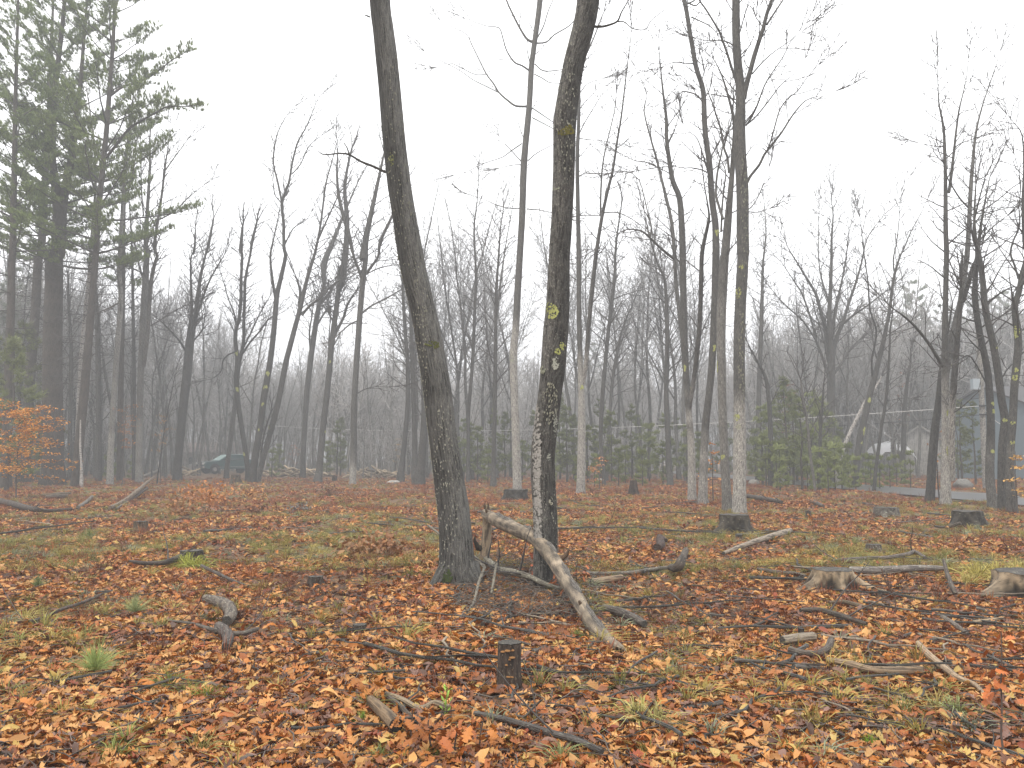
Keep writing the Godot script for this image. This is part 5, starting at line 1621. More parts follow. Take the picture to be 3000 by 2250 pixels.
func house(called: String, label: String, category: String, at: Vector3, turn: float, size: Vector3, rise: float, wall: Material, roof: Material, trim: Material, glass: Material, windows: Array) -> void:
	var root := thing(called, label, category, at)
	root.rotation.y = turn
	var w := size.x * 0.5
	var h := size.y
	var z := size.z * 0.5
	var mb := MB.new()
	mb.face([Vector3(-w, -0.2, z), Vector3(w, -0.2, z), Vector3(w, h, z), Vector3(-w, h, z)], Vector3(0, 0, 1))
	mb.face([Vector3(-w, -0.2, -z), Vector3(w, -0.2, -z), Vector3(w, h, -z), Vector3(-w, h, -z)], Vector3(0, 0, -1))
	for s in [-1.0, 1.0]:
		mb.face([Vector3(s * w, -0.2, -z), Vector3(s * w, -0.2, z), Vector3(s * w, h, z), Vector3(s * w, h + rise, 0), Vector3(s * w, h, -z)], Vector3(s, 0, 0))
	part("wall", mb, wall, root)
	for s in [-1.0, 1.0]:
		var rm := MB.new()
		var slope := atan2(rise, z)
		var l := sqrt(rise * rise + z * z) + 0.35
		rm.box(Vector3(0, h + rise, 0) + Vector3(0, -sin(slope), s * cos(slope)) * (l * 0.5) + Vector3(0, 0.07, 0), Vector3(size.x + 0.6, 0.12, l), Basis(Vector3.RIGHT, s * slope))
		part("roof", rm, roof, root)
	for e in windows:
		var fr := MB.new()
		fr.box(Vector3(e[0], e[1], z + 0.03), Vector3(e[2] + 0.2, e[3] + 0.2, 0.08))
		var f := part("window", fr, trim, root)
		var pn := MB.new()
		pn.box(Vector3(e[0], e[1], z + 0.06), Vector3(e[2], e[3], 0.05))
		part("pane", pn, glass, f)


func build_truck() -> void:
	# front towards -x in its own axes
	var root := thing("pickup_truck", "dark green pickup truck parked behind slim trunks at the clearing's end", "pickup truck", Vector3(-28.2, 0.1, -82.0))
	root.rotation.y = deg_to_rad(45.0)
	var paint := flat(Color(0.03, 0.085, 0.09), 0.2)
	paint.clearcoat_enabled = true
	paint.clearcoat = 0.6
	var chrome := flat(Color(0.55, 0.56, 0.58), 0.25, 0.8)
	var rubber := flat(Color(0.02, 0.02, 0.02), 0.9)
	var glass := flat(Color(0.05, 0.075, 0.075), 0.08)
	var dark := flat(Color(0.015, 0.015, 0.016), 0.7)
	var lamp := flat(Color(0.75, 0.76, 0.76), 0.15)
	# side outline of the lower body, extruded across with rounded shoulders
	var low := MB.new()
	var line := [[-2.75, 0.55], [-2.80, 0.95], [-2.70, 1.10], [-1.20, 1.22], [2.80, 1.22], [2.82, 0.60], [2.35, 0.45], [-2.3, 0.42]]
	extrude(low, line, 0.97, 0.06)
	part("body", low, paint, root)
	var cab := MB.new()
	extrude(cab, [[-1.30, 1.21], [-0.35, 1.80], [-0.15, 1.86], [1.15, 1.86], [1.32, 1.78], [1.42, 1.21]], 0.86, 0.10)
	part("cab", cab, paint, root)
	# bed walls above the shoulder
	for s in [-1.0, 1.0]:
		var b := MB.new()
		b.box(Vector3(2.12, 1.29, s * 0.90), Vector3(1.38, 0.14, 0.10))
		part("bed_side", b, paint, root)
		var sw := MB.new()
		sw.face([Vector3(-0.92, 1.28, s * 0.905), Vector3(-0.30, 1.72, s * 0.80), Vector3(0.28, 1.76, s * 0.80), Vector3(0.28, 1.28, s * 0.905)], Vector3(0, 0.1, s))
		part("side_window", sw, glass, root)
		var rw := MB.new()
		rw.face([Vector3(0.36, 1.28, s * 0.905), Vector3(0.36, 1.76, s * 0.80), Vector3(1.12, 1.74, s * 0.80), Vector3(1.25, 1.28, s * 0.905)], Vector3(0, 0.1, s))
		part("side_window", rw, glass, root)
		var mo := MB.new()
		mo.box(Vector3(0.1, 0.62, s * 0.985), Vector3(3.0, 0.05, 0.03))
		part("side_trim", mo, chrome, root)
		var hd := MB.new()
		hd.box(Vector3(-2.76, 0.97, s * 0.70), Vector3(0.12, 0.20, 0.42))
		part("headlight", hd, lamp, root)
		var mi := MB.new()
		mi.box(Vector3(-0.72, 1.34, s * 1.08), Vector3(0.10, 0.20, 0.20))
		part("wing_mirror", mi, dark, root)
		for x in [-1.75, 1.85]:
			var arch := MB.new()
			arch.tube(PackedVector3Array([Vector3(x, 0.44, s * 0.90), Vector3(x, 0.44, s * 0.985)]), PackedFloat32Array([0.50, 0.50]), 22, Color.WHITE, 1.0, null, 0.0, 1)
			part("wheel_arch", arch, dark, root)
			var wh := MB.new()
			wh.tube(PackedVector3Array([Vector3(x, 0.39, s * 0.78), Vector3(x, 0.39, s * 0.81), Vector3(x, 0.39, s * 0.99), Vector3(x, 0.39, s * 1.02)]), PackedFloat32Array([0.34, 0.39, 0.39, 0.34]), 24, Color.WHITE, 1.0, null, 0.0, 1)
			var w := part("wheel", wh, rubber, root)
			var rim := MB.new()
			rim.tube(PackedVector3Array([Vector3(x, 0.39, s * 1.0), Vector3(x, 0.39, s * 1.03)]), PackedFloat32Array([0.22, 0.20]), 18, Color.WHITE, 1.0, null, 0.0, 1)
			part("rim", rim, chrome, w)
	var ws := MB.new()
	ws.face([Vector3(-1.24, 1.265, -0.80), Vector3(-1.24, 1.265, 0.80), Vector3(-0.40, 1.79, 0.70), Vector3(-0.40, 1.79, -0.70)], Vector3(-0.5, 0.8, 0))
	var sky_tinted_shield := flat(Color(0.42, 0.60, 0.58), 0.06)  # the sky's reflection is painted in as pale cyan, unlike the dark side windows
	sky_tinted_shield.clearcoat_enabled = true
	part("windshield", ws, sky_tinted_shield, root)
	var gr := MB.new()
	gr.box(Vector3(-2.79, 0.93, 0), Vector3(0.08, 0.26, 0.92))
	part("grille", gr, chrome, root)
	for k in 3:
		var ba := MB.new()
		ba.box(Vector3(-2.84, 0.85 + 0.08 * k, 0), Vector3(0.03, 0.03, 0.86))
		part("grille_bar", ba, dark, root)
	var bp := MB.new()
	bp.box(Vector3(-2.86, 0.62, 0), Vector3(0.20, 0.20, 1.86))
	part("bumper", bp, chrome, root)
	var bp2 := MB.new()
	bp2.box(Vector3(2.88, 0.62, 0), Vector3(0.14, 0.18, 1.8))
	part("bumper", bp2, chrome, root)


func extrude(mb: MB, line: Array, half: float, round: float) -> void:
	var m := line.size()
	var mid := Vector2.ZERO
	for l in line:
		mid += Vector2(l[0], l[1]) / m
	for s in [-1.0, 1.0]:
		var cap := []
		for l in line:
			var v2 := Vector2(l[0], l[1])
			v2 = v2 + (mid - v2).normalized() * round
			cap.append(Vector3(v2.x, v2.y, s * half))
		mb.face(cap, Vector3(0, 0, s))
		for k in m:
			var a := Vector3(line[k][0], line[k][1], s * (half - round))
			var b := Vector3(line[(k + 1) % m][0], line[(k + 1) % m][1], s * (half - round))
			var out := (a + b) * 0.5 - Vector3(mid.x, mid.y, 0)
			mb.face([a, b, cap[(k + 1) % m], cap[k]], out.normalized() + Vector3(0, 0, s))
	for k in m:
		var a := Vector3(line[k][0], line[k][1], half - round)
		var b := Vector3(line[(k + 1) % m][0], line[(k + 1) % m][1], half - round)
		mb.face([a, b, Vector3(b.x, b.y, -b.z), Vector3(a.x, a.y, -a.z)], (a + b) * 0.5 * Vector3(1, 1, 0) - Vector3(mid.x, mid.y, 0))


# stumps, the broken stem, logs and sticks
func build_wood() -> void:
	rng.seed = 321
	# the broken stem: a standing stub and the bent pole still hanging on it
	var at := gp(1422, 1658)
	at.y = gy(at.x, at.z)
	var snag := thing("broken_tree", "bent pale barkless stem snapped over its splintered standing stub", "broken tree", at)
	var d := -at.z
	var stub := MB.new()
	var c := catmull([[1420, 1668, 36], [1420, 1640, 30], [1424, 1590, 28], [1428, 1540, 28], [1428, 1503, 30]], d, 4)
	stub.tube(c[0], c[1], 14, Color(0.85, 0.78, 0.70), 1.0, wob, 0.14, 1)
	part("standing_stub", stub, M.dead, snag, at)
	for k in 7:
		var sp := MB.new()
		var p: Vector3 = c[0][c[0].size() - 1] + Vector3(rng.randf_range(-0.055, 0.075), -0.05, rng.randf_range(-0.05, 0.05))
		var l := rng.randf_range(0.10, 0.22)
		sp.tube(PackedVector3Array([p, p + Vector3(0.01, l * 0.6, 0.0), p + Vector3(rng.randf_range(-0.02, 0.03), l, rng.randf_range(-0.02, 0.02))]), PackedFloat32Array([0.018, 0.011, 0.002]), 5, Color(0.35, 0.28, 0.24), 1.0, wob, 0.2)
		part("splinter", sp, M.dead, snag, at)
	var rows := [[1420, 1503, 26, 0.0], [1432, 1512, 36, 0.03], [1460, 1527, 40, 0.1], [1510, 1550, 42, 0.2], [1556, 1570, 45, 0.3], [1590, 1598, 46, 0.38], [1622, 1640, 47, 0.5], [1655, 1695, 44, 0.62], [1690, 1752, 42, 0.74], [1730, 1820, 44, 0.86], [1775, 1875, 46, 0.95], [1812, 1905, 42, 1.0], [1840, 1928, 26, 1.03]]
	var tip := gp(1815, 1912)
	var P := PackedVector3Array()
	var R := PackedFloat32Array()
	for r in rows:
		var dd := lerpf(d, -tip.z, r[3])
		P.append(pt(r[0], r[1], dd))
		R.append(metres(r[2], dd) * 0.46)
	c = smoothed(P, R, 6)
	var pole := MB.new()
	var C := PackedColorArray()
	for i in c[0].size():
		var w := 0.70 + 0.7 * wob.get_noise_2d(i * 22.0, 7.0)
		C.append(Color(w, w * 0.97, w * 0.93))
	pole.tube(c[0], c[1], 16, C, 1.0, wob, 0.16, 1)
	part("bent_stem", pole, M.dead, snag, at)
	# strips of grey bark left along its upper side
	for k in 9:
		var i := int(lerpf(6, c[0].size() - 14, (k + rng.randf() * 0.6) / 9.0))
		var st := MB.new()
		var Q := PackedVector3Array()
		var S := PackedFloat32Array()
		for e in 7:
			var r: float = c[1][i + e]
			Q.append(c[0][i + e] + Vector3(rng.randf_range(0.25, 0.45), 0.55, 0.35) * r)
			S.append(r * 0.62 * sin(PI * (e + 0.4) / 7.0))
		st.tube(Q, S, 7, Color(1.1, 1.0, 0.95), 1.0, wob, 0.2)
		part("bark_strip", st, M.oak, snag, at)
	var kn := MB.new()
	var ke := pt(1640, 1640, lerpf(d, -tip.z, 0.5))
	kn.tube(PackedVector3Array([ke, ke + Vector3(0.07, 0.05, 0.0), ke + Vector3(0.10, 0.12, 0.02)]), PackedFloat32Array([0.035, 0.024, 0.008]), 7, Color(0.4, 0.3, 0.25), 1.0, wob, 0.2, 2)
	part("branch_knot", kn, M.dead, snag, at)
	for e in [[0.1, -0.5, 0.9], [0.34, 0.3, 0.9], [0.72, -0.4, 0.8]]:
		var i := int(e[0] * (c[0].size() - 2))
		var kb := MB.new()
		var out := Vector3(e[1], e[2], 0.3).normalized()
		var kr: float = c[1][i]
		kb.tube(PackedVector3Array([c[0][i], c[0][i] + out * kr * 1.1, c[0][i] + out * kr * 1.6]), PackedFloat32Array([kr * 0.5, kr * 0.3, kr * 0.16]), 7, Color(0.5, 0.42, 0.36), 1.0, wob, 0.2, 2)
		part("branch_knot", kb, M.dead, snag, at)
	for k in 6:
		var sb := MB.new()
		var e: Vector3 = c[0][c[0].size() - 1] + Vector3(rng.randf_range(-0.03, 0.03), rng.randf_range(-0.01, 0.03), 0)
		var l := rng.randf_range(0.06, 0.2)
		sb.tube(PackedVector3Array([e - Vector3(0.08, -0.06, -0.1), e, e + Vector3(l * 0.5, -l * 0.35, l * 0.6)]), PackedFloat32Array([0.02, 0.016, 0.002]), 5, Color(0.7, 0.55, 0.4), 1.0, wob, 0.2)
		part("splinter", sb, M.dead, snag, at)
	var kn2 := MB.new()
	var k2 := pt(1410, 1608, d + 0.02)
	kn2.tube(PackedVector3Array([k2 + Vector3(0.06, 0, 0), k2 + Vector3(-0.04, 0.02, 0.05), k2 + Vector3(-0.09, 0.12, 0.07), k2 + Vector3(-0.08, 0.2, 0.07)]), PackedFloat32Array([0.05, 0.045, 0.02, 0.006]), 7, Color(0.4, 0.35, 0.3), 1.0, wob, 0.25, 2)
	part("branch_knot", kn2, M.darklog, snag, at)
	# stumps
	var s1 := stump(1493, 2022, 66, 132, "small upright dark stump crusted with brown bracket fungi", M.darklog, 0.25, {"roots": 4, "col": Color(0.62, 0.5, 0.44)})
	for k in 16:
		var fb := MB.new()
		var ang := rng.randf_range(1.3, 3.0)
		var yy := rng.randf_range(0.03, 0.27)
		var rr := 0.068
		var fa := rng.randf_range(0.010, 0.021)
		var cen := Vector3(cos(ang) * rr, yy, sin(ang) * rr)
		var outd := Vector3(cos(ang), 0, sin(ang))
		for j in 9:
			var th := PI * j / 8.0 - PI * 0.5
			var e := cen + outd * cos(th) * fa + outd.cross(Vector3.UP) * sin(th) * fa
			fb.vert(e, Vector3.UP, Vector2.ZERO, Color(0.26, 0.135, 0.05))
			fb.vert(e + Vector3(0, -0.007, 0), Vector3.UP, Vector2.ZERO, Color(0.2, 0.1, 0.04))
		fb.vert(cen + Vector3(0, 0.008, 0), Vector3.UP, Vector2.ZERO, Color(0.16, 0.075, 0.03))
		for j in 8:
			fb.ix.append_array([18, j * 2, j * 2 + 2, j * 2, j * 2 + 1, j * 2 + 2, j * 2 + 1, j * 2 + 3, j * 2 + 2])
		fb.smooth()
		part("bracket_fungus", fb, M.lichen, s1)
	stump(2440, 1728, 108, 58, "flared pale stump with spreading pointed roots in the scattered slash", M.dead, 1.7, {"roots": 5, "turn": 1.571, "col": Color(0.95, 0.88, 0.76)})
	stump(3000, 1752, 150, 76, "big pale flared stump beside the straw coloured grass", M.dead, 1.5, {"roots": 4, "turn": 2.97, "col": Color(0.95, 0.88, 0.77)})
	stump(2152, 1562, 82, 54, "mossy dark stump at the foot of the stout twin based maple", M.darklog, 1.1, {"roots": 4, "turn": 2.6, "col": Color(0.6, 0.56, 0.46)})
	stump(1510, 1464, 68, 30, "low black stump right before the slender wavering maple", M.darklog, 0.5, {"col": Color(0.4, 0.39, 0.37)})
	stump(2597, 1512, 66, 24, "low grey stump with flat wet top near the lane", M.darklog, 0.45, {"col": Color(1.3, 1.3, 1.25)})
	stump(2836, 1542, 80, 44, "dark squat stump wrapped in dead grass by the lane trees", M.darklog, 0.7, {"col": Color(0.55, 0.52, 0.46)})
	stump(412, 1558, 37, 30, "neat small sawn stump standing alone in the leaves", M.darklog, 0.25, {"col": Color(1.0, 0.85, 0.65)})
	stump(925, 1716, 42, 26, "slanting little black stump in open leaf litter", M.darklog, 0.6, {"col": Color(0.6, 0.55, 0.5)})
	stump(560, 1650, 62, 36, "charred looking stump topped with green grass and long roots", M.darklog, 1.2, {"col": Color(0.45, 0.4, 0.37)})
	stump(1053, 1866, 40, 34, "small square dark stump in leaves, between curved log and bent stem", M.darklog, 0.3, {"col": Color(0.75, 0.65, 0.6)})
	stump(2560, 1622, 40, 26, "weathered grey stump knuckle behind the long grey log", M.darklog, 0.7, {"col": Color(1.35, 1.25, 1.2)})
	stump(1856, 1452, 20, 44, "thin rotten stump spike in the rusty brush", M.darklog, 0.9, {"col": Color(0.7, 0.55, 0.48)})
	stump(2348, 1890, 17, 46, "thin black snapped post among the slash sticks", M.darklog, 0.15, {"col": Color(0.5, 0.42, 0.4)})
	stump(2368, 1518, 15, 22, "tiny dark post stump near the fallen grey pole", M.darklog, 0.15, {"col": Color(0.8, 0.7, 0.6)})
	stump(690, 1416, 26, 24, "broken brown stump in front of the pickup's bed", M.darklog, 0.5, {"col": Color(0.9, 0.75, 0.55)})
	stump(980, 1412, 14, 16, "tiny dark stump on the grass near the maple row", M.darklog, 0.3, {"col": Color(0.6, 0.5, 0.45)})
	# logs and branches
	var D: Material = M.dead
	var K: Material = M.darklog
	wood("fallen_log", "grey barkless pole pointing at the mossy dark stump", "log", D, [[2120, 1636, 10], [2170, 1618, 14], [2230, 1597, 16], [2290, 1579, 18], [2316, 1570, 16]], {"col": Color(0.85, 0.84, 0.85), "ends": true})
	wood("fallen_log", "long smooth grey log reaching from the flared pale stump", "log", K, [[2490, 1670, 20, 0.06], [2560, 1671, 22, 0.07], [2650, 1666, 20, 0.07], [2720, 1664, 17, 0.06], [2770, 1665, 12, 0.06]], {"col": Color(2.0, 2.0, 2.05), "rough": 0.06})
	wood("fallen_branch", "thin crooked branch lying behind the flared pale stump", "branch", K, [[2440, 1658, 8], [2530, 1652, 10], [2600, 1650, 11], [2660, 1640, 12], [2680, 1632, 11], [2712, 1650, 9]], {"col": Color(1.4, 1.3, 1.3), "twigs": 2})
	wood("fallen_branch", "pale kinked peeled branch beside bits of white paper", "branch", D, [[2692, 1914, 16], [2715, 1945, 20], [2750, 1975, 20], [2770, 1992, 22], [2810, 2020, 17], [2860, 2040, 13], [2884, 2066, 8]], {"col": Color(1.1, 0.98, 0.85)})
	wood("fallen_log", "half buried pale rotten log in front of the slash pile", "log", D, [[2425, 1966, 18], [2490, 1982, 24], [2540, 1994, 20], [2600, 2000, 22], [2680, 1999, 24], [2704, 1998, 20]], {"col": Color(0.8, 0.7, 0.6), "rough": 0.2})
	wood("fallen_log", "short sawn grey log chunk beside the black snapped post", "log", D, [[2294, 1910, 26], [2340, 1904, 28], [2385, 1898, 26]], {"col": Color(0.75, 0.75, 0.76), "ends": true, "rough": 0.08})
	wood("fallen_branch", "curved dark sawn limb below the grey log chunk", "branch", K, [[2316, 1936, 20], [2350, 1944, 18], [2395, 1946, 18], [2425, 1932, 20], [2436, 1908, 20]], {"col": Color(1.1, 1.0, 0.95), "ends": true})
	wood("fallen_branch", "bowed dark branch above the slash sticks", "branch", K, [[2345, 1812, 13], [2400, 1812, 15], [2450, 1826, 16], [2500, 1842, 15], [2540, 1852, 10]], {"col": Color(0.8, 0.75, 0.7), "twigs": 2})
	wood("fallen_branch", "pair of brown sticks below the flared pale stump", "branch", K, [[2430, 1788, 9], [2470, 1786, 12], [2520, 1798, 12], [2556, 1806, 8]], {"col": Color(1.4, 1.2, 0.9)})
	wood("fallen_branch", "grey stick running under the flared pale stump's root", "branch", K, [[2220, 1684, 9], [2270, 1694, 12], [2330, 1700, 12], [2362, 1706, 8]], {"col": Color(1.2, 1.1, 1.0)})
	wood("fallen_branch", "long lichen flecked branch stretching from the upright trunk's foot", "branch", K, [[1705, 1698, 12], [1770, 1699, 11], [1850, 1696, 12], [1930, 1684, 12], [1975, 1678, 9]], {"col": Color(1.7, 1.7, 1.6), "twigs": 1})
	wood("fallen_branch", "dark forked root limb standing up at the long branch's end", "branch", K, [[1968, 1684, 22], [1985, 1662, 26, 0.08], [1997, 1640, 24, 0.16], [2010, 1612, 16, 0.25]], {"col": Color(0.9, 0.8, 0.72), "rough": 0.3})
	wood("fallen_branch", "twisted black rotten root between grey pole and long branch", "branch", K, [[1925, 1622, 22], [1938, 1596, 26, 0.06], [1932, 1572, 16, 0.14], [1950, 1584, 12, 0.1]], {"col": Color(0.6, 0.42, 0.38), "rough": 0.3})
	wood("fallen_log", "short pale brown log between upright trunk and bent stem's shadow", "log", D, [[1734, 1727, 18], [1775, 1721, 20], [1822, 1711, 15]], {"col": Color(0.8, 0.7, 0.6), "ends": true})
	wood("fallen_log", "dark rotten log crossing behind the bent stem's lower end", "log", K, [[1770, 1808, 20], [1815, 1822, 26], [1860, 1842, 26], [1888, 1856, 20]], {"col": Color(1.0, 0.95, 0.92), "ends": true})
	wood("fallen_branch", "lichen grown branch lying between the feet of both big trunks", "branch", K, [[1425, 1662, 22], [1460, 1668, 20, 0.06], [1500, 1676, 20, 0.10], [1550, 1690, 18, 0.08], [1600, 1712, 14, 0.04], [1650, 1748, 10]], {"col": Color(2.0, 2.05, 1.85), "twigs": 5})
	wood("fallen_branch", "thin white flecked branch slanting across the leaning oak's foot", "branch", K, [[1255, 1540, 6, 0.55], [1300, 1572, 7, 0.45], [1350, 1602, 8, 0.35], [1390, 1632, 9, 0.2], [1420, 1662, 10, 0.08]], {"col": Color(2.2, 2.2, 2.0)})
	wood("fallen_branch", "pale twig propped down from the standing stub's foot", "branch", K, [[1420, 1662, 9, 0.12], [1402, 1710, 9, 0.10], [1388, 1765, 8, 0.06], [1368, 1815, 6]], {"col": Color(2.2, 2.2, 2.0), "twigs": 2})
	wood("fallen_branch", "short pale twig leaning beside the standing stub's foot", "branch", K, [[1455, 1650, 6, 0.25], [1448, 1690, 8, 0.18], [1440, 1740, 8, 0.05]], {"col": Color(2.0, 2.0, 1.8), "twigs": 1})
	wood("fallen_log", "hook shaped dark grey log curled in the leaves", "log", K, [[602, 1780, 24], [635, 1790, 30], [665, 1808, 36], [676, 1832, 36], [664, 1852, 30]], {"col": Color(1.5, 1.4, 1.3), "ends": true, "rough": 0.08})
	wood("fallen_log", "stubby dark log piece ending below the hook shaped log", "log", K, [[640, 1868, 28], [656, 1884, 32], [668, 1902, 32], [660, 1928, 24]], {"col": Color(1.0, 0.95, 0.95), "ends": true, "rough": 0.2})
	wood("fallen_branch", "grey stick laid across the hook shaped log", "branch", K, [[490, 1818, 7, 0.02], [560, 1826, 8, 0.05], [630, 1846, 12, 0.06], [700, 1856, 13, 0.04], [755, 1868, 11]], {"col": Color(1.4, 1.35, 1.3), "twigs": 2})
	wood("fallen_branch", "pale peeled forked stick, longer arm pointing at the fungus stump", "branch", D, [[1130, 2032, 13, 0.05], [1180, 2050, 15, 0.04], [1230, 2075, 17, 0.02], [1275, 2098, 18], [1315, 2112, 15]], {"col": Color(0.85, 0.8, 0.72)})
	wood("fallen_branch", "dark shorter arm of the forked stick pair", "branch", K, [[1130, 2036, 13, 0.05], [1165, 2062, 15, 0.03], [1200, 2095, 16, 0.01], [1238, 2146, 13]], {"col": Color(1.1, 1.0, 0.9)})
	wood("fallen_log", "short brown log with a charred black sawn end", "log", D, [[1085, 2092, 26], [1115, 2125, 36], [1138, 2150, 40], [1160, 2176, 42]], {"col": Color(0.55, 0.46, 0.36), "ends": true, "end": flat(Color(0.012, 0.011, 0.011), 0.95), "rough": 0.06})
	wood("fallen_branch", "long thin dark branch sinking in the big oak leaves", "branch", K, [[1390, 2128, 14], [1450, 2140, 16], [1530, 2162, 17], [1610, 2190, 20], [1690, 2212, 20], [1765, 2246, 16]], {"col": Color(1.0, 1.0, 1.05), "twigs": 1})
	wood("fallen_branch", "thin grey twig upright leaning near the fungus stump", "branch", K, [[1505, 2130, 7], [1535, 2100, 7, 0.03], [1565, 2070, 7, 0.08], [1588, 2050, 5, 0.12]], {"col": Color(1.1, 1.05, 1.0)})
	wood("fallen_branch", "long bowed dark stick over the leaves near the green seedling", "branch", K, [[50, 1845, 7], [110, 1815, 9, 0.04], [180, 1785, 10, 0.06], [240, 1766, 9, 0.05], [300, 1758, 6]], {"col": Color(1.0, 0.9, 0.9), "twigs": 1})
	wood("fallen_branch", "black root arm spreading from the charred looking stump", "branch", K, [[380, 1660, 8], [430, 1650, 12, 0.03], [480, 1648, 15, 0.05], [530, 1632, 20, 0.06]], {"col": Color(0.6, 0.52, 0.5), "twigs": 2})
	wood("fallen_branch", "thin branch trailing away from the charred looking stump", "branch", K, [[590, 1676, 11], [630, 1694, 9], [680, 1718, 8], [728, 1734, 5]], {"col": Color(0.9, 0.85, 0.85)})
	wood("fallen_log", "pale barkless log propped on a dark stub by the leaf slope", "log", D, [[322, 1498, 12], [360, 1470, 13, 0.12], [400, 1440, 12, 0.3], [432, 1412, 9, 0.45], [450, 1398, 5, 0.5]], {"col": Color(0.55, 0.5, 0.45)})
	wood("fallen_branch", "dark branch lying alongside the propped pale log", "branch", K, [[340, 1500, 7], [385, 1462, 8, 0.1], [430, 1430, 10, 0.25]], {"col": Color(1.0, 0.9, 0.85)})
	wood("fallen_log", "long grey fallen log at the thick forking maple's foot", "log", K, [[418, 1396, 8, 0.1], [450, 1384, 10, 0.2], [485, 1372, 10, 0.25], [508, 1365, 9, 0.3]], {"col": Color(2.2, 2.1, 2.0)})
	wood("fallen_branch", "arched grey branch in the leaves by the orange beech", "branch", D, [[128, 1458, 9], [148, 1450, 10, 0.1], [175, 1446, 9, 0.1], [205, 1452, 7]], {"col": Color(0.6, 0.58, 0.5)})
	wood("fallen_log", "dark low log under the arched grey branch", "log", K, [[135, 1466, 12], [165, 1464, 13], [195, 1462, 12]], {"col": Color(1.0, 0.9, 0.8)})
	wood("fallen_log", "long black fallen trunk at the clearing's shady side", "log", K, [[-20, 1474, 16], [40, 1490, 18], [100, 1504, 14], [150, 1496, 10, 0.06], [210, 1500, 8]], {"col": Color(0.7, 0.6, 0.55), "twigs": 3})
	wood("fallen_branch", "grey split stick slanting up beside the black fallen trunk", "branch", K, [[228, 1496, 11], [248, 1474, 11, 0.08], [270, 1455, 9, 0.15]], {"col": Color(1.6, 1.6, 1.55)})
	wood("fallen_branch", "curved grey branch near the sapling of orange leaves and big stump", "branch", K, [[2762, 1832, 13], [2785, 1846, 14], [2815, 1868, 13], [2838, 1882, 9]], {"col": Color(1.7, 1.6, 1.5), "ends": true})
	wood("fallen_branch", "pale straight splinter near the big flared stump", "branch", D, [[2850, 1846, 8], [2900, 1840, 9], [2944, 1834, 8]], {"col": Color(1.1, 1.0, 0.85)})
	wood("fallen_branch", "black stake leaning before the straw coloured grass", "branch", K, [[2800, 1762, 14], [2790, 1720, 14, 0.1], [2775, 1680, 12, 0.2], [2764, 1640, 8, 0.32]], {"col": Color(1.1, 1.0, 0.95)})
	wood("fallen_branch", "dark branch leaning on the squat stump by the lane trees", "branch", K, [[2738, 1552, 6], [2775, 1544, 9, 0.05], [2815, 1532, 10, 0.15]], {"col": Color(0.9, 0.8, 0.7)})
	wood("fallen_log", "dark mossy log in the brush right behind the lane stump", "log", K, [[2190, 1462, 12], [2240, 1472, 14], [2290, 1480, 10]], {"col": Color(0.8, 0.75, 0.7), "twigs": 3})
	wood("fallen_log", "dark curved log end before the young pines", "log", K, [[2350, 1478, 7], [2380, 1480, 13], [2412, 1492, 9]], {"col": Color(1.1, 1.0, 0.95)})
	# piles past the truck
	for pile in [["stack of pale cut poles beside the pickup", 865, 1384, 70.0, 6.5, 60, 1.0], ["low heap of pale brush beyond the grassy patch", 1100, 1386, 66.0, 4.5, 44, 0.9], ["small pile of pale cut poles in front of the pickup's nose", 555, 1386, 74.0, 2.0, 16, 0.8]]:
		var dd: float = pile[3]
		var b := Vector3((pile[1] - 1500.0) / F * dd, 0, -dd)
		b.y = gy(b.x, b.z)
		var root := thing("brush_pile", pile[0], "wood pile", b)
		for k in pile[5]:
			var pm := MB.new()
			var x: float = rng.randf_range(-0.5, 0.5) * pile[4]
			var top: float = pile[6] * (1.0 - pow(absf(x) / (pile[4] * 0.55), 2.0)) * rng.randf()
			var len := rng.randf_range(0.25, 0.8)
			var dir := Vector3(rng.randf_range(0.6, 1.0), rng.randf_range(-0.5, 0.5), rng.randf_range(-0.9, 0.9)).normalized()
			var mid := Vector3(x, maxf(top * 0.75, 0.1), rng.randf_range(-0.6, 0.6))
			var sh := rng.randf_range(0.5, 1.9)
			pm.tube(PackedVector3Array([mid - dir * len, mid + Vector3(0, 0.05, 0), mid + dir * len]), PackedFloat32Array([0.075, 0.085, 0.06]), 7, Color(sh, sh * 0.95, sh * 0.88), 1.0, wob, 0.1, 1)
			part("pole", pm, M.dead, root)
	# loose sticks: a few kinds, then copies
	var kinds := []
	for k in 7:
		var mb := MB.new()
		var P2 := PackedVector3Array()
		var R2 := PackedFloat32Array()
		var L := [0.5, 0.75, 1.0, 1.3, 0.4, 0.9, 0.65][k] as float
		var p := Vector3(-L * 0.5, 0.012, 0)
		var r0 := [0.012, 0.010, 0.014, 0.013, 0.020, 0.009, 0.017][k] as float
		for i in 8:
			P2.append(p)
			R2.append(r0 * (1.0 - 0.08 * i))
			p += Vector3(L / 7.0, rng.randf_range(-0.006, 0.009), rng.randf_range(-0.05, 0.05) * L)
		mb.tube(P2, R2, 7, Color.WHITE, 1.0, wob, 0.15, 1)
		grow(mb, P2[3], Vector3(0.7, 0.12, 0.7 if k % 2 == 0 else -0.7).normalized(), L * 0.35, r0 * 0.6, 2, 0.0, 0.003, Color.WHITE, 0.35)
		var o := MeshInstance3D.new()
		o.mesh = mb.mesh([M.darklog, M.dead, M.oak, M.rough, M.darklog, M.gray, M.oak][k])
		kinds.append(o)
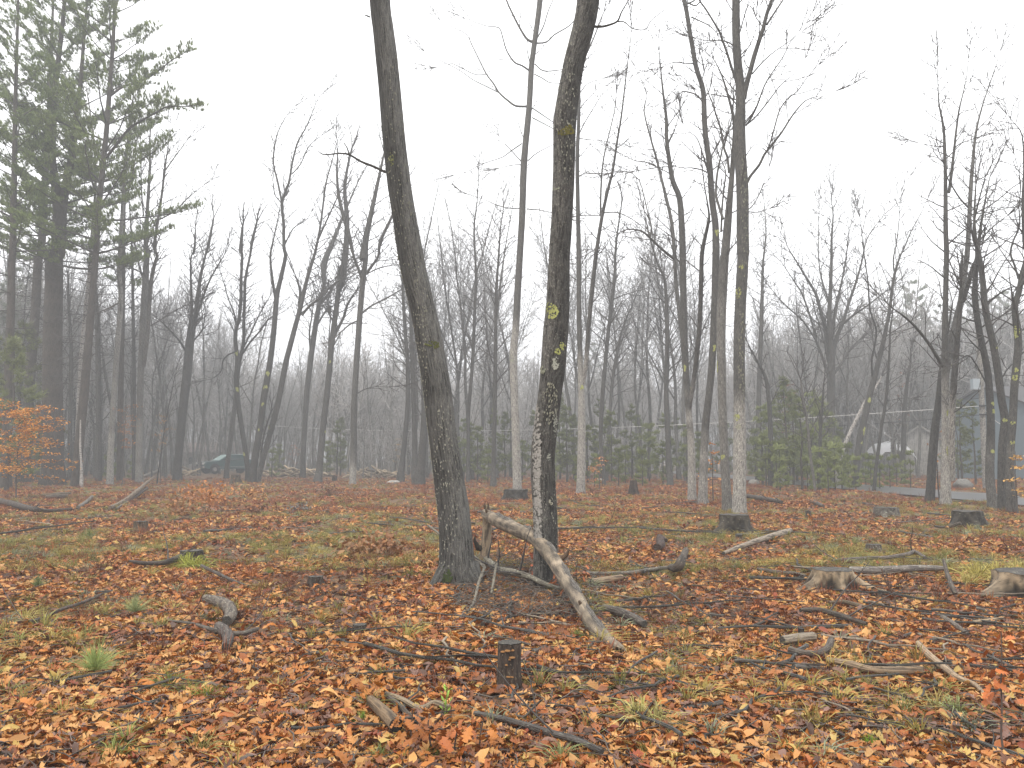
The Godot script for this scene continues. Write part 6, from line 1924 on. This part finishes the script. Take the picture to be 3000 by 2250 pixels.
	var areas := [
		[1700, 2990, 1640, 2000, 84, "loose dead stick in the slash around the pale stumps", "slash sticks around the pale stumps", 1.0],
		[1280, 1720, 1700, 1960, 34, "loose dead stick strewn under the bent stem", "sticks under the bent stem", 0.9],
		[60, 1250, 1560, 2160, 30, "loose dead stick in the open leaf litter", "sticks in the open leaf litter", 0.65],
		[1390, 1690, 1672, 1800, 44, "thin dead twig heaped at the feet of the two big trunks", "twigs at the feet of the two big trunks", 0.6],
		[1500, 2960, 2000, 2220, 22, "loose dead stick among the big oak leaves", "sticks among the big oak leaves", 0.7],
		[80, 2900, 1470, 1580, 60, "dead stick on the ground of the further clearing", "sticks on the further clearing", 1.5]]
	for a in areas:
		for k in a[4]:
			var g := gp(rng.randf_range(a[0], a[1]), rng.randf_range(a[2], a[3]))
			g.y = gy(g.x, g.z) + 0.05
			var kk := rng.randi() % 7
			var o: MeshInstance3D = kinds[kk].duplicate()
			o.name = numbered("loose_stick")
			add_child(o)
			var turn := rng.randf() * TAU
			if a[0] >= 1600:
				turn = rng.randfn(-0.2, 1.0)
			o.transform = Transform3D((Basis(Vector3.UP, turn) * Basis(Vector3.BACK, rng.randf_range(-0.08, 0.10))).scaled(Vector3.ONE * rng.randf_range(0.55, 1.3) * a[7]), g)
			var kind: String = ["short dark", "pale", "long grey", "longest", "stubby thick", "thin", "greyish"][kk]
			tag(o, kind + " " + a[5], "stick", kind + " " + a[6])
	# scraps of white litter
	for e in [[2706, 1996, 0.05, "scrap of white litter at the half buried log's end"], [2790, 2038, 0.045, "white scrap between the rotten log and the kinked pale branch"], [2905, 2056, 0.06, "white flake at the tip of the kinked pale branch"]]:
		var g := gp(e[0], e[1])
		var root := thing("paper_scrap", e[3], "litter", g)
		var mb := MB.new()
		for i in 5:
			for k in 4:
				mb.vert(Vector3((i - 2.0) * 0.5, 0.25 + 0.3 * wob.get_noise_2d(i * 50.0 + e[0], k * 60.0), (k - 1.5) * 0.45) * e[2], Vector3.UP)
		for i in 4:
			for k in 3:
				var p := i * 4 + k
				mb.ix.append_array([p, p + 4, p + 1, p + 1, p + 4, p + 5])
		mb.smooth()
		part("crumpled_sheet", mb, flat(Color(0.75, 0.75, 0.76), 0.6), root)


# seedlings, tufts, dead fern
func build_small_plants() -> void:
	rng.seed = 654
	var blade := tuft_mesh(31, 120, 1.0, 0.018, 1.0, 0.9)
	var straw := tuft_mesh(32, 150, 1.0, 0.016, 1.2, 1.1)
	var tufts := [
		[1875, 2120, 0.26, straw, Color(0.42, 0.38, 0.12), "pale yellow grass tuft at the end of the bent stem's leaf drift"],
		[1925, 2135, 0.24, straw, Color(0.38, 0.34, 0.13), "straw grass tuft touching the pale yellow one"],
		[500, 2022, 0.20, blade, Color(0.22, 0.26, 0.06), "olive grass tuft below the stubby dark log piece"],
		[560, 2040, 0.18, blade, Color(0.20, 0.22, 0.06), "low olive grass tuft, middle one below the dark log piece"],
		[608, 2058, 0.18, blade, Color(0.20, 0.26, 0.05), "bright olive grass tuft nearest the pale peeled forked stick"],
		[480, 1990, 0.16, blade, Color(0.26, 0.22, 0.07), "brownish grass tuft just under the hook shaped log"],
		[2800, 2096, 0.20, straw, Color(0.30, 0.34, 0.14), "grey green grass tuft beside the kinked pale branch"],
		[2860, 1700, 0.42, straw, Color(0.44, 0.38, 0.10), "golden straw mound behind the leaning black stake"],
		[2920, 1705, 0.46, straw, Color(0.46, 0.40, 0.12), "golden straw mound touching the big pale stump"],
		[2985, 1690, 0.42, straw, Color(0.42, 0.36, 0.11), "golden straw mound behind the big pale stump"],
		[2830, 1720, 0.34, straw, Color(0.40, 0.34, 0.10), "low straw tuft at the leaning black stake's foot"],
		[1960, 1995, 0.16, blade, Color(0.28, 0.30, 0.10), "small yellow green tuft near the bent stem's end"],
		[2190, 1960, 0.14, blade, Color(0.26, 0.30, 0.10), "small green tuft before the grey log chunk"],
		[552, 1668, 0.42, straw, Color(0.36, 0.38, 0.06), "green grass drooping over the charred looking stump"],
		[585, 1672, 0.34, straw, Color(0.32, 0.34, 0.06), "olive grass drape beside the charred looking stump"],
		[330, 2235, 0.18, blade, Color(0.20, 0.24, 0.06), "olive grass tuft in the big leaves under the dark litter"],
		[370, 2190, 0.18, blade, Color(0.22, 0.26, 0.07), "thin grass tuft between bright oak leaves"],
		[1650, 2240, 0.18, blade, Color(0.26, 0.30, 0.12), "grey green grass tuft over the long thin dark branch"]]
	for t in tufts:
		var g := gp(t[0], t[1])
		g.y = gy(g.x, g.z)
		var root := thing("grass_tuft", t[5], "grass tuft", g)
		var mi := MeshInstance3D.new()
		mi.name = "blades"
		var src: MB = t[3]
		var mb := MB.new()
		mb.v = src.v.duplicate()
		mb.n = src.n.duplicate()
		mb.uv = src.uv.duplicate()
		mb.ix = src.ix.duplicate()
		for c in src.c:
			mb.c.append(c * t[4])
		mi.mesh = mb.mesh(M.grass)
		mi.scale = Vector3(1.5, 0.9, 1.5) * t[2]
		mi.rotation.y = rng.randf() * TAU
		root.add_child(mi)
	# pine seedlings: needle bundles on a short stem
	for s in [
			[275, 1995, 0.20, 46, Color(0.36, 0.44, 0.16), "large pale green pine seedling at the clearing's leafy slope"],
			[395, 1812, 0.18, 34, Color(0.33, 0.38, 0.18), "round grey green pine seedling under the long bowed stick"],
			[1062, 2128, 0.07, 18, Color(0.22, 0.36, 0.06), "tiny bright pine seedling beside the charred ended log"],
			[1260, 2232, 0.06, 18, Color(0.22, 0.36, 0.06), "tiny bright pine seedling in the orange oak sprig"],
			[1112, 2240, 0.08, 20, Color(0.26, 0.32, 0.10), "small pale pine seedling at the clearing's near leaves"],
			[2548, 2200, 0.07, 22, Color(0.24, 0.40, 0.05), "bright lime seedling amid the big leaves"],
			[1690, 1880, 0.09, 18, Color(0.20, 0.28, 0.06), "green seedling at the foot of the bent stem"],
			[785, 1690, 0.10, 24, Color(0.26, 0.32, 0.10), "pale green seedling near the slanting little stump"],
			[110, 1730, 0.14, 30, Color(0.22, 0.27, 0.11), "grey green seedling beside the long bowed dark stick"],
			[260, 1580, 0.16, 26, Color(0.24, 0.28, 0.10), "dusky green seedling up the leaf slope"],
			[2415, 1645, 0.06, 16, Color(0.28, 0.40, 0.06), "lime seedling behind the flared pale stump"],
			[2425, 1790, 0.06, 16, Color(0.30, 0.42, 0.06), "lime seedling below the flared pale stump"]]:
		var g := gp(s[0], s[1])
		g.y = gy(g.x, g.z)
		var root := thing("pine_seedling", s[5], "seedling", g)
		var st := MB.new()
		st.tube(PackedVector3Array([Vector3(0, -0.02, 0), Vector3(0.01, s[2] * 0.5, 0), Vector3(0, s[2], 0.005)]), PackedFloat32Array([0.005, 0.004, 0.003]), 5, Color(1.2, 1.0, 0.8))
		part("stem", st, M.twig, root)
		var nd := tuft_mesh(int(s[0]), s[3] * 9, s[2] * 1.05, 0.011 * s[2] + 0.001, 1.35, 0.35)
		for i in nd.c.size():
			nd.c[i] = nd.c[i] * s[4]
		for i in nd.v.size():
			nd.v[i] = nd.v[i] + Vector3(0, s[2] * 0.35, 0)
		part("needles", nd, M.needle, root)
	# a fresh green clubmoss spike
	var cg := gp(1300, 2118)
	var club := thing("fern_spike", "bright green upright fern spike across the pale forked stick", "fern", Vector3(cg.x, gy(cg.x, cg.z), cg.z))
	var cs := MB.new()
	cs.tube(PackedVector3Array([Vector3(0, -0.02, 0), Vector3(0.01, 0.09, 0), Vector3(0.02, 0.2, 0)]), PackedFloat32Array([0.005, 0.004, 0.002]), 5, Color(2.0, 3.0, 0.8))
	part("stem", cs, M.twig, club)
	for k in 14:
		var fr := leaf_mesh(1, 70 + k)
		for i in fr.v.size():
			fr.c[i] = Color(0.26, 0.42, 0.05)
		var f := part("frond", fr, M.leaf, club)
		f.transform = Transform3D((Basis(Vector3.UP, k * 2.4) * Basis(Vector3.RIGHT, -0.6)).scaled(Vector3(0.03, 0.05, 0.065)), Vector3(0.01 + k * 0.0005, 0.04 + 0.011 * k, 0) + (Basis(Vector3.UP, k * 2.4) * Basis(Vector3.RIGHT, -0.6)) * Vector3(0, 0, 0.03))
	# oak sprigs holding orange leaves
	var ol := []
	for k in 4:
		ol.append(leaf_mesh(0, 200 + k))
	for s in [
			[1075, 2075, 0.18, 24, Color(0.46, 0.17, 0.025), "bright orange oak sprig beside the charred ended log"],
			[1265, 2225, 0.22, 30, Color(0.32, 0.105, 0.018), "deep rust oak sprig beneath the pale forked stick"],
			[1210, 2185, 0.18, 20, Color(0.40, 0.15, 0.028), "rust orange oak sprig between the charred log and the deep rust sprig"],
			[1400, 2215, 0.18, 18, Color(0.42, 0.155, 0.028), "orange oak sprig by the sunken end of the pale forked stick"],
			[1330, 2235, 0.2, 12, Color(0.40, 0.12, 0.025), "orange rust oak sprig, further right half of the rusty pair"],
			[2945, 2235, 0.62, 30, Color(0.44, 0.13, 0.03), "leggy oak seedling with orange leaves in the big leaf litter"],
			[1335, 1690, 0.34, 20, Color(0.40, 0.10, 0.03), "orange leafed sprig against the leaning oak's foot"],
			[1375, 1660, 0.42, 15, Color(0.44, 0.11, 0.03), "sparse red orange sprig between leaning oak and standing stub"],
			[1580, 1720, 0.42, 26, Color(0.38, 0.09, 0.03), "rusty leafed sprig before the upright trunk"],
			[1690, 1735, 0.40, 26, Color(0.40, 0.12, 0.03), "orange brown sprig hugging the bent stem's middle"],
			[1650, 1765, 0.30, 20, Color(0.36, 0.11, 0.03), "drooping orange sprig under the bent stem"],
			[2385, 1560, 0.40, 14, Color(0.46, 0.18, 0.04), "orange sprig beyond the grey pole"],
			[2290, 2010, 0.14, 12, Color(0.40, 0.15, 0.04), "curled orange sprig before the curved dark limb"]]:
		var g := gp(s[0], s[1])
		g.y = gy(g.x, g.z)
		var root := thing("oak_sprig", s[5].replace("further right half of", "tallest of"), "oak sprig", g)
		var st := MB.new()
		var P := PackedVector3Array([Vector3(0, -0.03, 0)])
		var R := PackedFloat32Array([0.006])
		var p := Vector3.ZERO
		for i in 5:
			p += Vector3(rng.randf_range(-0.05, 0.05), 0.2, rng.randf_range(-0.05, 0.05)) * s[2]
			P.append(p)
			R.append(0.0055 - 0.0006 * i)
		st.tube(P, R, 5, Color(0.9, 0.7, 0.6))
		part("stem", st, M.twig, root)
		for k in s[3]:
			var src: MB = ol[k % 4]
			var mb := MB.new()
			mb.v = src.v.duplicate()
			mb.n = src.n.duplicate()
			mb.uv = src.uv.duplicate()
			mb.ix = src.ix.duplicate()
			var sh := rng.randf_range(0.6, 1.25)
			for i in mb.v.size():
				mb.c.append(s[4] * sh)
			var l := part("leaf", mb, M.leaf, root)
			var u := rng.randf_range(0.3, 1.0)
			var az := rng.randf() * TAU
			var b := Basis(Vector3.UP, az) * Basis(Vector3.RIGHT, rng.randf_range(0.1, 1.1)) * Basis(Vector3.BACK, rng.randf_range(-0.7, 0.7))
			var size := rng.randf_range(0.05, 0.088)
			l.transform = Transform3D(b.scaled(Vector3.ONE * size), P[1].lerp(P[5], u) + b * Vector3(0, 0, size * 0.55) + Vector3(rng.randf_range(-1, 1), rng.randf_range(-0.3, 0.3), rng.randf_range(-1, 1)) * 0.11)
	# bare whips
	for s in [["thin bare red sapling whip standing in the big leaves", [[2642, 2240, 9], [2640, 2170, 8], [2610, 2110, 7], [2580, 2050, 6], [2556, 1980, 4]], 4.0], ["thin bare brown whip behind the standing stub", [[1770, 1760, 5], [1810, 1700, 5], [1838, 1620, 4], [1800, 1570, 3], [1770, 1545, 2]], 8.6]]:
		var c := catmull(s[1], s[2], 4)
		var b: Vector3 = c[0][0]
		b.y = gy(b.x, b.z)
		var root := thing("bare_whip", s[0], "sapling", b)
		var mb := MB.new()
		c[0].insert(0, Vector3(c[0][0].x, b.y - 0.03, c[0][0].z))
		c[1].insert(0, c[1][0])
		mb.tube(c[0], c[1], 6, Color(1.3, 0.8, 0.6))
		sprout(mb, c[0], c[1], 0.4, 1.0, 6, 0.25, 0.12, 1, 0.3, 0.002, Color(1.3, 0.8, 0.6), 0.5)
		part("stem", mb, M.twig, root)
	# dead fern and brush clumps
	var fern := tuft_mesh(61, 60, 1.0, 0.014, 1.15, 0.3)
	var fl := leaf_mesh(1, 301).mesh(M.leaf)
	for s in [
			[610, 1480, 1.15, Color(0.46, 0.17, 0.03), "bright orange dead fern clump near the pickup"],
			[740, 1462, 0.8, Color(0.42, 0.20, 0.05), "smaller yellowish fern clump next to the orange one"],
			[530, 1512, 0.85, Color(0.30, 0.13, 0.04), "brown dead fern clump on the leaf slope"],
			[755, 1508, 0.6, Color(0.17, 0.07, 0.03), "dark rusty brush clump in the pale grass"],
			[965, 1452, 0.7, Color(0.16, 0.07, 0.035), "dark brown brush clump before the maple row"],
			[1090, 1630, 0.62, Color(0.27, 0.12, 0.04), "wiry orange brown brush beside the leaning oak"],
			[1140, 1640, 0.5, Color(0.22, 0.10, 0.04), "wiry brown brush touching the orange brown one"],
			[1045, 1640, 0.45, Color(0.24, 0.13, 0.05), "low wiry brush, outermost of the three by the leaning oak"],
			[2360, 1485, 0.5, Color(0.42, 0.17, 0.05), "orange fern clump before the young pines"],
			[2250, 1465, 0.45, Color(0.42, 0.18, 0.05), "orange fern bits beside the stout twin based maple"],
			[880, 1500, 0.4, Color(0.10, 0.10, 0.09), "dark grey twiggy heap in the further grass"]]:
		var g := gp(s[0], s[1])
		g.y = gy(g.x, g.z)
		var root := thing("dead_fern", s[4], "dead fern", g)
		var mb := MB.new()
		mb.v = fern.v.duplicate()
		mb.n = fern.n.duplicate()
		mb.uv = fern.uv.duplicate()
		mb.ix = fern.ix.duplicate()
		for c in fern.c:
			mb.c.append(c * s[3])
		var f := part("fronds", mb, M.grass, root)
		f.scale = Vector3(1.0, 0.75, 1.0) * s[2]
		f.rotation.y = rng.randf() * TAU
		var places := []
		var tint := PackedColorArray()
		for k in int(220 * s[2]):
			var e: Vector3 = Vector3(rng.randfn(0, 0.4), absf(rng.randfn(0.28, 0.2)), rng.randfn(0, 0.4)) * s[2]
			places.append(Transform3D(Basis.from_euler(Vector3(rng.randfn(0, 0.6), rng.randf() * TAU, rng.randfn(0, 0.6))).scaled(Vector3.ONE * rng.randf_range(0.06, 0.13)), e))
			tint.append(s[3] * rng.randf_range(0.6, 1.4))
		copies("foliage", fl, places, tint, root).set_meta("kind", "stuff")


# what covers the ground: leaves, grass, low brush, twigs
func scatter() -> void:
	rng.seed = 1234
	var meshes := []
	for k in 9:
		meshes.append(leaf_mesh(0 if k < 5 else (1 if k < 7 else 2), 20 + k))
	var pal := [Color(0.55, 0.30, 0.10), Color(0.47, 0.22, 0.062), Color(0.43, 0.155, 0.026), Color(0.32, 0.098, 0.021), Color(0.19, 0.070, 0.026), Color(0.21, 0.115, 0.085), Color(0.085, 0.040, 0.025), Color(0.46, 0.32, 0.09), Color(0.28, 0.062, 0.021)]
	var odds := [0.17, 0.38, 0.55, 0.71, 0.84, 0.90, 0.94, 0.98, 1.0]
	# the largest: leaves of their own on the forest floor
	var floor_: Node3D = get_node("ground")
	var lm := []
	for k in 9:
		var m := leafy(0.5, 0.5)
		m.albedo_color = pal[k].linear_to_srgb()
		m.vertex_color_use_as_albedo = false
		lm.append(m)
	var shared := []
	for k in 9:
		shared.append(meshes[k].mesh(null))
	for k in 300:
		var d := lerpf(3.5, 5.4, rng.randf())
		var x := rng.randf_range(-0.64, 0.64) * d
		var o := MeshInstance3D.new()
		o.name = "leaf" if k == 0 else "leaf_%03d" % k
		o.mesh = shared[rng.randi() % 9]
		var r := rng.randf()
		var c := 0
		while odds[c] < r:
			c += 1
		o.material_override = lm[c]
		var b := Basis.from_euler(Vector3(rng.randfn(0, 0.24), rng.randf() * TAU, rng.randfn(0, 0.24)))
		o.transform = Transform3D(b.scaled(Vector3.ONE * rng.randf_range(0.075, 0.125)), Vector3(x, gy(x, -d) + rng.randf_range(0.035, 0.06), -d))
		floor_.add_child(o)
	var litter := Node3D.new()
	litter.name = "leaf_litter"
	litter.set_meta("kind", "stuff")
	add_child(litter)
	var where := [[], [], [], [], [], [], [], [], []]
	var tint := []
	for k in 9:
		tint.append(PackedColorArray())
	var n := 370000
	for i in n:
		# even in the picture rather than on the ground, so that the near floor is deep
		var t := rng.randf()
		var d := 2.6 * pow(62.0 / 2.6, pow(t, 0.86))
		var x := rng.randf_range(-0.88, 0.88) * d + rng.randf_range(-1.8, 1.8)
		if x > 15.9 and x < 20.6:
			continue
		var zn := zone.get_noise_2d(x, -d)
		if d > 11.0 and zn > 0.12 and rng.randf() < 0.55:
			continue
		var bare := zone.get_noise_2d(x * 2.1 + 90.0, -d * 2.1 - 50.0)
		if bare < -0.16 and rng.randf() < 0.75:
			continue
		var k := rng.randi() % 9
		var r := rng.randf()
		var c := 0
		while odds[c] < r:
			c += 1
		if bare < 0.0 and rng.randf() < 0.4:
			c = [4, 5, 6, 3][rng.randi() % 4]
		if d > 9.0 and rng.randf() < minf(0.55, (d - 9.0) * 0.022):
			c = [2, 3, 3, 4, 8, 4][rng.randi() % 6]
		var col: Color = pal[c] * rng.randf_range(0.7, 1.2)
		var b := Basis.from_euler(Vector3(rng.randfn(0, 0.36), rng.randf() * TAU, rng.randfn(0, 0.36)))
		var s := rng.randf_range(0.045, 0.108) * (1.0 + d * 0.016)
		where[k].append(Transform3D(b.scaled(Vector3.ONE * s), Vector3(x, gy(x, -d) + 0.008 + rng.randf() * rng.randf() * 0.06, -d)))
		tint[k].append(col)
	for k in 9:
		copies("fallen_leaves", meshes[k].mesh(M.leaf), where[k], tint[k], litter)
	# grass
	var gw := []
	var gt := PackedColorArray()
	for i in 32000:
		var t := rng.randf()
		var d := 4.0 * pow(60.0 / 4.0, pow(t, 0.7))
		var x := rng.randf_range(-0.8, 0.8) * d
		if x > 15.9 and x < 20.6:
			continue
		var zn := zone.get_noise_2d(x, -d)
		if zn < 0.02 and rng.randf() > 0.14 or d < 11.0 and rng.randf() > 0.22 or rng.randf() > 0.72:
			continue
		var s := rng.randf_range(0.12, 0.28)
		gw.append(Transform3D(Basis(Vector3.UP, rng.randf() * TAU).scaled(Vector3(1.2, rng.randf_range(0.5, 1.0), 1.2) * s), Vector3(x, gy(x, -d) - 0.01, -d)))
		var g := Color(0.38, 0.29, 0.08).lerp(Color(0.20, 0.21, 0.055), rng.randf())
		if rng.randf() < 0.15:
			g = Color(0.24, 0.27, 0.17)
		gt.append(g * rng.randf_range(0.7, 1.25))
	var grass := copies("grass", tuft_mesh(41, 46, 1.0, 0.022, 1.15, 0.9).mesh(M.grass), gw, gt, self)
	grass.set_meta("kind", "stuff")
	# low rusty brush (bare blueberry and the like)
	var bw := []
	var bt := PackedColorArray()
	for i in 22000:
		var t := rng.randf()
		var d := 5.0 * pow(75.0 / 5.0, pow(t, 0.6))
		var x := rng.randf_range(-0.82, 0.82) * d
		if x > 15.9 and x < 20.6:
			continue
		var zn := zone.get_noise_2d(x + 40.0, -d * 0.8 + 20.0)
		var chance := (0.34 if x < -1.0 else 0.2) if d < 14.0 else (0.3 if d < 26.0 else 0.75)
		if zn < -0.05 or (x < -6.0 and d > 36.0):
			chance *= 0.3
		if rng.randf() > chance:
			continue
		var s := rng.randf_range(0.14, 0.34) * (0.7 + minf(d, 45.0) * 0.012)
		bw.append(Transform3D(Basis(Vector3.UP, rng.randf() * TAU).scaled(Vector3(1.1, rng.randf_range(0.5, 0.95), 1.1) * s), Vector3(x, gy(x, -d) - 0.01, -d)))
		var g := Color(0.24, 0.075, 0.03).lerp(Color(0.14, 0.055, 0.03), rng.randf())
		if rng.randf() < 0.12:
			g = Color(0.40, 0.15, 0.04)
		bt.append(g * rng.randf_range(0.7, 1.3))
	for i in 90:
		var g0 := gp(rng.randf_range(1340, 1740), rng.randf_range(1650, 1800))
		bw.append(Transform3D(Basis(Vector3.UP, rng.randf() * TAU).scaled(Vector3(1.2, 0.8, 1.2) * rng.randf_range(0.12, 0.26)), g0 - Vector3(0, 0.01, 0)))
		bt.append(Color(0.26, 0.13, 0.06).lerp(Color(0.16, 0.10, 0.06), rng.randf()) * rng.randf_range(0.7, 1.3))
	var brush := copies("undergrowth", tuft_mesh(42, 34, 1.0, 0.018, 1.0, 0.15).mesh(M.grass), bw, bt, self)
	brush.set_meta("kind", "stuff")
	# fine twig litter
	var tw := []
	var tt := PackedColorArray()
	for i in 6500:
		var d := 3.2 * pow(24.0 / 3.2, pow(rng.randf(), 0.8))
		var x := rng.randf_range(-0.72, 0.72) * d
		var b := Basis.from_euler(Vector3(rng.randfn(0, 0.12), rng.randf() * TAU, 0))
		tw.append(Transform3D(b.scaled(Vector3(1, 1, rng.randf_range(0.5, 2.0))), Vector3(x, gy(x, -d) + rng.randf_range(0.02, 0.06), -d)))
		var g := rng.randf_range(0.5, 1.6)
		tt.append(Color(g, g * 0.9, g * 0.82))
	for i in 900:
		var g0 := gp(rng.randf_range(1330, 1760), rng.randf_range(1640, 1830))
		var b := Basis.from_euler(Vector3(rng.randfn(0, 0.3), rng.randf() * TAU, 0))
		tw.append(Transform3D(b.scaled(Vector3(1, 1, rng.randf_range(0.6, 2.2))), g0 + Vector3(0, rng.randf_range(0.03, 0.12), 0)))
		var gg := rng.randf_range(0.6, 2.0)
		tt.append(Color(gg, gg * 0.92, gg * 0.82))
	var tm := MB.new()
	tm.tube(PackedVector3Array([Vector3(0, 0, -0.11), Vector3(0.012, 0.006, -0.03), Vector3(-0.008, 0.0, 0.05), Vector3(0.006, 0.004, 0.12)]), PackedFloat32Array([0.004, 0.0038, 0.003, 0.0015]), 4, Color.WHITE)
	var twigs := copies("twig_debris", tm.mesh(M.twig), tw, tt, self)
	twigs.set_meta("kind", "stuff")
